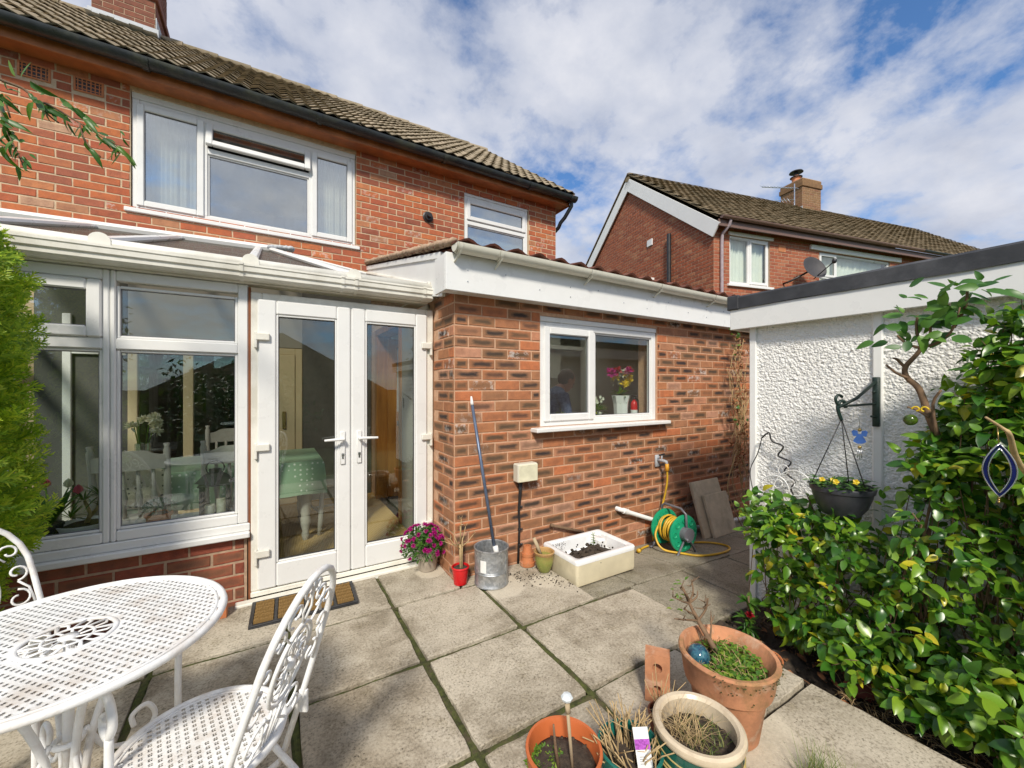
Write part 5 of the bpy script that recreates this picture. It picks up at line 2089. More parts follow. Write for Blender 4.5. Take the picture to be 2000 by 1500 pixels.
# ------------------------------------------------------------------ white iron table and chairs
def annulus_holes(cx, cy, z, R, r_in, st, hole, th):
    """pierced sheet: square cells between r_in and R, each with a small plus-shaped hole"""
    mb = MB()
    k = int(2 * R / st) + 2
    nodes = {}
    v, f = [], []

    def vid(x, y):
        key = (round(x, 5), round(y, 5))
        if key not in nodes:
            nodes[key] = len(v)
            v.append((cx + x, cy + y, z))
        return nodes[key]
    for i in range(-k, k):
        for j in range(-k, k):
            x, y = i * st, j * st
            xm, ym = x + st / 2, y + st / 2
            far = max(math.hypot(xx, yy) for xx in (x, x + st) for yy in (y, y + st))
            near = min(math.hypot(xx, yy) for xx in (x, x + st) for yy in (y, y + st))
            if far > R + st * .75 or near < r_in - st * .75:
                continue
            o = [(x, y), (x + st, y), (x + st, y + st), (x, y + st)]
            if far > R - .001 or near < r_in + .001 or (i + j) % 2:
                f.append(tuple(vid(*p) for p in o))
                continue
            h = hole
            c = h * .42
            pl = [(-h, -c), (-c, -c), (-c, -h), (c, -h), (c, -c), (h, -c), (h, c), (c, c), (c, h), (-c, h), (-c, c), (-h, c)]
            pid = [vid(xm + a, ym + b) for a, b in pl]
            oid = [vid(*p) for p in o]
            f.append((oid[0], oid[1], pid[3], pid[2], pid[1], pid[0]))
            f.append((oid[1], oid[2], pid[6], pid[5], pid[4], pid[3]))
            f.append((oid[2], oid[3], pid[9], pid[8], pid[7], pid[6]))
            f.append((oid[3], oid[0], pid[0], pid[11], pid[10], pid[9]))
    mb.add(v, f)
    b = len(mb.v)
    low = [(x, y, zz - th) for x, y, zz in mb.v]
    fl = [tuple(b + q for q in reversed(ff)) for ff in mb.f]
    mb.v += low
    mb.f += fl
    mb.mi += [0] * len(fl)
    mb.uv += [[(0, 0)] * len(q) for q in fl]
    return mb


def ring(mb, cx, cy, z, R, r, n=48, m=7, flat=1.0):
    v, f = [], []
    for i in range(n):
        a = 2 * PI * i / n
        for j in range(m):
            b = 2 * PI * j / m
            v.append((cx + math.cos(a) * (R + r * math.cos(b)), cy + math.sin(a) * (R + r * math.cos(b)), z + r * flat * math.sin(b)))
    for i in range(n):
        for j in range(m):
            f.append((i * m + j, ((i + 1) % n) * m + j, ((i + 1) % n) * m + (j + 1) % m, i * m + (j + 1) % m))
    mb.add(v, f)


def spiral(c, r0, r1, a0, a1, ax, ay, n=16):
    """points of a flat scroll round c in the plane of ax, ay"""
    out = []
    for i in range(n + 1):
        t = i / n
        a = a0 + (a1 - a0) * t
        r = r0 + (r1 - r0) * t
        out.append(Vector(c) + Vector(ax) * (r * math.cos(a)) + Vector(ay) * (r * math.sin(a)))
    return out


def smooth(pts, k=6):
    P = [Vector(p) for p in pts]
    out = []
    for i in range(len(P) - 1):
        a, b, c, d = P[max(i - 1, 0)], P[i], P[i + 1], P[min(i + 2, len(P) - 1)]
        for j in range(k):
            t = j / k
            out.append(.5 * ((2 * b) + (c - a) * t + (2 * a - 5 * b + 4 * c - d) * t * t + (3 * b - a - 3 * c + d) * t ** 3))
    out.append(P[-1])
    return out


TC = Vector((-.468, 1.56, 0))
TZ = .72
bt = thing('garden_table', 'round white pierced metal garden table with scrolled iron legs', 'table', (TC.x, TC.y, 0))
part('tabletop', annulus_holes(TC.x, TC.y, TZ, .335, .098, .0132, .0056, .004), MAT['metal_white'], bt)
q = MB()
ring(q, TC.x, TC.y, TZ - .003, .344, .0105, 72, 8, 1.0)
ring(q, TC.x, TC.y, TZ + .001, .326, .004, 72, 6)
part('rim', q, MAT['metal_white'], bt, True)
q = MB()
ring(q, TC.x, TC.y, TZ, .094, .007, 44, 6, .7)
ring(q, TC.x, TC.y, TZ, .05, .004, 30, 6, .7)
for i in range(10):
    a = i * 2 * PI / 10 + .2
    d, s = Vector((math.cos(a), math.sin(a), 0)), Vector((-math.sin(a), math.cos(a), 0))
    c = TC + Vector((0, 0, TZ))
    q.tube([c + d * .016, c + d * .05 + s * .012, c + d * .092], [.004, .0035, .0065], 6, flat=.5)
    q.tube([c + d * .05 - s * .012, c + d * .075 - s * .018, c + d * .09], [.003, .0045, .003], 6, flat=.5)
q.lathe([(0, -.004), (.02, -.004), (.02, .004), (0, .006)], tuple(TC + Vector((0, 0, TZ))), 16)
part('centre_rosette', q, MAT['metal_white'], bt, True)
for i in range(4):
    a = rad(-58 + 90 * i)
    d = Vector((math.cos(a), math.sin(a), 0))
    up = Vector((0, 0, 1))
    c = TC.copy()
    q = MB()
    q.tube(smooth([c + d * x_ + up * z_ for x_, z_ in ((.03, .28), (.045, .42), (.10, .58), (.18, .655), (.25, .635), (.272, .585), (.25, .545), (.222, .555), (.222, .585), (.243, .59))], 5), .0095, 8)
    q.tube(smooth([c + d * x_ + up * z_ for x_, z_ in ((.252, .55), (.25, .40), (.255, .22), (.30, .015))], 4), .0095, 8)
    q.tube([c + d * .03 + up * .29, c + d * .262 + up * .17], .007, 7)
    q.tube(smooth([c + d * x_ + up * z_ for x_, z_ in ((.035, .45), (.08, .36), (.15, .33), (.19, .37), (.17, .42), (.135, .41), (.138, .375))], 5), .007, 7)
    q.tube([c + d * .19 + up * .655, c + d * .21 + up * .712], .008, 6)
    part('leg', q, MAT['metal_white'], bt, True)
q = MB()
ring(q, TC.x, TC.y, .44, .028, .008, 20, 6)
ring(q, TC.x, TC.y, .30, .036, .008, 20, 6)
q.tube([TC + Vector((0, 0, .30)), TC + Vector((0, 0, .715))], .012, 10)
part('hub', q, MAT['metal_white'], bt, True)


def iron_chair(M, label):
    """folding bistro chair: faces -x, back at +x, seat centre at origin"""
    t = thing('garden_chair', label, 'chair', (0, 0, 0), 'white iron garden chairs')
    part('seat', annulus_holes(0, 0, .45, .182, 0.0, .0132, .0058, .004), MAT['metal_white'], t)
    q = MB()
    ring(q, 0, 0, .447, .192, .010, 56, 8)
    ring(q, 0, 0, .4515, .176, .003, 56, 6)
    part('seat_rim', q, MAT['metal_white'], t, True)

    def bk(u, h):     # back plane: u sideways, h height above the seat
        return Vector((.175 + .147 * h / .46, u, .45 + h))
    q = MB()
    arch = [bk(-.178, -.22), bk(-.178, 0), bk(-.175, .12), bk(-.165, .24)]
    for i in range(1, 12):
        a = PI - PI * i / 12
        arch.append(bk(.162 * math.cos(a), .255 + .205 * math.sin(a)))
    arch += [bk(.165, .24), bk(.175, .12), bk(.178, 0), bk(.178, -.22)]
    q.tube(arch, .0092, 9)
    part('back_hoop', q, MAT['metal_white'], t, True)
    q = MB()
    AX, AY = Vector((0, 1, 0)), (bk(0, 1) - bk(0, 0)).normalized()
    # oval medallion with leaf tracery
    for rx, ry, rr in ((.078, .105, .0055), (.066, .092, .003)):
        q.tube([bk(rx * math.cos(a), .215 + ry * math.sin(a)) for a in [2 * PI * i / 30 for i in range(31)]], rr, 6)
    part('medallion', q, MAT['metal_white'], t, True)
    q = MB()
    for i in range(9):
        a = i * 2 * PI / 9 + .3
        q.tube([bk(.012 * math.cos(a), .215 + .015 * math.sin(a)), bk(.04 * math.cos(a + .35), .215 + .055 * math.sin(a + .35)), bk(.066 * math.cos(a), .215 + .092 * math.sin(a))], [.0028, .0055, .002], 6, flat=.6)
        q.tube(spiral(bk(.038 * math.cos(a + .3), .215 + .052 * math.sin(a + .3)), .022, .006, a, a + 1.6 * PI, AX, AY, 10), .0023, 5)
    q.blob(bk(0, .215), (.012, .02, .02), 8, 6, .1)
    part('tracery', q, MAT['metal_white'], t, True)
    q = MB()
    for s in (-1, 1):
        def sp(c, r0, r1, a0, a1, n=14, rr=.0038):
            q.tube(spiral(bk(s * c[0], c[1]), r0, r1, a0, a1, AX * s, AY, n), rr, 6)
        sp((.055, .375), .036, .010, -PI * .5, PI * 1.6)
        sp((.112, .335), .03, .009, PI * 1.1, -PI * .9)
        sp((.020, .418), .02, .007, -PI * .5, PI * 1.4)
        sp((.125, .26), .030, .010, -PI * .5, PI * 1.5)
        sp((.122, .17), .034, .012, PI * .5, -PI * 1.5)
        sp((.075, .06), .052, .02, PI * .9, -PI * .5)
        q.tube([bk(s * .125, .23), bk(s * .15, .2), bk(s * .165, .12)], .0038, 6)
        q.tube([bk(s * .022, .09), bk(s * .03, .045), bk(s * .075, .01)] + spiral(bk(s * .11, .022), .034, .012, -PI * .7, PI * .9, AX * s, AY, 10), .004, 6)
        q.tube([bk(s * .05, .30), bk(s * .08, .33), bk(s * .10, .305)], .0036, 6)
        q.tube([bk(0, .32), bk(s * .02, .36), bk(s * .006, .40), bk(0, .455)], .0034, 6)
    part('scrollwork', q, MAT['metal_white'], t, True)
    q = MB()
    for i in range(5):
        u = -.04 + .02 * i
        q.tube([bk(u * 1.4, .11), bk(u, .05), bk(u * .6, .0)], .0035, 5)
    part('lower_bars', q, MAT['metal_white'], t, True)
    for s in (-1, 1):
        q = MB()
        q.tube([(.255, s * .165, .0), (.16, s * .165, .22), (-.02, s * .170, .40), (-.10, s * .172, .44)], .0095, 8)
        part('leg', q, MAT['metal_white'], t, True)
        q = MB()
        b0 = bk(s * .178, -.215)
        q.tube([b0, (.02, s * .178, .16), (-.14, s * .178, .0)], .0095, 8)
        part('leg', q, MAT['metal_white'], t, True)
        q = MB()
        q.cbox(.165, s * .178 - .005, .39, .192, s * .178 + .005, .46, .002)
        part('bracket', q, MAT['metal_white'], t)
    q = MB()
    q.tube([(.16, -.16, .22), (.16, .16, .22)], .008, 7)
    q.tube([(-.11, -.172, .04), (-.11, .172, .04)], .008, 7)
    q.tube([(.17, -.178, .445), (.17, .178, .445)], .008, 7)
    part('cross_bar', q, MAT['metal_white'], t, True)
    t.matrix_basis = M
    return t


SC = Vector((-.155, 1.355, 0))
fa = math.atan2(TC.y - SC.y, TC.x - SC.x)
c1 = iron_chair(Tr(SC.x, SC.y, 0) @ Rz(fa + PI), 'white scrolled iron chair in front, its back nearest the patio doors mat')
SC2 = Vector((-.755, 1.955, 0))
fa2 = math.atan2(TC.y - SC2.y, TC.x - SC2.x)
copy_tree(c1, Tr(SC2.x, SC2.y, 0) @ Rz(fa2 + PI), 'white scrolled iron chair beyond the round table, beside the conifer')
q = MB()
q.blob((-.42, 1.90, .062), .062, 20, 14, 0)
single('garden_ball', q, MAT['galv'], 'grey ball lying on the paving, seen through the table rosette', 'ball', True)
q = MB()
q.cbox(-.32, 2.98, .0, -.22, 3.06, .085, .004)
single('loose_brick', q, MAT['terracotta'], 'loose red brick stood by the low wall left of the door mat', 'brick')

# ------------------------------------------------------------------ door mat
dm_ = thing('doormat', 'black rubber and coir striped doormat below the French doors', 'doormat', (.2, 2.92, 0))
MM = basis(Vector((-.105, 2.76, .002)), Vector((.998, -.04, 0)).normalized(), Vector((.04, .998, 0)).normalized(), Vector((0, 0, 1)))
ML, MW = .60, .31
q = MB()
q.T = MM
q.cbox(0, 0, 0, ML, MW, .008, .002)
q.cbox(0, 0, .0085, ML, .022, .018, .003)
q.cbox(0, MW - .022, .0085, ML, MW, .018, .003)
for x in (0, .125, .29, .455, ML - .022):
    q.cbox(x, .0225, .0085, x + .022, MW - .0225, .018, .003)
part('rubber_frame', q, MAT['black'], dm_)
q = MB()
rr = random.Random(5)
for (a, b) in ((.024, .124), (.149, .289), (.314, .454), (.479, ML - .024)):
    for i in range(6):
        y = .028 + i * .0435
        n = int((b - a) / .009)
        for j in range(n):
            for k in range(2):
                x = a + (b - a) * (j + .5) / n
                yy = y + .008 + k * .0096
                q.T = MM
                q.box(x - .0042, yy - .0048, .0083, x + .0042, yy + .0048, .030 + rr.uniform(-.003, .004))
part('coir_bristle', q, MAT['coir'], dm_, kind='stuff')

# ------------------------------------------------------------------ pots by the wall
r = random.Random(12)
mum = pot('potted_chrysanthemum', 'domed magenta chrysanthemum in a taupe pot beside the French doors', 'potted plant', (1.045, 2.985, .002), potprof(.066, .09, .165, .006, .03), 'taupe', .075, .14)
q = MB()
C0 = Vector((1.0, 2.955, .20))
for i in range(900):
    d = Vector((r.gauss(0, 1), r.gauss(0, 1), r.gauss(.35, .8))).normalized()
    s = r.uniform(.45, 1)
    p = C0 + Vector((d.x * .15 * s, d.y * .14 * s, d.z * .14 * s))
    if p.x > XE - .012 or p.y > 3.1 or p.z < .12:
        continue
    q.T = orient(p, d + Vector((r.uniform(-.8, .8), r.uniform(-.8, .8), r.uniform(-.3, .6))), d)
    q.add(*leafmesh(.035, .014, .2, .3, 2))
part('foliage', q, MAT['leaf_rose'], mum, kind='stuff')
cnt = 0
fm = []
for s in range(3):
    b = MB()
    rr = random.Random(s)
    for j in range(34):
        e = Vector((rr.gauss(0, 1), rr.gauss(0, 1), abs(rr.gauss(.5, .6)))).normalized()
        b.T = orient((0, 0, 0), e, (rr.gauss(0, 1), rr.gauss(0, 1), 1))
        b.add(*leafmesh(.021, .007, .3, .1, 2))
    fm.append(b.mesh('flower', MAT['magenta']))
while cnt < 62:
    d = Vector((r.gauss(0, 1), r.gauss(-.25, 1), r.gauss(.5, .6))).normalized()
    p = C0 + Vector((d.x * .165, d.y * .155, d.z * .155))
    if p.x > XE - .015 or p.y > 3.1 or p.z < .15:
        continue
    put('flower', fm[cnt % 3], mum, orient(p, d.orthogonal(), d))
    cnt += 1
tw = pot('potted_twig', 'bare forked cutting in a small red pot at the wall corner', 'potted plant', (1.168, 2.64, .002), potprof(.047, .064, .125, .005, .014), 'red', .054, .108)
q = MB()
q.tube([(1.168, 2.632, .08), (1.165, 2.632, .2), (1.163, 2.634, .285)], [.009, .009, .008], 8)
q.tube([(1.177, 2.63, .08), (1.176, 2.632, .2), (1.18, 2.63, .33)], [.006, .006, .004], 7)
for dx, dy, dz in ((-.09, -.03, .10), (-.05, .02, .12), (.09, -.03, .09), (.05, .02, .14), (-.02, -.04, .15), (-.12, -.01, .05), (.02, .03, .16)):
    p0 = Vector((1.165, 2.634, .27 + r.uniform(-.03, .03)))
    p1 = p0 + Vector((dx, dy, dz)) * .55 + Vector((0, 0, -.012))
    p2 = p0 + Vector((dx, dy, dz))
    q.tube([p0, p1, p2], [.0045, .0035, .002], 6)
    for k in range(3):
        q.tube([p2, p2 + Vector((r.uniform(-.03, .03), r.uniform(-.02, .02), r.uniform(.0, .03)))], [.0018, .001], 5)
part('stem', q, MAT['twig'], tw, True)
q = MB()
for i in range(30):
    a = r.uniform(0, 2 * PI)
    q.blob((1.168 + .03 * math.cos(a) * r.random(), 2.632 + .03 * math.sin(a) * r.random(), .088), .006, 5, 4, .5, i)
part('moss', q, MAT['moss'], tw, kind='stuff')

bk = thing('bucket', 'round galvanised metal planter with a white label, mop standing in it', 'bucket', (1.365, 2.54, .002))
q = MB()
q.T = Tr(1.365, 2.54, .002)
q.lathe([(.118, 0), (.122, .004), (.122, .012), (.119, .016), (.119, .09), (.122, .096), (.119, .102), (.122, .108), (.119, .114), (.121, .25), (.126, .255), (.126, .262), (.121, .264), (.116, .26), (.115, .02), (0, .018)], n=48)
part('shell', q, MAT['galv'], bk, 'angle')
q = MB()
q.T = Tr(1.365, 2.54, .002) @ Rz(rad(215))
v, f = [], []
for i in range(6):
    a = -.20 + .075 * i
    for z in (.115, .20):
        v.append((.1225 * math.cos(a), .1225 * math.sin(a), z))
f = [(2 * i, 2 * i + 2, 2 * i + 3, 2 * i + 1) for i in range(5)]
q.add(v, f)
part('paper_label', q, MAT['upvc'], bk)
q = MB()
q.T = Tr(1.365, 2.54, .002) @ Rz(rad(300))
q.cbox(.117, -.004, .015, .123, .004, .25, .001)
part('seam', q, MAT['galv'], bk)
mp = thing('mop', 'mop with long blue-grey handle leaning on the brick wall', 'mop', (1.41, 2.55, .03))
q = MB()
q.tube([(1.405, 2.56, .21), (1.292, 2.705, 1.27)], .0115, 10)
part('handle', q, MAT['blue_grey'], mp, True)
q = MB()
q.tube([(1.292, 2.705, 1.27), (1.290, 2.7065, 1.285), (1.286, 2.709, 1.335)], [.0125, .0125, .006], 10)
part('grip', q, MAT['upvc'], mp, True)
q = MB()
q.tube([(1.405, 2.555, .25), (1.415, 2.545, .18)], .02, 10)
q.tube([(1.417, 2.542, .185), (1.42, 2.52, .175), (1.44, 2.49, .168)], [.026, .03, .022], 10)
part('socket', q, MAT['upvc'], mp, True)
q = MB()
for i in range(70):
    a = r.uniform(0, 2 * PI)
    p = Vector((1.39, 2.53, .175))
    e = p + Vector((math.cos(a) * .065, math.sin(a) * .05, r.uniform(-.04, .01)))
    q.tube([p, p.lerp(e, .5) + Vector((0, 0, .02)), e], .005, 5)
part('strands', q, simple('mop_strand', (.42, .40, .36), .95), mp, True, kind='stuff')

hf = thing('hand_fork', 'small black hand fork leaning on the wall right of the metal planter', 'tool', (1.53, 2.66, .0))
q = MB()
q.tube([(1.52, 2.665, .19), (1.525, 2.66, .12), (1.53, 2.645, .09)], [.016, .02, .012], 8)
part('handle', q, MAT['black'], hf, True)
q = MB()
for k in (-1.5, -.5, .5, 1.5):
    q.tube([(1.53, 2.645, .095), (1.53 + k * .014, 2.635, .06), (1.53 + k * .015, 2.63, .004)], .0035, 5)
part('prongs', q, MAT['grey_plastic'], hf, True)
ts = thing('stacked_flowerpots', 'little stack of two upturned terracotta pots by the wall', 'flowerpot', (1.745, 2.645, 0))
for z, s in ((.002, 1.0), (.075, .82)):
    q = MB()
    q.T = Tr(1.745, 2.645, z)
    q.lathe([(.058 * s, 0), (.058 * s, .028 * s), (.050 * s, .029 * s), (.038 * s, .095 * s), (.012, .096 * s), (.012, .088 * s), (0, .088 * s)], n=22)
    part('flowerpot', q, MAT['terracotta'], ts, 'angle')
gp_ = pot('glazed_flowerpot', 'small green glazed pot with tan rim and drips beside the sink', 'flowerpot', (1.795, 2.49, .002), [(.04, 0), (.044, .004), (.066, .06), (.072, .10), (.07, .13), (.078, .142), (.08, .15), (.074, .154), (.066, .148), (.06, .12), (0, .11)], None or simple('tan_green_glaze', (.22, .24, .06), .25, var=.3, nscale=8, bmp=.05, dirt=(.36, .22, .08), dirt_amt=.8), None)
q = MB()
q.T = Tr(1.795, 2.49, .002)
q.lathe([(.0705, .128), (.0785, .142), (.0805, .15), (.074, .1545), (.0655, .148), (.06, .12)], n=28, cap=False)
part('rim', q, simple('tan_glaze', (.42, .25, .10), .3), gp_, 'angle')
q = MB()
q.tube([(1.775, 2.50, .12), (1.745, 2.515, .20), (1.722, 2.525, .255)], [.011, .014, .012], 9)
single('tool_handle', q, MAT['grey_wood'], 'worn wooden tool handle standing in the small green glazed pot', 'tool', True)

# junction box with its cable
jb = thing('junction_box', 'cream weatherproof junction box on the kitchen wall with a black cable', 'electrical box', (1.75, YE - .01, .66))
q = MB()
q.cbox(1.655, YE - .085, .655, 1.84, YE - .008, .80, .008)
part('housing', q, MAT['kitchen'], jb)
q = MB()
q.cbox(1.66, YE - .097, .66, 1.835, YE - .0855, .795, .006)
part('lid', q, simple('cream_lid', (.68, .65, .48), .4), jb)
q = MB()
q.tube([(1.71, YE - .03, .655), (1.71, YE - .03, .58), (1.702, YE - .02, .42), (1.71, YE - .018, .3), (1.695, YE - .02, .0)], [.022, .014, .0095, .0095, .0095], 9)
part('cable', q, MAT['black'], jb, True)
q = MB()
for z in (.44, .26, .14):
    q.cbox(1.698, YE - .032, z, 1.722, YE - .006, z + .016, .003)
    q.blob((1.73, YE - .02, z + .008), .009, 7, 5, 0)
part('cable_clip', q, MAT['black'], jb, kind='stuff')

# Belfast sink
sz0, sz1 = -.045, .145
sk = thing('butler_sink', 'old white butler sink used as a planter against the kitchen wall', 'sink', (2.2, 2.43, sz0))
sx0, sx1, sy0, sy1 = 1.895, 2.505, 2.225, 2.655
q = MB()


def rrect(x0, y0, x1, y1, rd, n=5):
    out = []
    for cx, cy, a0 in ((x1 - rd, y1 - rd, 0), (x0 + rd, y1 - rd, PI / 2), (x0 + rd, y0 + rd, PI), (x1 - rd, y0 + rd, 1.5 * PI)):
        for i in range(n + 1):
            a = a0 + PI / 2 * i / n
            out.append((cx + rd * math.cos(a), cy + rd * math.sin(a)))
    return out


def loft(mb, rings, close_bottom=True):
    n = len(rings[0][0])
    v, f = [], []
    for pts, z in rings:
        v += [(x, y, z) for x, y in pts]
    for i in range(len(rings) - 1):
        for j in range(n):
            f.append((i * n + j, i * n + (j + 1) % n, (i + 1) * n + (j + 1) % n, (i + 1) * n + j))
    if close_bottom:
        f.append(tuple(range(n - 1, -1, -1)))
    else:
        f.append(tuple((len(rings) - 1) * n + j for j in range(n)))
    mb.add(v, f)


loft(q, [(rrect(sx0 + .008, sy0 + .008, sx1 - .008, sy1 - .008, .02), sz0), (rrect(sx0 + .003, sy0 + .003, sx1 - .003, sy1 - .003, .022), sz0 + .02), (rrect(sx0 + .002, sy0 + .002, sx1 - .002, sy1 - .002, .024), sz1 - .037)])
part('body', q, MAT['sink_side'], sk, 'angle')
q = MB()
loft(q, [(rrect(sx0 + .001, sy0 + .001, sx1 - .001, sy1 - .001, .024), sz1 - .0365), (rrect(sx0 - .001, sy0 - .001, sx1 + .001, sy1 + .001, .026), sz1 - .012), (rrect(sx0 + .006, sy0 + .006, sx1 - .006, sy1 - .006, .022), sz1 - .001), (rrect(sx0 + .012, sy0 + .012, sx1 - .012, sy1 - .012, .02), sz1),
         (rrect(sx0 + .034, sy0 + .034, sx1 - .034, sy1 - .034, .03), sz1 - .001), (rrect(sx0 + .045, sy0 + .045, sx1 - .045, sy1 - .045, .04), sz1 - .012), (rrect(sx0 + .055, sy0 + .055, sx1 - .055, sy1 - .055, .05), sz1 - .10), (rrect(sx0 + .09, sy0 + .09, sx1 - .09, sy1 - .09, .05), sz1 - .125)], False)
part('bowl', q, MAT['sink'], sk, 'angle')
q = MB()
q.cbox(sx1 - .13, sy1 - .16, sz1 - .12, sx1 - .05, sy1 - .045, sz1 - .02, .02)
part('overflow', q, MAT['sink'], sk)
q = MB()
v, f = [], []
for j in range(15):
    for i in range(21):
        x = sx0 + .06 + (sx1 - sx0 - .12) * i / 20
        y = sy0 + .06 + (sy1 - sy0 - .12) * j / 14
        d = math.hypot((x - 2.22) / .20, (y - 2.42) / .13)
        v.append((x, y, sz1 - .121 + .10 * math.exp(-d * d * 1.3) + .016 * noise.noise((x * 26, y * 26, 0)) + .01 * noise.noise((x * 70, y * 70, 2))))
for j in range(14):
    for i in range(20):
        e = j * 21 + i
        f.append((e, e + 1, e + 22, e + 21))
q.add(v, f)
for i in range(90):
    q.blob((2.20 + r.gauss(0, .09), 2.42 + r.gauss(0, .055), sz1 - .045 + r.uniform(-.03, .02)), r.uniform(.004, .014), 6, 4, .6, i)
for i in range(60):
    q.blob((r.uniform(sx0 + .02, sx0 + .2), sy1 - .05 - r.random() * .02, sz1 - r.uniform(.012, .07)), r.uniform(.002, .004), 5, 3, .4, i)
part('soil', q, MAT['soil'], sk, True, kind='stuff')
sg = thing('seedling', 'thin green seedling growing in the soil of the white sink', 'plant', (2.27, 2.46, .08))
q = MB()
q.tube([(2.27, 2.46, .06), (2.272, 2.462, .14), (2.266, 2.465, .215)], .0025, 5)
part('stem', q, MAT['herb'], sg, True)
q = MB()
for i in range(16):
    z = .10 + .007 * i
    q.T = orient((2.27, 2.462, z), (math.cos(i * 2.1), math.sin(i * 2.1) * .6, .3), (0, 0, 1))
    q.add(*leafmesh(.026, .016, .2, .3, 2))
part('foliage', q, MAT['herb'], sg, kind='stuff')
q = MB()
q.tube([(2.005, 2.69, .255), (2.37, 2.70, .125)], .013, 9)
single('wooden_stick', q, MAT['bark'], 'brown stick lying aslant between the sink and the brick wall', 'stick', True)
# waste pipe
q = MB()
q.tube([(2.80, YE + .01, .262), (2.80, 2.69, .262), (2.83, 2.675, .25), (3.45, 2.675, .015), (4.05, 2.675, -.13), (5.2, 2.675, -.17)], .021, 12)
q.tube([(2.84, 2.675, .246), (2.90, 2.675, .223)], .027, 12)
single('waste_pipe', q, MAT['white_paint'], 'white plastic waste pipe sloping along the foot of the kitchen wall', 'pipe', 'angle')
tp = thing('outside_tap', 'small metal outside tap on the kitchen wall with a yellow hose fitting', 'tap', (3.38, YE, .66))
q = MB()
q.cbox(3.33, YE - .025, .60, 3.39, YE - .006, .72, .004)
q.tube([(3.36, YE - .02, .67), (3.36, YE - .10, .67), (3.365, YE - .12, .665), (3.37, YE - .125, .63)], [.016, .016, .016, .014], 9)
q.tube([(3.36, YE - .07, .67), (3.36, YE - .07, .72)], .008, 7)
part('body', q, MAT['lead'], tp, True)
q = MB()
q.tube([(3.325, YE - .07, .725), (3.40, YE - .07, .732)], .009, 7)
part('lever', q, MAT['black'], tp, True)
q = MB()
q.tube([(3.37, YE - .125, .645), (3.37, YE - .127, .575)], [.018, .02], 10)
part('connector', q, simple('orange_connector', (.75, .36, .03), .4), tp, True)
# hose reel
hr = thing('hose_reel', 'green hose reel with grey frame and yellow hose by the kitchen wall', 'hose reel', (3.25, 2.40, -.12))
RC = Vector((3.235, 2.42, .075))
axd = Vector((-.10, -.99, 0)).normalized()
sd_ = Vector((0, 0, 1)).cross(axd).normalized()


def reel_disc(off, name):
    q = MB()
    q.T = basis(RC + axd * off, sd_, Vector((0, 0, 1)), -axd if False else sd_.cross(Vector((0, 0, 1))))
    q.lathe([(.03, -.006), (.155, -.006), (.165, -.012), (.168, -.004), (.165, .006), (.155, .010), (.10, .006), (.03, .012)], n=40)
    for i in range(8):
        a = 2 * PI * i / 8
        q.lathe([(.026, .006), (.027, .014), (.022, .0145), (.018, .008), (0, .008)], (.118 * math.cos(a), .118 * math.sin(a), 0), 12)
    part(name, q, MAT['reel_green'], hr, 'angle')


reel_disc(-.11, 'drum_flange')
reel_disc(.11, 'drum_flange')
q = MB()
for k in range(9):
    o = -.085 + k * .021
    R_ = .105 + .012 * math.sin(k * 2.3)
    q.tube([RC + axd * (o + .006 * math.sin(a * 2 + k)) + sd_ * (R_ * math.cos(a)) + Vector((0, 0, R_ * math.sin(a))) for a in [2 * PI * i / 24 for i in range(25)]], .0095, 7)
part('hose_coil', q, MAT['hose'], hr, True, kind='stuff')
q = MB()
q.tube([RC - axd * .12, RC + axd * .12], .05, 16)
part('drum', q, MAT['reel_green'], hr, True)
for s in (-1, 1):
    q = MB()
    o = axd * (s * .145)
    F0 = -.195
    q.tube([RC + o + sd_ * .15 + Vector((0, 0, F0 + .004)), RC + o + sd_ * .12 + Vector((0, 0, F0 + .01)), RC + o, RC + o - sd_ * .12 + Vector((0, 0, F0 + .01)), RC + o - sd_ * .15 + Vector((0, 0, F0 + .004))], .0105, 8)
    part('frame_leg', q, MAT['grey_plastic'], hr, True)
q = MB()
q.tube([RC - axd * .145, RC - axd * .145 + Vector((0, 0, .19)), RC - axd * .11 + Vector((0, 0, .215)), RC + axd * .08 + Vector((0, 0, .215)), RC + axd * .135 + Vector((0, 0, .18)), RC + axd * .145], .0115, 9)
part('carry_handle', q, MAT['grey_plastic'], hr, True)
q = MB()
q.T = basis(RC + axd * .125, sd_, Vector((0, 0, 1)), sd_.cross(Vector((0, 0, 1))))
q.lathe([(.06, -.03), (.064, .0), (.058, .02), (.03, .03), (.0, .032)], n=24)
q.lathe([(.063, -.05), (.063, .05)], n=24)
part('hub', q, MAT['grey_plastic'], hr, 'angle')
q = MB()
q.tube([RC + axd * .15, RC + axd * .165 - sd_ * .05 + Vector((0, 0, -.02)), RC + axd * .21 - sd_ * .055 + Vector((0, 0, -.025))], [.012, .01, .011], 8)
part('crank', q, MAT['grey_plastic'], hr, True)


def gz(x, y, h=.01):
    return (x, y, zlow(x, y) + h)


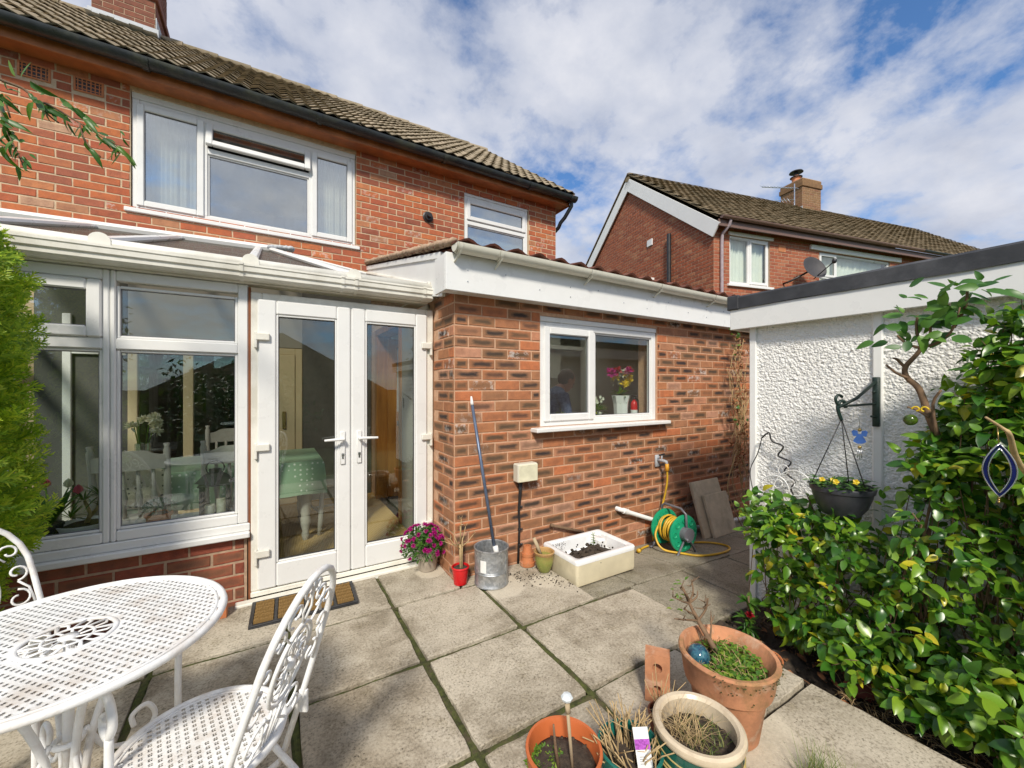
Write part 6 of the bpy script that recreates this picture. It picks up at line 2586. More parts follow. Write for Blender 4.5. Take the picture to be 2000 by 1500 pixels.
q = MB()
q.tube(smooth([(3.37, 2.599, .58), (3.375, 2.605, .45), (3.36, 2.64, .25), (3.30, 2.65, .10), (3.24, 2.65, -.02), gz(3.25, 2.66, .03), gz(3.33, 2.62, .015), gz(3.42, 2.56, .012)]), .0095, 8)
single('garden_hose', q, MAT['hose'], 'yellow hose hanging from the outside tap down the wall', 'hose', True)
q = MB()
q.tube(smooth([RC - axd * .09 - sd_ * .11 + Vector((0, 0, .02)), RC - axd * .06 - sd_ * .17 + Vector((0, 0, -.06)), RC + axd * .02 - sd_ * .16 + Vector((0, 0, -.15)), gz(3.17, 2.27), gz(3.21, 2.17), gz(3.32, 2.11), gz(3.48, 2.09), gz(3.63, 2.12), gz(3.71, 2.21), gz(3.69, 2.34), gz(3.58, 2.44), gz(3.46, 2.50)]), .0095, 8)
single('hose_loop', q, MAT['hose'], 'loop of yellow hose lying on the paving in front of the reel', 'hose', True)
q = MB()
q.tube(smooth([gz(3.12, 2.62, .012), gz(3.02, 2.60, .012), gz(2.93, 2.56, .012)]), .0095, 8)
q.tube([gz(2.94, 2.565, .014), gz(2.90, 2.55, .016)], .019, 10)
single('hose_end', q, MAT['hose'], 'short end of hose with a fitting between sink and reel', 'hose', True)
# leaning slabs
for nm, x0, x1, zt, yb, lb in (('paving_slab', 3.80, 4.28, .40, 2.47, 'taller grey concrete slab leaning on the wall behind the hose reel'), ('paving_slab', 3.90, 4.30, .27, 2.425, 'shorter concrete slab leaning in front of the taller one')):
    q = MB()
    zb = zlow((x0 + x1) / 2, yb) - .002
    h = zt - zb
    q.T = Tr((x0 + x1) / 2, yb, zb) @ Rx(-rad(17)) @ Rz(0)
    q.cbox(-(x1 - x0) / 2, 0, 0, (x1 - x0) / 2, .035, h / math.cos(rad(17)), .006)
    single(nm, q, MAT['concrete'], lb, 'slab')

# ------------------------------------------------------------------ foreground pots
CAMV = Vector((.87, .49, 0))
bp = pot('terracotta_planter', 'big mossy terracotta planter with a blue glass ball and woody stem', 'planter', (1.60, .945, .008), [(.108, 0), (.112, .006), (.142, .19), (.146, .195), (.160, .198), (.166, .22), (.176, .29), (.183, .30), (.186, .31), (.182, .318), (.168, .317), (.160, .30), (.14, .235), (0, .235)], 'old_terracotta', .145, .235, wob=.02, n=44)
BPC = Vector((1.60, .945, .245))
r = random.Random(77)
q = MB()
for i in range(720):
    a, s = r.uniform(0, 2 * PI), math.sqrt(r.random()) * .135
    p = BPC + Vector((s * math.cos(a), s * math.sin(a), r.uniform(0, .05)))
    if (p - BPC - Vector((-.03, .09, 0))).length < .06:
        continue
    d = Vector((r.gauss(0, 1), r.gauss(0, 1), .5)).normalized()
    q.T = orient(p, d, (0, 0, 1))
    q.add(*leafmesh(.022, .018, .15, .4, 2))
part('foliage', q, MAT['herb'], bp, kind='stuff')
q = MB()
for i in range(140):
    a, s = r.uniform(0, 2 * PI), math.sqrt(r.random()) * .15
    p = BPC + Vector((s * math.cos(a), s * math.sin(a), .01))
    e = p + Vector((r.gauss(0, .035), r.gauss(0, .035), r.uniform(.0, .06)))
    q.tube([p, p.lerp(e, .5) + Vector((0, 0, .015)), e], [.0014, .0012, .0007], 4)
part('dry_stems', q, MAT['twig'], bp, kind='stuff')
q = MB()
for i in range(130):
    a = r.uniform(-2.9, .9)
    z_ = -abs(r.gauss(0, .045)) + .008
    rr_ = .185 + (.004 if z_ > -.012 else z_ * .16)
    p = Vector((1.60 + rr_ * math.cos(a), .945 + rr_ * math.sin(a), .318 + z_))
    q.blob(p, (r.uniform(.001, .004), r.uniform(.001, .004), r.uniform(.001, .003)), 5, 4, .5, i)
part('moss', q, MAT['moss'], bp, kind='stuff')
gb_ = MB()
gb_.blob((1.52, 1.02, .29), .045, 24, 16, 0)
m_, nt_, b_ = mat('blue_glass_ball')
_n = noi(nt_, ocoord(nt_), 38.0, 4.0, .6, 1.0)
nt_.links.new(ramp(nt_, _n, [(.35, (.01, .02, .05)), (.5, (.02, .09, .14)), (.62, (.05, .16, .19)), (.75, (.22, .34, .36))]), b_.inputs['Base Color'])
b_.inputs['Roughness'].default_value = .08
b_.inputs['Coat Weight'].default_value = .6
MAT['blue_ball'] = m_
single('glass_ball', gb_, m_, 'shiny dark blue mottled glass ball in the big terracotta planter', 'ball', True)
ws = thing('woody_stem', 'pruned woody stem with thin shoots rising from the big terracotta planter', 'plant', tuple(BPC))
q = MB()
S0 = BPC + Vector((.035, .03, -.02))
# leans towards the house
S1 = S0 + Vector((-.015, .06, .09))
S2 = S0 + Vector((-.02, .11, .15))
S3 = S0 + Vector((-.025, .15, .21))
S4 = S0 + Vector((-.03, .18, .27))
q.tube(smooth([S0, S1, S2, S3, S4]), [.014 - .0004 * i for i in range(25)], 8)
for base, tip in ((S2, (-.11, .02, .09)), (S2, (.10, .01, .10)), (S1, (-.12, -.02, .05)), (S3, (.05, .02, .12)), (S3, (-.06, .02, .10)), (S2, (.05, -.03, .13)), (S1, (.08, .04, .10)), (S2, (-.15, .05, .03)), (S3, (-.09, .05, .04)), (S3, (.08, .0, .05))):
    t_ = Vector(tip) * .75
    q.tube(smooth([base, base + t_ * .5 + Vector((r.uniform(-.015, .015), r.uniform(-.015, .015), .0)), base + t_], 4), [.0055 - .0004 * i for i in range(9)], 6)
    for k in range(3):
        p = base + t_ * r.uniform(.5, 1)
        q.tube([p, p + Vector((r.uniform(-.04, .04), r.uniform(-.03, .03), r.uniform(.0, .04)))], [.0028, .0015], 5)
part('stem', q, MAT['bark'], ws, True)
q = MB()
for i in range(16):
    q.T = orient(S4 + Vector((r.uniform(-.03, .03), r.uniform(-.02, .04), r.uniform(-.14, .03))), (r.gauss(0, 1), r.gauss(0, 1), .3), (0, 0, 1))
    q.add(*leafmesh(.026, .016, .2, .3, 2))
part('leaves', q, MAT['herb'], ws, kind='stuff')

cp = pot('glazed_planter', 'dark green glazed planter with cream rim and incised bands in front', 'planter', (1.235, .83, .006), [(.10, 0), (.104, .004), (.135, .14), (.138, .21), (.132, .236), (.125, .237), (.118, .18), (.10, .1), (0, .1)], simple('dark_green_glaze', (.012, .075, .055), .12, var=.35, nscale=6, bmp=.03, coat=.5), None)
q = MB()
q.T = Tr(1.235, .83, .006)
q.lathe([(.132, .234), (.141, .24), (.146, .252), (.144, .264), (.136, .27), (.124, .268), (.116, .258), (.118, .18), (.10, .17)], n=44, cap=False)
part('rim', q, simple('cream_glaze', (.60, .50, .36), .3, var=.1, nscale=20, bmp=.08, dirt=(.30, .2, .12), dirt_amt=.4), cp, 'angle')
q = MB()
for z, rr_ in ((.165, .1392), (.178, .1393), (.205, .1388)):
    q.T = Tr(1.235, .83, .006 + z)
    ring(q, 0, 0, 0, rr_ - .002, .0035, 44, 6)
part('band', q, simple('straw_glaze', (.46, .36, .14), .25), cp, True)
q = MB()
for i in range(9):
    a = i * 2 * PI / 9
    c = Vector((1.235, .83, .11)) + Vector((math.cos(a), math.sin(a), 0)) * .134
    q.tube(spiral(c, .026, .006, 0, 3.0 * PI, Vector((-math.sin(a), math.cos(a), 0)), Vector((0, 0, 1)), 18), .0035, 5)
part('swirl', q, simple('teal_glaze', (.02, .16, .15), .15), cp, True)
q = MB()
q.T = Tr(1.235, .83, .006)
q.lathe([(.117, .19), (.115, .205), (.07, .212), (.03, .205), (0, .21)], n=26, wob=.05)
for i in range(70):
    a, s = r.uniform(0, 2 * PI), math.sqrt(r.random()) * .108
    q.blob((s * math.cos(a), s * math.sin(a), .207), r.uniform(.004, .011), 6, 4, .6, i)
part('soil', q, MAT['soil'], cp, True)


def grass_tuft(root, name, c, rad_, n, hmin, hmax, m, seed, lean=.5, w=.0022):
    rr = random.Random(seed)
    mb = MB()
    for i in range(n):
        a, s = rr.uniform(0, 2 * PI), math.sqrt(rr.random()) * rad_
        p = Vector(c) + Vector((s * math.cos(a), s * math.sin(a), 0))
        h = rr.uniform(hmin, hmax)
        b = rr.uniform(0, 2 * PI)
        d = Vector((math.cos(b), math.sin(b), 0))
        sd = Vector((-d.y, d.x, 0)) * w
        v, f = [], []
        for k in range(4):
            t = k / 3
            o = p + d * (h * lean * t * t) + Vector((0, 0, h * t * (1 - .3 * t * lean)))
            wd = 1 - t * .9
            v += [o - sd * wd, o + sd * wd]
        f = [(2 * k, 2 * k + 1, 2 * k + 3, 2 * k + 2) for k in range(3)]
        mb.add(v, f)
    return part(name, mb, MAT[m], root, kind='stuff')


grass_tuft(cp, 'dry_grass', (1.215, .86, .21), .05, 130, .04, .11, 'twig', 3, 1.1, .0016)
grass_tuft(cp, 'moss_grass', (1.25, .83, .21), .08, 160, .015, .05, 'grass', 4, .8, .0016)

op = pot('orange_flowerpot', 'orange plastic pot of dark soil with a solar stake light in front', 'planter', (.825, 1.035, .004), [(.085, 0), (.088, .004), (.112, .165), (.120, .168), (.122, .21), (.126, .217), (.124, .222), (.116, .221), (.112, .21), (.105, .16), (0, .155)], 'orange_plastic', .106, .165, n=44)
q = MB()
for i in range(90):
    a, s = r.uniform(0, 2 * PI), math.sqrt(r.random()) * .098
    q.blob((.825 + s * math.cos(a), 1.035 + s * math.sin(a), .172), r.uniform(.003, .010), 6, 4, .6, i)
part('soil_lumps', q, MAT['soil'], op, True, kind='stuff')
q = MB()
for i in range(420):
    a, s = r.uniform(0, 2 * PI), math.sqrt(r.random()) * .058
    q.T = orient((.775 + s * math.cos(a), 1.07 + s * math.sin(a), .172), (r.gauss(0, 1), r.gauss(0, 1), .6), (0, 0, 1))
    q.add(*leafmesh(.016, .010, .2, .3, 2))
part('moss', q, MAT['herb'], op, kind='stuff')
q = MB()
q.tube([(.80, 1.03, .17), (.792, 1.037, .24), (.787, 1.04, .31)], [.007, .005, .003], 7)
part('cut_stem', q, MAT['bark'], op, True)
sl_ = thing('solar_light', 'garden stake light with a pale faceted head in the orange pot', 'garden light', (.835, 1.015, .16))
q = MB()
q.tube([(.838, 1.005, .16), (.828, 1.02, .36)], .0055, 8)
q.tube([(.829, 1.018, .345), (.8275, 1.0205, .375)], .0085, 8)
part('stake', q, MAT['grey_wood'], sl_, True)
q = MB()
q.T = Tr(.827, 1.0215, .375)
q.lathe([(.004, 0), (.017, .012), (.020, .02), (.014, .028), (0, .031)], n=8)
part('head', q, simple('frosted_plastic', (.62, .66, .68), .15), sl_)

gp2 = pot('green_flowerpot', 'teal plastic pot of dry pruned stems with a plant label', 'planter', (1.035, .945, .004), [(.078, 0), (.08, .004), (.097, .15), (.103, .152), (.105, .19), (.108, .196), (.106, .2), (.099, .199), (.096, .15), (0, .145)], 'green_plastic', .09, .155, n=40)
q = MB()
for i in range(75):
    a, s = r.uniform(0, 2 * PI), math.sqrt(r.random()) * .075
    p = Vector((1.03 + s * math.cos(a), .95 + s * math.sin(a), .155))
    o = Vector((math.cos(a), math.sin(a), 0)) * r.uniform(0, .07)
    e = p + o + Vector((r.gauss(0, .025), r.gauss(0, .025), r.uniform(.05, .15)))
    m_p = p.lerp(e, .5) + Vector((r.gauss(0, .01), r.gauss(0, .01), .01))
    q.tube([p, m_p, e], [.003, .0024, .0016], 5)
    if i % 2 == 0:
        q.tube([m_p, m_p + Vector((r.gauss(0, .03), r.gauss(0, .03), r.uniform(.02, .06)))], [.002, .001], 4)
part('dry_stems', q, MAT['twig'], gp2, True, kind='stuff')
tg = thing('plant_label', 'white plastic plant tag with purple flower picture in the teal pot', 'label', (1.085, .90, .17))
_lx = Vector((.80, -.56, .10)).normalized()
_ly = Vector((.30, .15, .92))
_ly = (_ly - _lx * _ly.dot(_lx)).normalized()
LM = basis(Vector((1.022, .868, .19)), _lx, _ly, _lx.cross(_ly))
q = MB()
q.T = LM
q.cbox(-.024, 0, -.0008, .024, .11, .0008, .0003)
part('card', q, MAT['upvc'], tg)
q = MB()
q.T = LM
for s in (-.0013, .0013):
    q.box(-.0235, .050, min(0, s), .0235, .078, max(0, s))
part('picture', q, simple('purple_print', (.36, .08, .42), .4, var=.5, nscale=160, bmp=0), tg)
q = MB()
q.T = LM
for i in range(4):
    q.box(-.014, .012 + .006 * i, -.0012, .006 + .002 * (i % 3), .0145 + .006 * i, .0012)
part('print_lines', q, simple('grey_print', (.35, .35, .36), .5), tg)
# holed brick standing on end, small pot
hb_ = MB()
hb_.T = Tr(1.47, 1.185, .001) @ Rz(rad(-52))
holes_ = [(0, .058), (0, .155)]
w_, h_, t_ = .052, .2135, .062
n = 16
v, f = [], []
# front and back faces with round holes, built as fans of quads
for ydir in (0, 1):
    y = ydir * t_
    for hi, (hx, hz) in enumerate(holes_):
        z0, z1 = (0, .1067) if hi == 0 else (.1067, h_)
        b = len(v)
        an = sorted([PI * k / 6 for k in range(12)] + [math.atan2((z1 - hz), w_), math.atan2((z1 - hz), -w_), math.atan2(z0 - hz, -w_) % (2 * PI), math.atan2(z0 - hz, w_) % (2 * PI)])
        for a in an:
            v.append((hx + .021 * math.cos(a), y, hz + .021 * math.sin(a)))
        for a in an:
            c, s = math.cos(a), math.sin(a)
            k = min(w_ / abs(c) if abs(c) > 1e-6 else 9, ((z1 - hz) if s > 0 else (hz - z0)) / abs(s) if abs(s) > 1e-6 else 9)
            v.append((hx + c * k, y, hz + s * k))
        for i in range(n):
            j = (i + 1) % n
            f.append((b + i, b + j, b + n + j, b + n + i))
off = 4 * n
for hi in range(2):
    b = hi * 2 * n
    for i in range(n):
        j = (i + 1) % n
        f.append((b + i, b + j, off + b + j, off + b + i))
hb_.add(v, f)
hb_.add([(-w_, 0, 0), (w_, 0, 0), (w_, t_, 0), (-w_, t_, 0), (-w_, 0, h_), (w_, 0, h_), (w_, t_, h_), (-w_, t_, h_)], [(0, 1, 2, 3), (4, 5, 6, 7), (0, 3, 7, 4), (1, 2, 6, 5)])
single('holed_brick', hb_, MAT['old_terracotta'], 'red perforated brick standing on end beside the big planter', 'brick')
sp_ = pot('small_flowerpot', 'small brown plastic pot of dry stalks between brick and green planter', 'flowerpot', (1.335, 1.055, .003), potprof(.04, .054, .115, .004, .02), simple('brown_plastic', (.22, .065, .03), .4), .045, .095)
q = MB()
for i in range(16):
    p = Vector((1.335 + r.uniform(-.03, .03), 1.055 + r.uniform(-.03, .03), .095))
    e = p + Vector((r.gauss(0, .035), r.gauss(0, .035), r.uniform(.05, .17)))
    q.tube([p, p.lerp(e, .5) + Vector((r.gauss(0, .006), r.gauss(0, .006), 0)), e], [.0025, .002, .0012], 5)
part('dry_stems', q, MAT['twig'], sp_, True, kind='stuff')
eb_ = MB()
eb_.T = Tr(1.50, .565, 0) @ Rz(rad(-25))
eb_.cbox(-.05, 0, .002, .17, .09, .06, .004)
single('edging_brick', eb_, MAT['old_terracotta'], 'half-hidden orange brick at the bottom edge of the paving', 'brick')
gt_ = thing('grass_tuft', 'tuft of long green grass growing by the edging brick', 'grass', (1.60, .60, 0))
grass_tuft(gt_, 'blades', (1.62, .60, .0), .085, 420, .06, .15, 'grass', 9, .6, .0018)

# ------------------------------------------------------------------ behind the camera (seen only as reflections)
fe = thing('garden_fence', 'long dark close-boarded fence at the far end of the garden', 'fence', (0, -7, -.42))
fbm = MB()
fbm.cbox(-.068, -.012, 0, .068, .012, 1.75, .003)
fbm_ = fbm.mesh('board', MAT['fence_wood'])
for i in range(96):
    put('board', fbm_, fe, Tr(-7 + i * .14, -7 + (.008 if i % 2 else -.008), -.42))
q = MB()
for z in (.2, 1.4):
    q.cbox(-7.1, -6.97, -.42 + z, 6.5, -6.93, -.34 + z, .004)
part('rail', q, MAT['fence_wood'], fe)


def clump_tree(name, label, c, R_, H_, zc, n, m, seed, leaf=.16):
    t = thing(name, label, 'tree', (c[0], c[1], -.42), 'trees by the far fence')
    rr = random.Random(seed)
    q = MB()
    q.tube([(c[0], c[1], -.45), (c[0] + .05, c[1], zc * .5), (c[0], c[1], zc)], [.14, .11, .06], 9)
    for i in range(6):
        a = i * 1.05
        q.tube([(c[0], c[1], zc * .5 + .1 * i), (c[0] + math.cos(a) * R_ * .6, c[1] + math.sin(a) * R_ * .6, zc + .2 * i - .4)], [.05, .015], 6)
    part('trunk', q, MAT['bark'], t, True)
    q = MB()
    for i in range(n):
        d = Vector((rr.gauss(0, 1), rr.gauss(0, 1), rr.gauss(0, 1))).normalized()
        k = rr.random() ** .4
        w = 1 + .45 * noise.noise(d * 2.2 + Vector((seed, 0, 0)))
        p = Vector((c[0] + d.x * R_ * k * w, c[1] + d.y * R_ * k * w, zc + d.z * H_ * k * w))
        if p.z < -.3:
            continue
        q.T = orient(p, (rr.gauss(0, 1), rr.gauss(0, 1), rr.gauss(-.2, .6)), (rr.gauss(0, .6), rr.gauss(0, .6), 1))
        q.add(*leafmesh(leaf * rr.uniform(.7, 1.3), leaf * .45, .15, .3, 2))
    part('crown', q, MAT[m], t, kind='stuff')
    return t


clump_tree('garden_tree', 'broad leafy tree at the left end of the far fence', (-4.2, -4.6), 1.7, 1.9, 2.3, 2600, 'far_leaf', 3)
clump_tree('garden_tree', 'low bushy tree in front of the middle of the far fence', (-.6, -5.6), 1.5, 1.2, 1.0, 2200, 'far_leaf', 5)
clump_tree('garden_tree', 'tall leafy tree behind the far fence', (7.0, -9.5), 2.0, 2.4, 3.4, 2400, 'far_leaf', 7)
rh = thing('rear_house', 'low dark gabled building beyond the far fence', 'house', (-3, -16, -.42))
q = MB()
q.box(-4.6, -22, -.42, 5.6, -15, .9)
part('wall', q, MAT['brick_gable'], rh)
q = MB()
q.T = SWAP
q.T = Matrix(((1, 0, 0, 0), (0, 0, 1, 0), (0, 1, 0, 0), (0, 0, 0, 1)))
q.prism([(-5.0, .85), (6.0, .85), (.5, 3.9)], -22.3, -14.7)
part('roof', q, MAT['tile_far'], rh)

# ------------------------------------------------------------------ camellia along the garage
LEAFN = []
for s in range(4):
    b = MB()
    b.add(*leafmesh(1.0, .46 + .05 * s, (.12, .3, .42, .2)[s], (.05, .32, .55, -.12)[s], 5, s))
    LEAFN.append(b)


def leaf_sets(root, mats_, items, budget=300, name='leaf'):
    """items: (matrix). The ones nearest the camera are leaves of their own; the rest one part"""
    ms = [b.mesh(name, MAT[mats_], True) for b in LEAFN]
    def key(M):
        p = M.translation
        q = proj(p)
        return (0 if inview(p, 0) else 1, q[2] if q else 99)
    items = sorted(items, key=key)
    rest = MB()
    for i, M in enumerate(items):
        k = i % 4
        if i < budget:
            put(name, ms[k], root, M)
        else:
            rest.T = M
            rest.add(LEAFN[k].v, LEAFN[k].f)
    if rest.f:
        part('foliage', rest, MAT[mats_], root, True, kind='stuff')


def leafM(p, d, nrm, L):
    return orient(p, d, nrm) @ Matrix.Diagonal((L, L, L, 1))


r = random.Random(31)
cam_ = thing('camellia_bush', 'large glossy camellia bush with some yellow leaves against the garage wall', 'bush', (2.45, .6, -.1))
blobs = []   # centre, radii
for c, rr_, w in (((2.50, 1.12, .42), (.20, .26, .36), 1.0), ((2.48, 1.22, .66), (.16, .17, .15), .4), ((2.46, .80, .45), (.24, .30, .42), 1.2), ((2.50, .98, .70), (.14, .20, .12), .3),
                  ((2.44, .48, .50), (.26, .30, .46), 1.3), ((2.42, .15, .50), (.28, .32, .50), 1.3), ((2.50, .42, .95), (.20, .26, .26), .8), ((2.44, .10, 1.00), (.24, .26, .30), 1.2),
                  ((2.50, .28, 1.30), (.17, .20, .20), .7), ((2.44, -.02, 1.42), (.20, .22, .24), .9), ((2.52, .48, 1.22), (.10, .13, .14), .3), ((2.30, .62, .18), (.16, .34, .16), .7),
                  ((2.40, -.20, .60), (.3, .3, .5), 1.0), ((2.52, .16, 1.60), (.15, .16, .14), .45), ((2.50, .36, 1.50), (.14, .13, .16), .25), ((2.48, .42, 1.34), (.15, .15, .16), .35), ((2.46, .27, 1.45), (.18, .17, .22), .5), ((2.5, .30, 1.66), (.12, .14, .10), .2), ((2.46, .52, 1.06), (.14, .14, .14), .6), ((2.42, .22, 1.15), (.2, .22, .2), .8), ((2.25, .25, .25), (.2, .3, .2), .8), ((2.27, .45, .12), (.12, .22, .12), .5), ((2.30, .10, .2), (.16, .25, .2), .8), ((2.38, .80, .14), (.12, .2, .14), .5), ((2.42, 1.05, .12), (.12, .16, .12), .35)):
    blobs.append((Vector(c), rr_, w))
tips = []
for c, rd, w in blobs:
    for i in range(int(100 * w)):
        d = Vector((r.gauss(-.25, 1), r.gauss(0, 1), r.gauss(.1, 1))).normalized()
        k = r.uniform(.45, 1.08)
        p = c + Vector((d.x * rd[0] * k, d.y * rd[1] * k, d.z * rd[2] * k))
        if p.x > XG - .05 or p.z < -.02 or p.y > 1.40:
            continue
        tips.append((p, d))
items = []
br = MB()
roots = [Vector((2.55, y, -.12)) for y in (.1, .35, .62, .9, 1.15)]
for n, (p, d) in enumerate(tips):
    out = (d + Vector((-.35, 0, .15))).normalized()
    nleaf = r.randrange(4, 7)
    base = p - out * .075
    for j in range(nleaf):
        t = j / nleaf
        a = j * 2.4 + r.random()
        side = (out.orthogonal().normalized() * math.cos(a) + out.cross(out.orthogonal().normalized()) * math.sin(a))
        q0 = base + out * (.085 * t)
        ld = (side * 1.0 + out * (.35 + .6 * t) + Vector((0, 0, -.25))).normalized()
        nr = Vector((-.45, -.25, .85)) + Vector((r.gauss(0, .35), r.gauss(0, .35), r.gauss(0, .25)))
        L = r.choice((r.uniform(.032, .05), r.uniform(.048, .08)))
        if (q0 + ld * L).x > XG - .03:
            continue
        items.append(leafM(q0, ld, nr, L))
    if n % 7 == 0:
        rt = min(roots, key=lambda v_: abs(v_.y - p.y) + r.random() * .3)
        m1_ = rt.lerp(base, .5) + Vector((r.uniform(-.08, .06), r.uniform(-.14, .14), r.uniform(-.1, .06)))
        k = .008 if n % 35 == 0 else .0032
        br.tube([rt.lerp(base, .15), m1_, base, p], [k, k * .8, k * .55, k * .35], 5)
part('branches', br, MAT['bark'], cam_, True, kind='stuff')
leaf_sets(cam_, 'leaf', items, 300)

# twisted old stem with rounder leaves, upper right
ro = thing('rose_shrub', 'twisted brown stem with round leaves rising above the camellia', 'shrub', (2.5, .55, .0))


def gw(x, y, X):    # a point on the plane X = const seen at photo pixel x, y
    u, w = (x - 1000) / FPX, (757 - y) / FPX
    rx, ry = SN + u * CS, CS - u * SN
    d = X / rx
    return Vector((X, ry * d, EYE + w * d))


q = MB()
st = [gw(1860, 1010, 2.5), gw(1838, 880, 2.48), gw(1815, 815, 2.45), gw(1795, 760, 2.44), gw(1772, 738, 2.43), gw(1768, 718, 2.42), gw(1788, 695, 2.42), gw(1800, 680, 2.42)]
q.tube(smooth(st, 4), [.016 - .0003 * i for i in range(29)], 8)
S8 = st[-1]
for pts in (((1800, 680), (1772, 672), (1752, 655)), ((1800, 680), (1790, 645), (1792, 615)), ((1800, 680), (1840, 665), (1862, 640), (1875, 600)), ((1800, 680), (1815, 660), (1818, 630)), ((1772, 738), (1750, 728), (1730, 712)), ((1768, 718), (1752, 702), (1745, 700)), ((1830, 850), (1822, 790), (1838, 762)), ((1862, 640), (1885, 600), (1890, 560)), ((1815, 815), (1790, 800), (1772, 795))):
    P = [gw(a, b, 2.42 - .02 * i) for i, (a, b) in enumerate(pts)]
    q.tube(smooth(P, 3), [.007 - .0005 * i for i in range(3 * len(P) - 2)], 6)
part('stem', q, MAT['bark'], ro, True)
its = []
for (x, y, L, ang) in ((1775, 560, 40, 40), (1785, 575, 34, -20), (1810, 590, 60, -30), (1765, 615, 45, 170), (1785, 630, 52, 10), (1735, 635, 40, 190), (1762, 640, 36, 150), (1800, 640, 44, 60), (1820, 625, 60, 20), (1858, 590, 60, -40), (1830, 580, 50, 60), (1890, 570, 52, -30), (1708, 668, 44, 180), (1795, 655, 46, -60), (1735, 668, 38, 175), (1815, 655, 42, -35), (1840, 600, 46, 80), (1878, 600, 50, -10), (1855, 630, 44, 15), (1775, 665, 34, -100), (1870, 555, 44, 30), (1900, 560, 46, 10), (1925, 565, 50, -15), (1950, 572, 46, 5), (1850, 560, 40, 130)):
    X = r.uniform(2.34, 2.42)
    p = gw(x, y, X)
    a = rad(ang)
    d = Vector((SN * 0 + math.cos(a) * .05, -math.cos(a), math.sin(a) * .8 - .25)) + Vector((-.25, 0, 0))
    its.append(leafM(p, d, Vector((-.75, -.2, .6)) + Vector((r.gauss(0, .3), r.gauss(0, .3), r.gauss(0, .3))), L * .0016))
for i in range(46):
    x, y = r.choice(((1760, 660), (1800, 640), (1830, 610), (1860, 600), (1890, 575), (1840, 650), (1780, 610), (1920, 570)))
    p = gw(x + r.gauss(0, 16), y + r.gauss(0, 16), r.uniform(2.34, 2.46))
    its.append(leafM(p, (r.gauss(-.2, .5), r.gauss(0, 1), r.gauss(0, .8)), Vector((-.75, -.2, .6)) + Vector((r.gauss(0, .4), r.gauss(0, .4), r.gauss(0, .4))), r.uniform(.035, .07)))
leaf_sets(ro, 'leaf_rose', its, 300)

# pale branch at the far right carrying the spinner
pb_ = thing('bare_branch', 'pale bare branch reaching out of the bush with a glass spinner hung on it', 'branch', (2.1, .2, 1.0))
q = MB()
b0, b1, b2, b3, b4 = gw(1925, 815, 1.72), gw(1960, 838, 1.78), gw(1972, 850, 1.80), gw(1990, 905, 1.95), gw(2040, 960, 2.2)
q.tube(smooth([b0, b1, b2, b3, b4], 4), [.003 + .0004 * i for i in range(17)], 7)
part('stem', q, MAT['twig'], pb_, True)
spn = thing('glass_spinner', 'almond-shaped dark blue metal spinner hanging at the right edge', 'ornament', tuple(gw(1950, 870, 1.74)))
cS = gw(1951, 918, 1.74)
sv = Vector((.30, -.95, 0)).normalized()
hv = cS.copy()
SH, SWd = .074, .031
for nm, wd, th_, m in (('hoop', .0, .0055, None), ('inner_hoop', .0045, .003, None)):
    q = MB()
    pts = []
    for s in (1, -1):
        seq = [(-1 + 2 * i / 14) for i in range(15)]
        if s == -1:
            seq = seq[::-1]
        for t in seq:
            pts.append(cS + sv * (s * (SWd - wd) * math.cos(t * PI / 2) ** .9 if abs(t) < 1 else 0) + Vector((0, 0, t * (SH - wd * 1.3))))
    v, f = [], []
    nrm = Vector((-sv.y, sv.x, 0)).normalized()
    k = len(pts)
    for p in pts:
        v += [p + nrm * .008, p - nrm * .008]
    for i in range(k):
        j = (i + 1) % k
        f.append((2 * i, 2 * j, 2 * j + 1, 2 * i + 1))
    if nm == 'hoop':
        vin = []
        for p in pts:
            dd = (p - cS)
            vin += [p - dd.normalized() * .009 + nrm * .008, p - dd.normalized() * .009 - nrm * .008]
        bb = len(v)
        v += vin
        for i in range(k):
            j = (i + 1) % k
            f.append((2 * i, bb + 2 * i, bb + 2 * j, 2 * j))
            f.append((2 * i + 1, 2 * j + 1, bb + 2 * j + 1, bb + 2 * i + 1))
            f.append((bb + 2 * i, bb + 2 * i + 1, bb + 2 * j + 1, bb + 2 * j))
        q.add(v, f)
        part('hoop', q, simple('midnight_blue', (.012, .018, .12), .18, metal=.6, var=.4, nscale=20, bmp=0), spn)
q = MB()
for s in (1, -1):
    for wd in (0, .0105):
        q.tube([cS - nrm * .0085 + sv * (s * (SWd - wd) * math.cos(t * PI / 2) ** .9 if abs(t) < 1 else 0) + Vector((0, 0, t * (SH - wd * 1.2))) for t in [(-1 + 2 * i / 16) for i in range(17)]], .0016, 5)
part('edging', q, MAT['silver'], spn, True)
q = MB()
q.tube([cS + Vector((0, 0, SH)), b1.lerp(b0, .35)], .0012, 5)
part('hanger', q, MAT['brass'], spn, True)
q = MB()
for i in range(3):
    q.blob(cS + Vector((0, 0, -SH - .004 - .0055 * i)), .003, 6, 4, 0)
part('bead_drop', q, MAT['brass'], spn, True)

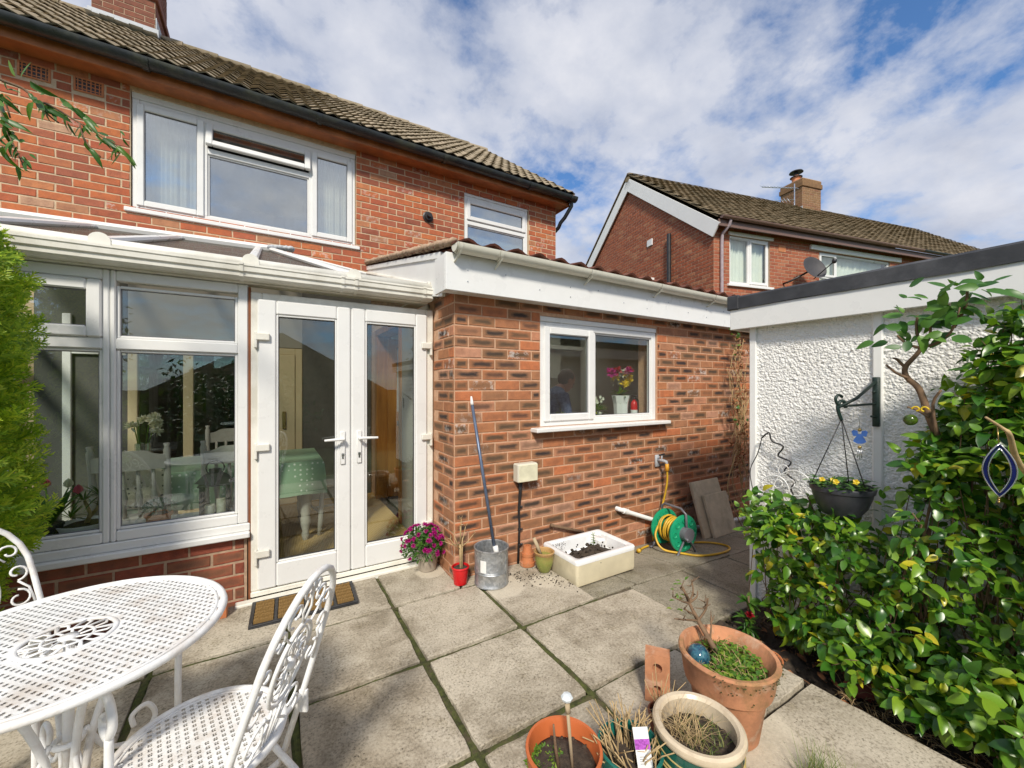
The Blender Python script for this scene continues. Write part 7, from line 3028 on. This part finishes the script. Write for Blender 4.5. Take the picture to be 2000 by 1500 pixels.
# ------------------------------------------------------------------ hanging basket and bits on the garage wall
BC = Vector((2.515, .885, .90))
brk = thing('basket_bracket', 'dark wrought iron bracket fixed to the garage joint strip', 'bracket', (2.74, .81, 1.3))
q = MB()
q.cbox(2.715, .796, 1.195, 2.740, .824, 1.455, .003)
q.tube([(2.716, .81, 1.43), (2.60, .85, 1.345), (2.49, .888, 1.30)], .008, 7)
q.tube([(2.716, .81, 1.315), (2.52, .880, 1.305)], .006, 7)
q.tube([(2.715, .81, 1.38), (2.70, .815, 1.375)], .006, 6)
q.tube([(2.715, .81, 1.245), (2.69, .82, 1.25)], .006, 6)
q.tube(smooth([(2.52, .880, 1.305), (2.488, .892, 1.315), (2.476, .896, 1.345), (2.495, .889, 1.362), (2.515, .882, 1.352)], 4), .007, 7)
part('arm', q, simple('dark_green_iron', (.012, .03, .024), .5, var=.4, nscale=30, bmp=.3), brk, True)
hk = thing('hanging_basket', 'dark grey plastic hanging basket of pansies on cords by the garage', 'hanging basket', tuple(BC))
q = MB()
q.T = Tr(BC.x, BC.y, BC.z - .155)
q.lathe([(.055, 0), (.075, .006), (.105, .05), (.122, .10), (.128, .125), (.134, .128), (.138, .150), (.136, .154), (.130, .152), (.122, .13), (0, .12)], n=36)
part('bowl', q, MAT['dark_bowl'], hk, 'angle')
q = MB()
q.tube(smooth([BC + Vector((0, 0, .335)), BC + Vector((-.012, .004, .36)), BC + Vector((-.022, .008, .40)), BC + Vector((-.006, .002, .43)), BC + Vector((.02, -.006, .425)), BC + Vector((.026, -.008, .395))], 4), .0085, 7)
part('hook', q, simple('dark_green_plastic', (.012, .035, .03), .4), hk, True)
q = MB()
for a in (2.2, 4.3, 0.1):
    e = BC + Vector((math.cos(a) * .128, math.sin(a) * .128, -.005))
    q.tube([BC + Vector((0, 0, .34)), e], .0026, 5)
    q.blob(e, (.006, .006, .008), 6, 4, 0)
part('cords', q, MAT['black'], hk, True)
q = MB()
for i in range(130):
    a, s = r.uniform(0, 2 * PI), math.sqrt(r.random()) * .135
    d = Vector((math.cos(a) * .7 + r.gauss(0, .5), math.sin(a) * .7 + r.gauss(0, .5), r.uniform(0, .8)))
    q.T = orient(BC + Vector((s * math.cos(a), s * math.sin(a), r.uniform(-.01, .02))), d, (0, 0, 1))
    q.add(*leafmesh(r.uniform(.025, .045), .025, .15, .4, 3))
part('foliage', q, MAT['leaf_rose'], hk, kind='stuff')
for i, (a, s, m) in enumerate(((2.6, .1, 'yellow'), (3.3, .12, 'yellow'), (4.0, .11, 'yellow'), (2.9, .06, 'yellow'), (5.2, .09, 'white_petal'), (4.7, .11, 'yellow'), (3.7, .125, 'white_petal'))[:4]):
    q = MB()
    c = BC + Vector((s * math.cos(a), s * math.sin(a), .028 + .006 * (i % 3)))
    for k in range(5):
        t = k * 2 * PI / 5
        q.T = orient(c, Vector((-.35, -.3, .2)) * .3 + Vector((math.cos(t) * .3, math.cos(t) * -.9, math.sin(t))), (-.8, -.4, .5))
        q.add(*leafmesh(.015, .015, .1, .1, 3))
    part('flower', q, MAT[m], hk)
an = thing('angel_chime', 'blue glass angel wind chime hanging beside the basket', 'wind chime', (2.62, .85, 1.2))
AC = gw(1679, 850, 2.60)
q = MB()
sx_ = Vector((.25, -.97, 0)).normalized()
o2 = [(-.008, .022), (-.024, .026), (-.032, .018), (-.026, -.006), (-.012, -.004), (-.022, -.022), (-.026, -.034), (-.008, -.044), (.008, -.044), (.026, -.034), (.022, -.022), (.012, -.004), (.026, -.006), (.032, .018), (.024, .026), (.008, .022), (.006, .006), (-.006, .006)]
q.T = basis(AC, sx_, Vector((0, 0, 1)), sx_.cross(Vector((0, 0, 1))))
q.prism(o2, -.0015, .0015)
part('angel', q, simple('blue_glass', (.07, .17, .52), .15, var=.2, nscale=40, bmp=0), an)
q = MB()
q.blob(AC + Vector((0, 0, .027)), (.008, .008, .009), 10, 8, 0)
q.blob(AC + Vector((0, 0, -.062)), (.009, .009, .009), 8, 6, .2)
part('head', q, MAT['brass'], an, True)
q = MB()
q.tube([AC + Vector((0, 0, .035)), AC + Vector((0, 0, .085)), (2.60, .851, 1.305)], .0012, 4)
for k in (-1, 0, 1):
    q.tube([AC + sx_ * (.007 * k) + Vector((0, 0, -.07)), AC + sx_ * (.008 * k) + Vector((0, 0, -.125 + .008 * abs(k)))], .0022, 6)
part('tubes', q, MAT['silver'], an, True)
# corkscrew stake and cable
q = MB()
P = [gw(a, b, 2.70) for a, b in ((1488, 855), (1502, 845), (1508, 862), (1530, 872), (1520, 890), (1545, 903), (1532, 920), (1552, 940), (1545, 955), (1555, 975))]
q.tube(smooth(P, 5), .005, 7)
single('spiral_stake', q, MAT['black'], 'black corkscrew plant stake against the white garage wall', 'plant support', True)
q = MB()
q.tube(smooth([gw(1488, 855, 2.70), gw(1480, 885, 2.70), gw(1466, 915, 2.70), gw(1468, 945, 2.68), gw(1478, 972, 2.66), gw(1500, 970, 2.66), gw(1530, 975, 2.66)], 4), .003, 5)
single('garden_wire', q, MAT['black'], 'thin dark green wire looped round the white garage corner', 'wire', True)
q = MB()
for cx, R_ in ((1510, 32), (1548, 40)):
    q.tube([gw(cx + R_ * math.cos(a), 965 - R_ * 1.15 * math.sin(a), 2.69) for a in [PI * i / 16 for i in range(17)]], .004, 5)
for cx, cy, R_ in ((1530, 918, 10), (1543, 945, 9), (1520, 945, 8)):
    q.tube([gw(cx + R_ * math.cos(a), cy + R_ * math.sin(a), 2.692) for a in [2 * PI * i / 12 for i in range(13)]], .003, 5)
q.tube([gw(1470, 968, 2.69), gw(1600, 968, 2.69)], .004, 5)
single('wire_hoop_edging', q, MAT['metal_white'], 'white wire hoop edging leaning on the garage behind the basket', 'edging', True)
# glass lantern ball with yellow curl
oc = gw(1778, 820, 2.34)
orn = thing('garden_ornament', 'yellow curly-feelered glass ball ornament in the shrub', 'ornament', tuple(oc))
q = MB()
q.blob(oc, .024, 14, 10, 0)
part('ball', q, simple('green_black_glass', (.05, .09, .01), .08, var=.6, nscale=60, bmp=0), orn, True)
q = MB()
for s in (-1, 1):
    q.tube(spiral(oc + Vector((0, -.03 + s * .012, .045)), .014, .006, 0, 1.5 * PI, Vector((0, s, 0)), Vector((0, 0, 1)), 12), .0035, 6)
part('feelers', q, MAT['yellow'], orn, True)
# dead climber between the kitchen wall and garage
dc = thing('dead_climber', 'withered brown climber on the kitchen wall beside the garage corner', 'climber', (4.6, 2.62, -.1))
q = MB()
r = random.Random(51)


def wy(x, y, Y):
    u, w = (x - 1000) / FPX, (757 - y) / FPX
    rx, ry = SN + u * CS, CS - u * SN
    d = Y / ry
    return Vector((rx * d, Y, EYE + w * d))


for i in range(26):
    x = 1445 + r.uniform(-14, 12)
    y0 = r.uniform(660, 800)
    P = [wy(x + r.uniform(-14, 12), y0 + k * r.uniform(35, 60), 2.64 - r.random() * .12) for k in range(5)]
    q.tube(smooth(P, 3), .0035, 4)
P = [wy(a, b, 2.5) for a, b in ((1440, 880), (1424, 930), (1422, 960), (1432, 990), (1445, 1020), (1455, 1040))]
q.tube(smooth(P, 4), .0055, 6)
part('stems', q, MAT['twig'], dc, True, kind='stuff')
its = []
q = MB()
for i in range(190):
    y = r.uniform(655, 930)
    p = wy(1446 + r.gauss(0, 9), y, 2.62 - r.random() * .16)
    q.T = orient(p, (r.gauss(0, 1), r.gauss(0, 1), r.gauss(-.6, .8)), (r.gauss(0, 1), -1, r.gauss(0, .5)))
    q.add(*leafmesh(r.uniform(.03, .07), r.uniform(.012, .03), .4, .6, 3))
part('dead_leaves', q, MAT['dead_leaf'], dc, kind='stuff')
q = MB()
for i in range(22):
    p = wy(1444 + r.gauss(0, 10), r.choice((r.uniform(640, 700), r.uniform(790, 830))), 2.58 - r.random() * .1)
    q.T = orient(p, (r.gauss(0, 1), r.gauss(0, 1), .2), (0, -1, .5))
    q.add(*leafmesh(.05, .03, .2, .3, 3))
part('green_leaves', q, MAT['leaf_rose'], dc, kind='stuff')

# ------------------------------------------------------------------ things in the soil bed
fp = thing('flowering_plant', 'small dark-leaved plant with one crimson bloom at the garage foot', 'plant', (2.55, 1.36, -.06))
FC = Vector((2.42, 1.30, .03))
its = []
for i in range(64):
    a = i * 2.4
    el = r.uniform(-.4, .7)
    d = Vector((math.cos(a) * math.cos(el), math.sin(a) * math.cos(el), math.sin(el)))
    b = FC + Vector((0, 0, r.choice((-.05, 0, .10))))
    q0 = leafM(b, d, (0, 0, 1), r.uniform(.05, .085))
    its.append(q0 @ Matrix.Diagonal((1, .6, 1, 1)))
leaf_sets(fp, 'leaf_branch', its, 64)
q = MB()
for j in range(40):
    e = Vector((r.gauss(-.3, 1), r.gauss(-.3, 1), abs(r.gauss(.2, .8)))).normalized()
    q.T = orient(FC + Vector((-.015, -.015, .035)), e, (r.gauss(0, 1), r.gauss(0, 1), 1))
    q.add(*leafmesh(.028, .016, .3, .1, 2))
part('flower', q, MAT['red_petal'], fp)
q = MB()
q.tube([(2.43, 1.31, -.1), FC + Vector((0, 0, .02)), FC + Vector((0, 0, .14))], .006, 6)
part('stem', q, MAT['bark'], fp, True)
q = MB()
q.T = Tr(2.30, 1.125, -.072) @ Ry(rad(-9)) @ Rx(rad(6))
q.lathe([(0, .012), (.05, .012), (.056, .022), (.062, .022), (.060, .004), (.05, 0), (0, 0)], n=28)
single('pot_saucer', q, MAT['terracotta'], 'round terracotta saucer lying on the dark soil', 'saucer', 'angle')
tpq = MB()
tpq.T = Tr(2.36, .80, -.03) @ Rz(rad(-30)) @ Ry(rad(94))
tpq.lathe([(.034, 0), (.036, .003), (.046, .068), (.052, .069), (.054, .095), (.048, .095), (.040, .06), (.0, .01)], n=28)
single('fallen_flowerpot', tpq, simple('dull_red_plastic', (.25, .07, .045), .45), 'dull red plastic flowerpot lying on its side under the bush', 'flowerpot', 'angle')
q = MB()
for i in range(300):
    p = Vector((r.uniform(2.24, 2.55), r.uniform(.3, .85), r.uniform(-.08, -.03)))
    e = p + Vector((r.gauss(0, .05), r.gauss(0, .05), r.uniform(-.01, .03)))
    q.tube([p, p.lerp(e, .5) + Vector((0, 0, .012)), e], [.0016, .0014, .001], 4)
put('dead_grass', q.mesh('dead_grass', MAT['twig'], True), kind='stuff')
q = MB()
for i in range(110):
    p = Vector((r.uniform(2.22, 2.7), r.uniform(.1, 1.35), r.uniform(-.075, -.03)))
    q.T = orient(p, (r.gauss(0, 1), r.gauss(0, 1), .1), (r.gauss(0, .3), r.gauss(0, .3), 1))
    q.add(*leafmesh(r.uniform(.03, .06), .025, .2, .3, 3))
put('leaf_litter', q.mesh('leaf_litter', MAT['dead_leaf']), kind='stuff')

# ------------------------------------------------------------------ conifer on the left
co = thing('conifer', 'bright lime green conifer hedge at the left edge before the conservatory', 'conifer', (-1.35, 2.52, 0))
q = MB()
q.tube([(-1.38, 2.55, -.1), (-1.38, 2.55, 1.0), (-1.38, 2.56, 2.3)], [.06, .045, .012], 9)
for i in range(26):
    z = .15 + .066 * i
    a = i * 2.4
    q.tube([(-1.38, 2.55, z), (-1.38 + .3 * math.cos(a), 2.55 + .3 * math.sin(a), z + .14)], [.010, .004], 5)
part('trunk', q, MAT['bark'], co, True)


def frond(seed):
    """flat fan of scale-leaved twigs along +x"""
    rr = random.Random(seed)
    mb = MB()

    def sprig(p, d, L, w, lev):
        d = d.normalized()
        s = Vector((-d.y, d.x, 0))
        k = 3
        v = []
        for i in range(k + 1):
            t = i / k
            c = p + d * (L * t) + Vector((0, 0, -.10 * L * t * t))
            ww = w * (1 - .75 * t)
            v += [c + s * ww, c - s * ww]
        mb.add(v, [(2 * i, 2 * i + 2, 2 * i + 3, 2 * i + 1) for i in range(k)])
        if lev > 0:
            for i in range(6 if lev == 2 else 4):
                t = .15 + .8 * i / (6 if lev == 2 else 4)
                sg = 1 if i % 2 else -1
                a = rad(rr.uniform(26, 44)) * sg
                dd = Vector((d.x * math.cos(a) - d.y * math.sin(a), d.x * math.sin(a) + d.y * math.cos(a), rr.uniform(-.12, .12)))
                sprig(p + d * (L * t), dd, L * (.58 - .28 * t) * rr.uniform(.85, 1.15), w * .8, lev - 1)
    sprig(Vector((0, 0, 0)), Vector((1, 0, 0)), 1.0, .055, 2)
    return mb


FR = [frond(s) for s in range(5)]
fol = MB()
r = random.Random(9)
CC = Vector((-1.38, 2.55, 0))
for i in range(3400):
    z = r.uniform(.02, 2.27)
    a = r.uniform(-PI, PI)
    if r.random() < .62:
        a = r.uniform(-1.9, .75)
    R_ = (.455 if z < 1.75 else .455 - .36 * ((z - 1.75) / .58) ** 1.6) * (1 + .22 * noise.noise((math.cos(a) * 2, math.sin(a) * 2, z * 3.2)))
    if z < 1.0:
        R_ *= .66 + .34 * z
    k = r.uniform(.62, .97)
    d = Vector((math.cos(a), math.sin(a), 0))
    p = CC + d * (R_ * k) + Vector((0, 0, z))
    if p.y > 3.02:
        continue
    up = r.uniform(.25, 1.3)
    tang = Vector((-d.y, d.x, 0))
    dirv = (d + Vector((0, 0, up)) + tang * r.gauss(0, .45))
    nr = tang * r.choice((-1, 1)) + d * r.gauss(.4, .4) + Vector((0, 0, r.gauss(0, .4)))
    s = r.uniform(.06, .115)
    fol.T = orient(p, dirv, nr) @ Matrix.Diagonal((s, s, s, 1))
    F_ = FR[i % 5]
    fol.add(F_.v, F_.f)
part('crown', fol, MAT['conifer'], co, kind='stuff')
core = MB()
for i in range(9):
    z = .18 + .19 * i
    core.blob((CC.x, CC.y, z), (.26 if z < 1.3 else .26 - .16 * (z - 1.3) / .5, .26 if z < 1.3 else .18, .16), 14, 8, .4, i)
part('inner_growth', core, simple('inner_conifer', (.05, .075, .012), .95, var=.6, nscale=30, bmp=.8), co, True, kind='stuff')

# ------------------------------------------------------------------ drooping branch at upper left
hb2 = thing('drooping_branch', 'leafy green branch drooping in from the upper left before the brick wall', 'branch', (-.9, 1.9, 2.3))


def gd(x, y, d):
    u, w = (x - 1000) / FPX, (757 - y) / FPX
    return Vector(((SN + u * CS) * d, (CS - u * SN) * d, EYE + w * d))


q = MB()
main = [(-60, 120), (0, 155), (45, 173), (70, 195), (98, 206), (132, 226), (155, 240), (180, 255), (200, 268), (225, 282), (258, 312)]
q.tube(smooth([gd(a, b, 1.55 + .0006 * a) for a, b in main], 3), [.006 - .00016 * i for i in range(31)], 6)
for pts in (((-40, 200), (0, 215), (15, 258), (30, 290), (45, 320)), ((-40, 260), (0, 290), (25, 275)), ((155, 240), (163, 268), (178, 290), (196, 306)), ((65, 190), (95, 225), (115, 240)), ((-30, 170), (5, 190), (20, 230))):
    q.tube(smooth([gd(a, b, 1.55 + .0005 * a) for a, b in pts], 3), .003, 5)
part('stem', q, MAT['bark'], hb2, True)
LV = [(30, 150, 115, 34, 60), (40, 152, 60, 40, 50), (12, 155, 250, 22, 26), (10, 175, 0, 24, 34), (5, 190, 300, 34, 40), (8, 215, 285, 30, 60), (0, 228, 330, 26, 40), (5, 245, 310, 40, 50), (58, 182, 300, 26, 22), (65, 196, 335, 34, 26), (72, 197, 315, 46, 20), (88, 205, 325, 32, 22), (98, 212, 310, 40, 24), (112, 218, 330, 30, 20), (115, 190, 320, 40, 26), (122, 200, 330, 34, 22), (140, 210, 325, 40, 26), (143, 212, 310, 26, 20), (150, 220, 330, 46, 22), (165, 232, 315, 40, 22), (160, 262, 290, 22, 18), (165, 275, 300, 34, 22), (175, 290, 310, 36, 20), (192, 258, 330, 30, 22), (200, 268, 320, 30, 24), (188, 262, 300, 22, 20), (210, 270, 330, 24, 20), (215, 280, 315, 30, 20), (235, 255, 310, 20, 18), (240, 270, 300, 18, 16), (228, 286, 320, 34, 18), (240, 296, 315, 32, 16), (252, 306, 310, 24, 14), (20, 262, 320, 26, 24), (30, 270, 220, 20, 22), (36, 275, 350, 26, 26), (34, 285, 260, 26, 26), (40, 300, 200, 20, 20), (44, 305, 300, 24, 24), (46, 312, 330, 26, 20), (45, 318, 265, 22, 24), (58, 300, 320, 24, 16), (5, 285, 290, 46, 14), (0, 270, 300, 22, 20), (100, 180, 200, 22, 18), (58, 160, 320, 44, 24), (80, 205, 250, 18, 18)]
for i in range(46):
    bx, by = r.choice(((10, 230), (0, 190), (25, 280), (40, 310), (10, 260), (60, 190), (95, 210), (130, 225), (165, 245), (200, 270), (232, 290), (-10, 240), (5, 300)))
    LV.append((bx + r.gauss(0, 6), by + r.gauss(0, 6), r.choice((r.uniform(280, 345), r.uniform(200, 260))), r.uniform(18, 40), 20))
its = []
for (x, y, ang, L, w) in LV:
    a = rad(-ang) if False else rad(360 - ang)
    d0 = 1.55 + .0005 * x + r.uniform(-.03, .03)
    p0 = gd(x, y, d0)
    # angle measured anticlockwise in the picture
    e = gd(x + 40 * math.cos(rad(ang)), y - 40 * math.sin(rad(ang)), d0 + r.uniform(-.03, .03))
    its.append(leafM(p0, e - p0, Vector((-.5 + r.gauss(0, .5), -.85 + r.gauss(0, .3), .3 + r.gauss(0, .4))), L * .0019) @ Matrix.Diagonal((1, .55, 1, 1)))
leaf_sets(hb2, 'leaf_branch', its, 300)

# ------------------------------------------------------------------ the man in the kitchen
man = thing('person', 'grey-haired man in a blue shirt bent over the kitchen worktop behind the window', 'person', (2.60, 3.62, 0))


def skin(name, verts, edges, radii, material, parent, root=0, sub=2):
    me = bpy.data.meshes.new(name)
    me.from_pydata([tuple(v) for v in verts], edges, [])
    o = put(name, me, parent)
    o.modifiers.new('skin', 'SKIN')
    sv_ = me.skin_vertices[0].data
    for i, rr in enumerate(radii):
        sv_[i].radius = rr if isinstance(rr, tuple) else (rr, rr)
        sv_[i].use_root = (i == root)
    m = o.modifiers.new('sub', 'SUBSURF')
    m.levels = m.render_levels = sub
    dg = bpy.context.evaluated_depsgraph_get()
    nm = bpy.data.meshes.new_from_object(o.evaluated_get(dg))
    o.modifiers.clear()
    o.data = nm
    nm.materials.clear()
    nm.materials.append(material)
    nm.polygons.foreach_set('use_smooth', [True] * len(nm.polygons))
    return o


X0, Y0 = 2.58, 3.60
J = [(X0, Y0, .93), (X0 + .03, Y0, 1.08), (X0 + .10, Y0, 1.22), (X0 + .18, Y0, 1.32), (X0 + .235, Y0, 1.385), (X0 + .275, Y0, 1.43),
     (X0 + .15, Y0 - .17, 1.30), (X0 + .17, Y0 - .24, 1.05), (X0 + .38, Y0 - .20, .98), (X0 + .46, Y0 - .19, .97),
     (X0 + .15, Y0 + .17, 1.30), (X0 + .17, Y0 + .24, 1.05), (X0 + .38, Y0 + .18, .98), (X0 + .46, Y0 + .17, .97),
     (X0, Y0 - .09, .85), (X0 + .04, Y0 - .10, .48), (X0 - .02, Y0 - .10, .09), (X0 + .12, Y0 - .11, .04),
     (X0, Y0 + .09, .85), (X0 + .04, Y0 + .10, .48), (X0 - .02, Y0 + .10, .09), (X0 + .12, Y0 + .11, .04)]
E_ = [(0, 1), (1, 2), (2, 3), (3, 4), (4, 5), (3, 6), (6, 7), (7, 8), (8, 9), (3, 10), (10, 11), (11, 12), (12, 13), (0, 14), (14, 15), (15, 16), (16, 17), (0, 18), (18, 19), (19, 20), (20, 21)]
Rr = [(.13, .16), (.125, .155), (.13, .17), (.11, .15), .06, .055, .075, .05, .04, .03, .075, .05, .04, .03, .085, .06, .045, .04, .085, .06, .045, .04]
m_, nt_, b_ = mat('man_clothes_skin')
sp_n = nd(nt_, 'ShaderNodeSeparateXYZ', {0: ocoord(nt_)})
sh_n = noi(nt_, ocoord(nt_), 40.0, 3.0, .6)
shirt = ramp(nt_, sh_n, [(.42, (.045, .07, .16)), (.58, (.11, .15, .26))])
c_ = mix(nt_, ma(nt_, 'GREATER_THAN', sp_n.outputs[2], .92), (.03, .03, .04), shirt)
c_ = mix(nt_, ma(nt_, 'GREATER_THAN', ma(nt_, 'ADD', sp_n.outputs[2], ma(nt_, 'MULTIPLY', sp_n.outputs[0], .6)), 1.385 + .6 * (X0 + .225)), c_, (.42, .22, .16))
c_ = mix(nt_, ma(nt_, 'GREATER_THAN', sp_n.outputs[0], X0 + .40), c_, (.42, .22, .16))
nt_.links.new(c_, b_.inputs['Base Color'])
b_.inputs['Roughness'].default_value = .7
body = skin('body', [Vector(j) for j in J], E_, Rr, m_, man)
HCn = Vector((X0 + .325, Y0, 1.475))
TH = Tr(*HCn) @ Ry(rad(32))
skinm = simple('man_skin', (.42, .22, .16), .5, var=.1, nscale=20, bmp=0)
q = MB()
q.T = TH
q.blob((0, 0, .02), (.098, .076, .115), 22, 16, 0)
q.blob((.035, 0, -.055), (.062, .056, .062), 16, 12, 0)
q.blob((.098, 0, -.01), (.022, .014, .026), 10, 8, 0)
q.blob((.085, 0, -.058), (.014, .026, .010), 10, 6, 0)
for s in (-1, 1):
    q.blob((-.01, s * .078, -.005), (.022, .010, .033), 10, 8, 0)
    q.blob((.075, s * .032, .022), (.018, .018, .010), 8, 6, 0)
part('head', q, skinm, man, True)
q = MB()
q.T = TH
q.blob((-.022, 0, .028), (.098, .083, .108), 20, 14, .06)
part('hair', q, simple('grey_hair', (.16, .13, .11), .8, var=.3, nscale=60, bmp=.3), man, True)
q = MB()
q.T = TH
for s in (-1, 1):
    q.blob((.088, s * .032, .012), .009, 8, 6, 0)
part('eyes', q, simple('dark_eye', (.02, .015, .012), .2), man, True)
for s in (-1, 1):
    q = MB()
    wr = Vector((X0 + .46, Y0 + s * .18, .965))
    q.blob(wr + Vector((.045, 0, -.005)), (.05, .038, .018), 12, 8, .05)
    for k in range(4):
        b0_ = wr + Vector((.085, (k - 1.5) * .018, -.004))
        q.tube([b0_, b0_ + Vector((.03 - .004 * abs(k - 1.2), 0, -.012)), b0_ + Vector((.048 - .006 * abs(k - 1.2), 0, -.034))], [.0095, .0085, .007], 8)
    q.tube([wr + Vector((.02, -s * .03, -.004)), wr + Vector((.05, -s * .055, -.012)), wr + Vector((.072, -s * .052, -.024))], [.011, .010, .008], 8)
    part('hand', q, skinm, man, True)
# small things by the man's elbow
t = pot('potted_herb', 'small green herb in a pot on the kitchen sill, left pane', 'potted plant', (2.28, KY, kz), potprof(.03, .04, .05, .004, .012), 'taupe', .03, .04)
q = MB()
for i in range(60):
    d = Vector((r.gauss(0, 1), r.gauss(0, .7), abs(r.gauss(.8, .5)))).normalized()
    q.T = orient(Vector((2.28, KY, kz + .045)), d, (r.gauss(0, 1), r.gauss(0, 1), 1))
    q.add(*leafmesh(r.uniform(.05, .11), .014, .2, .4, 3))
part('foliage', q, MAT['herb'], t, kind='stuff')
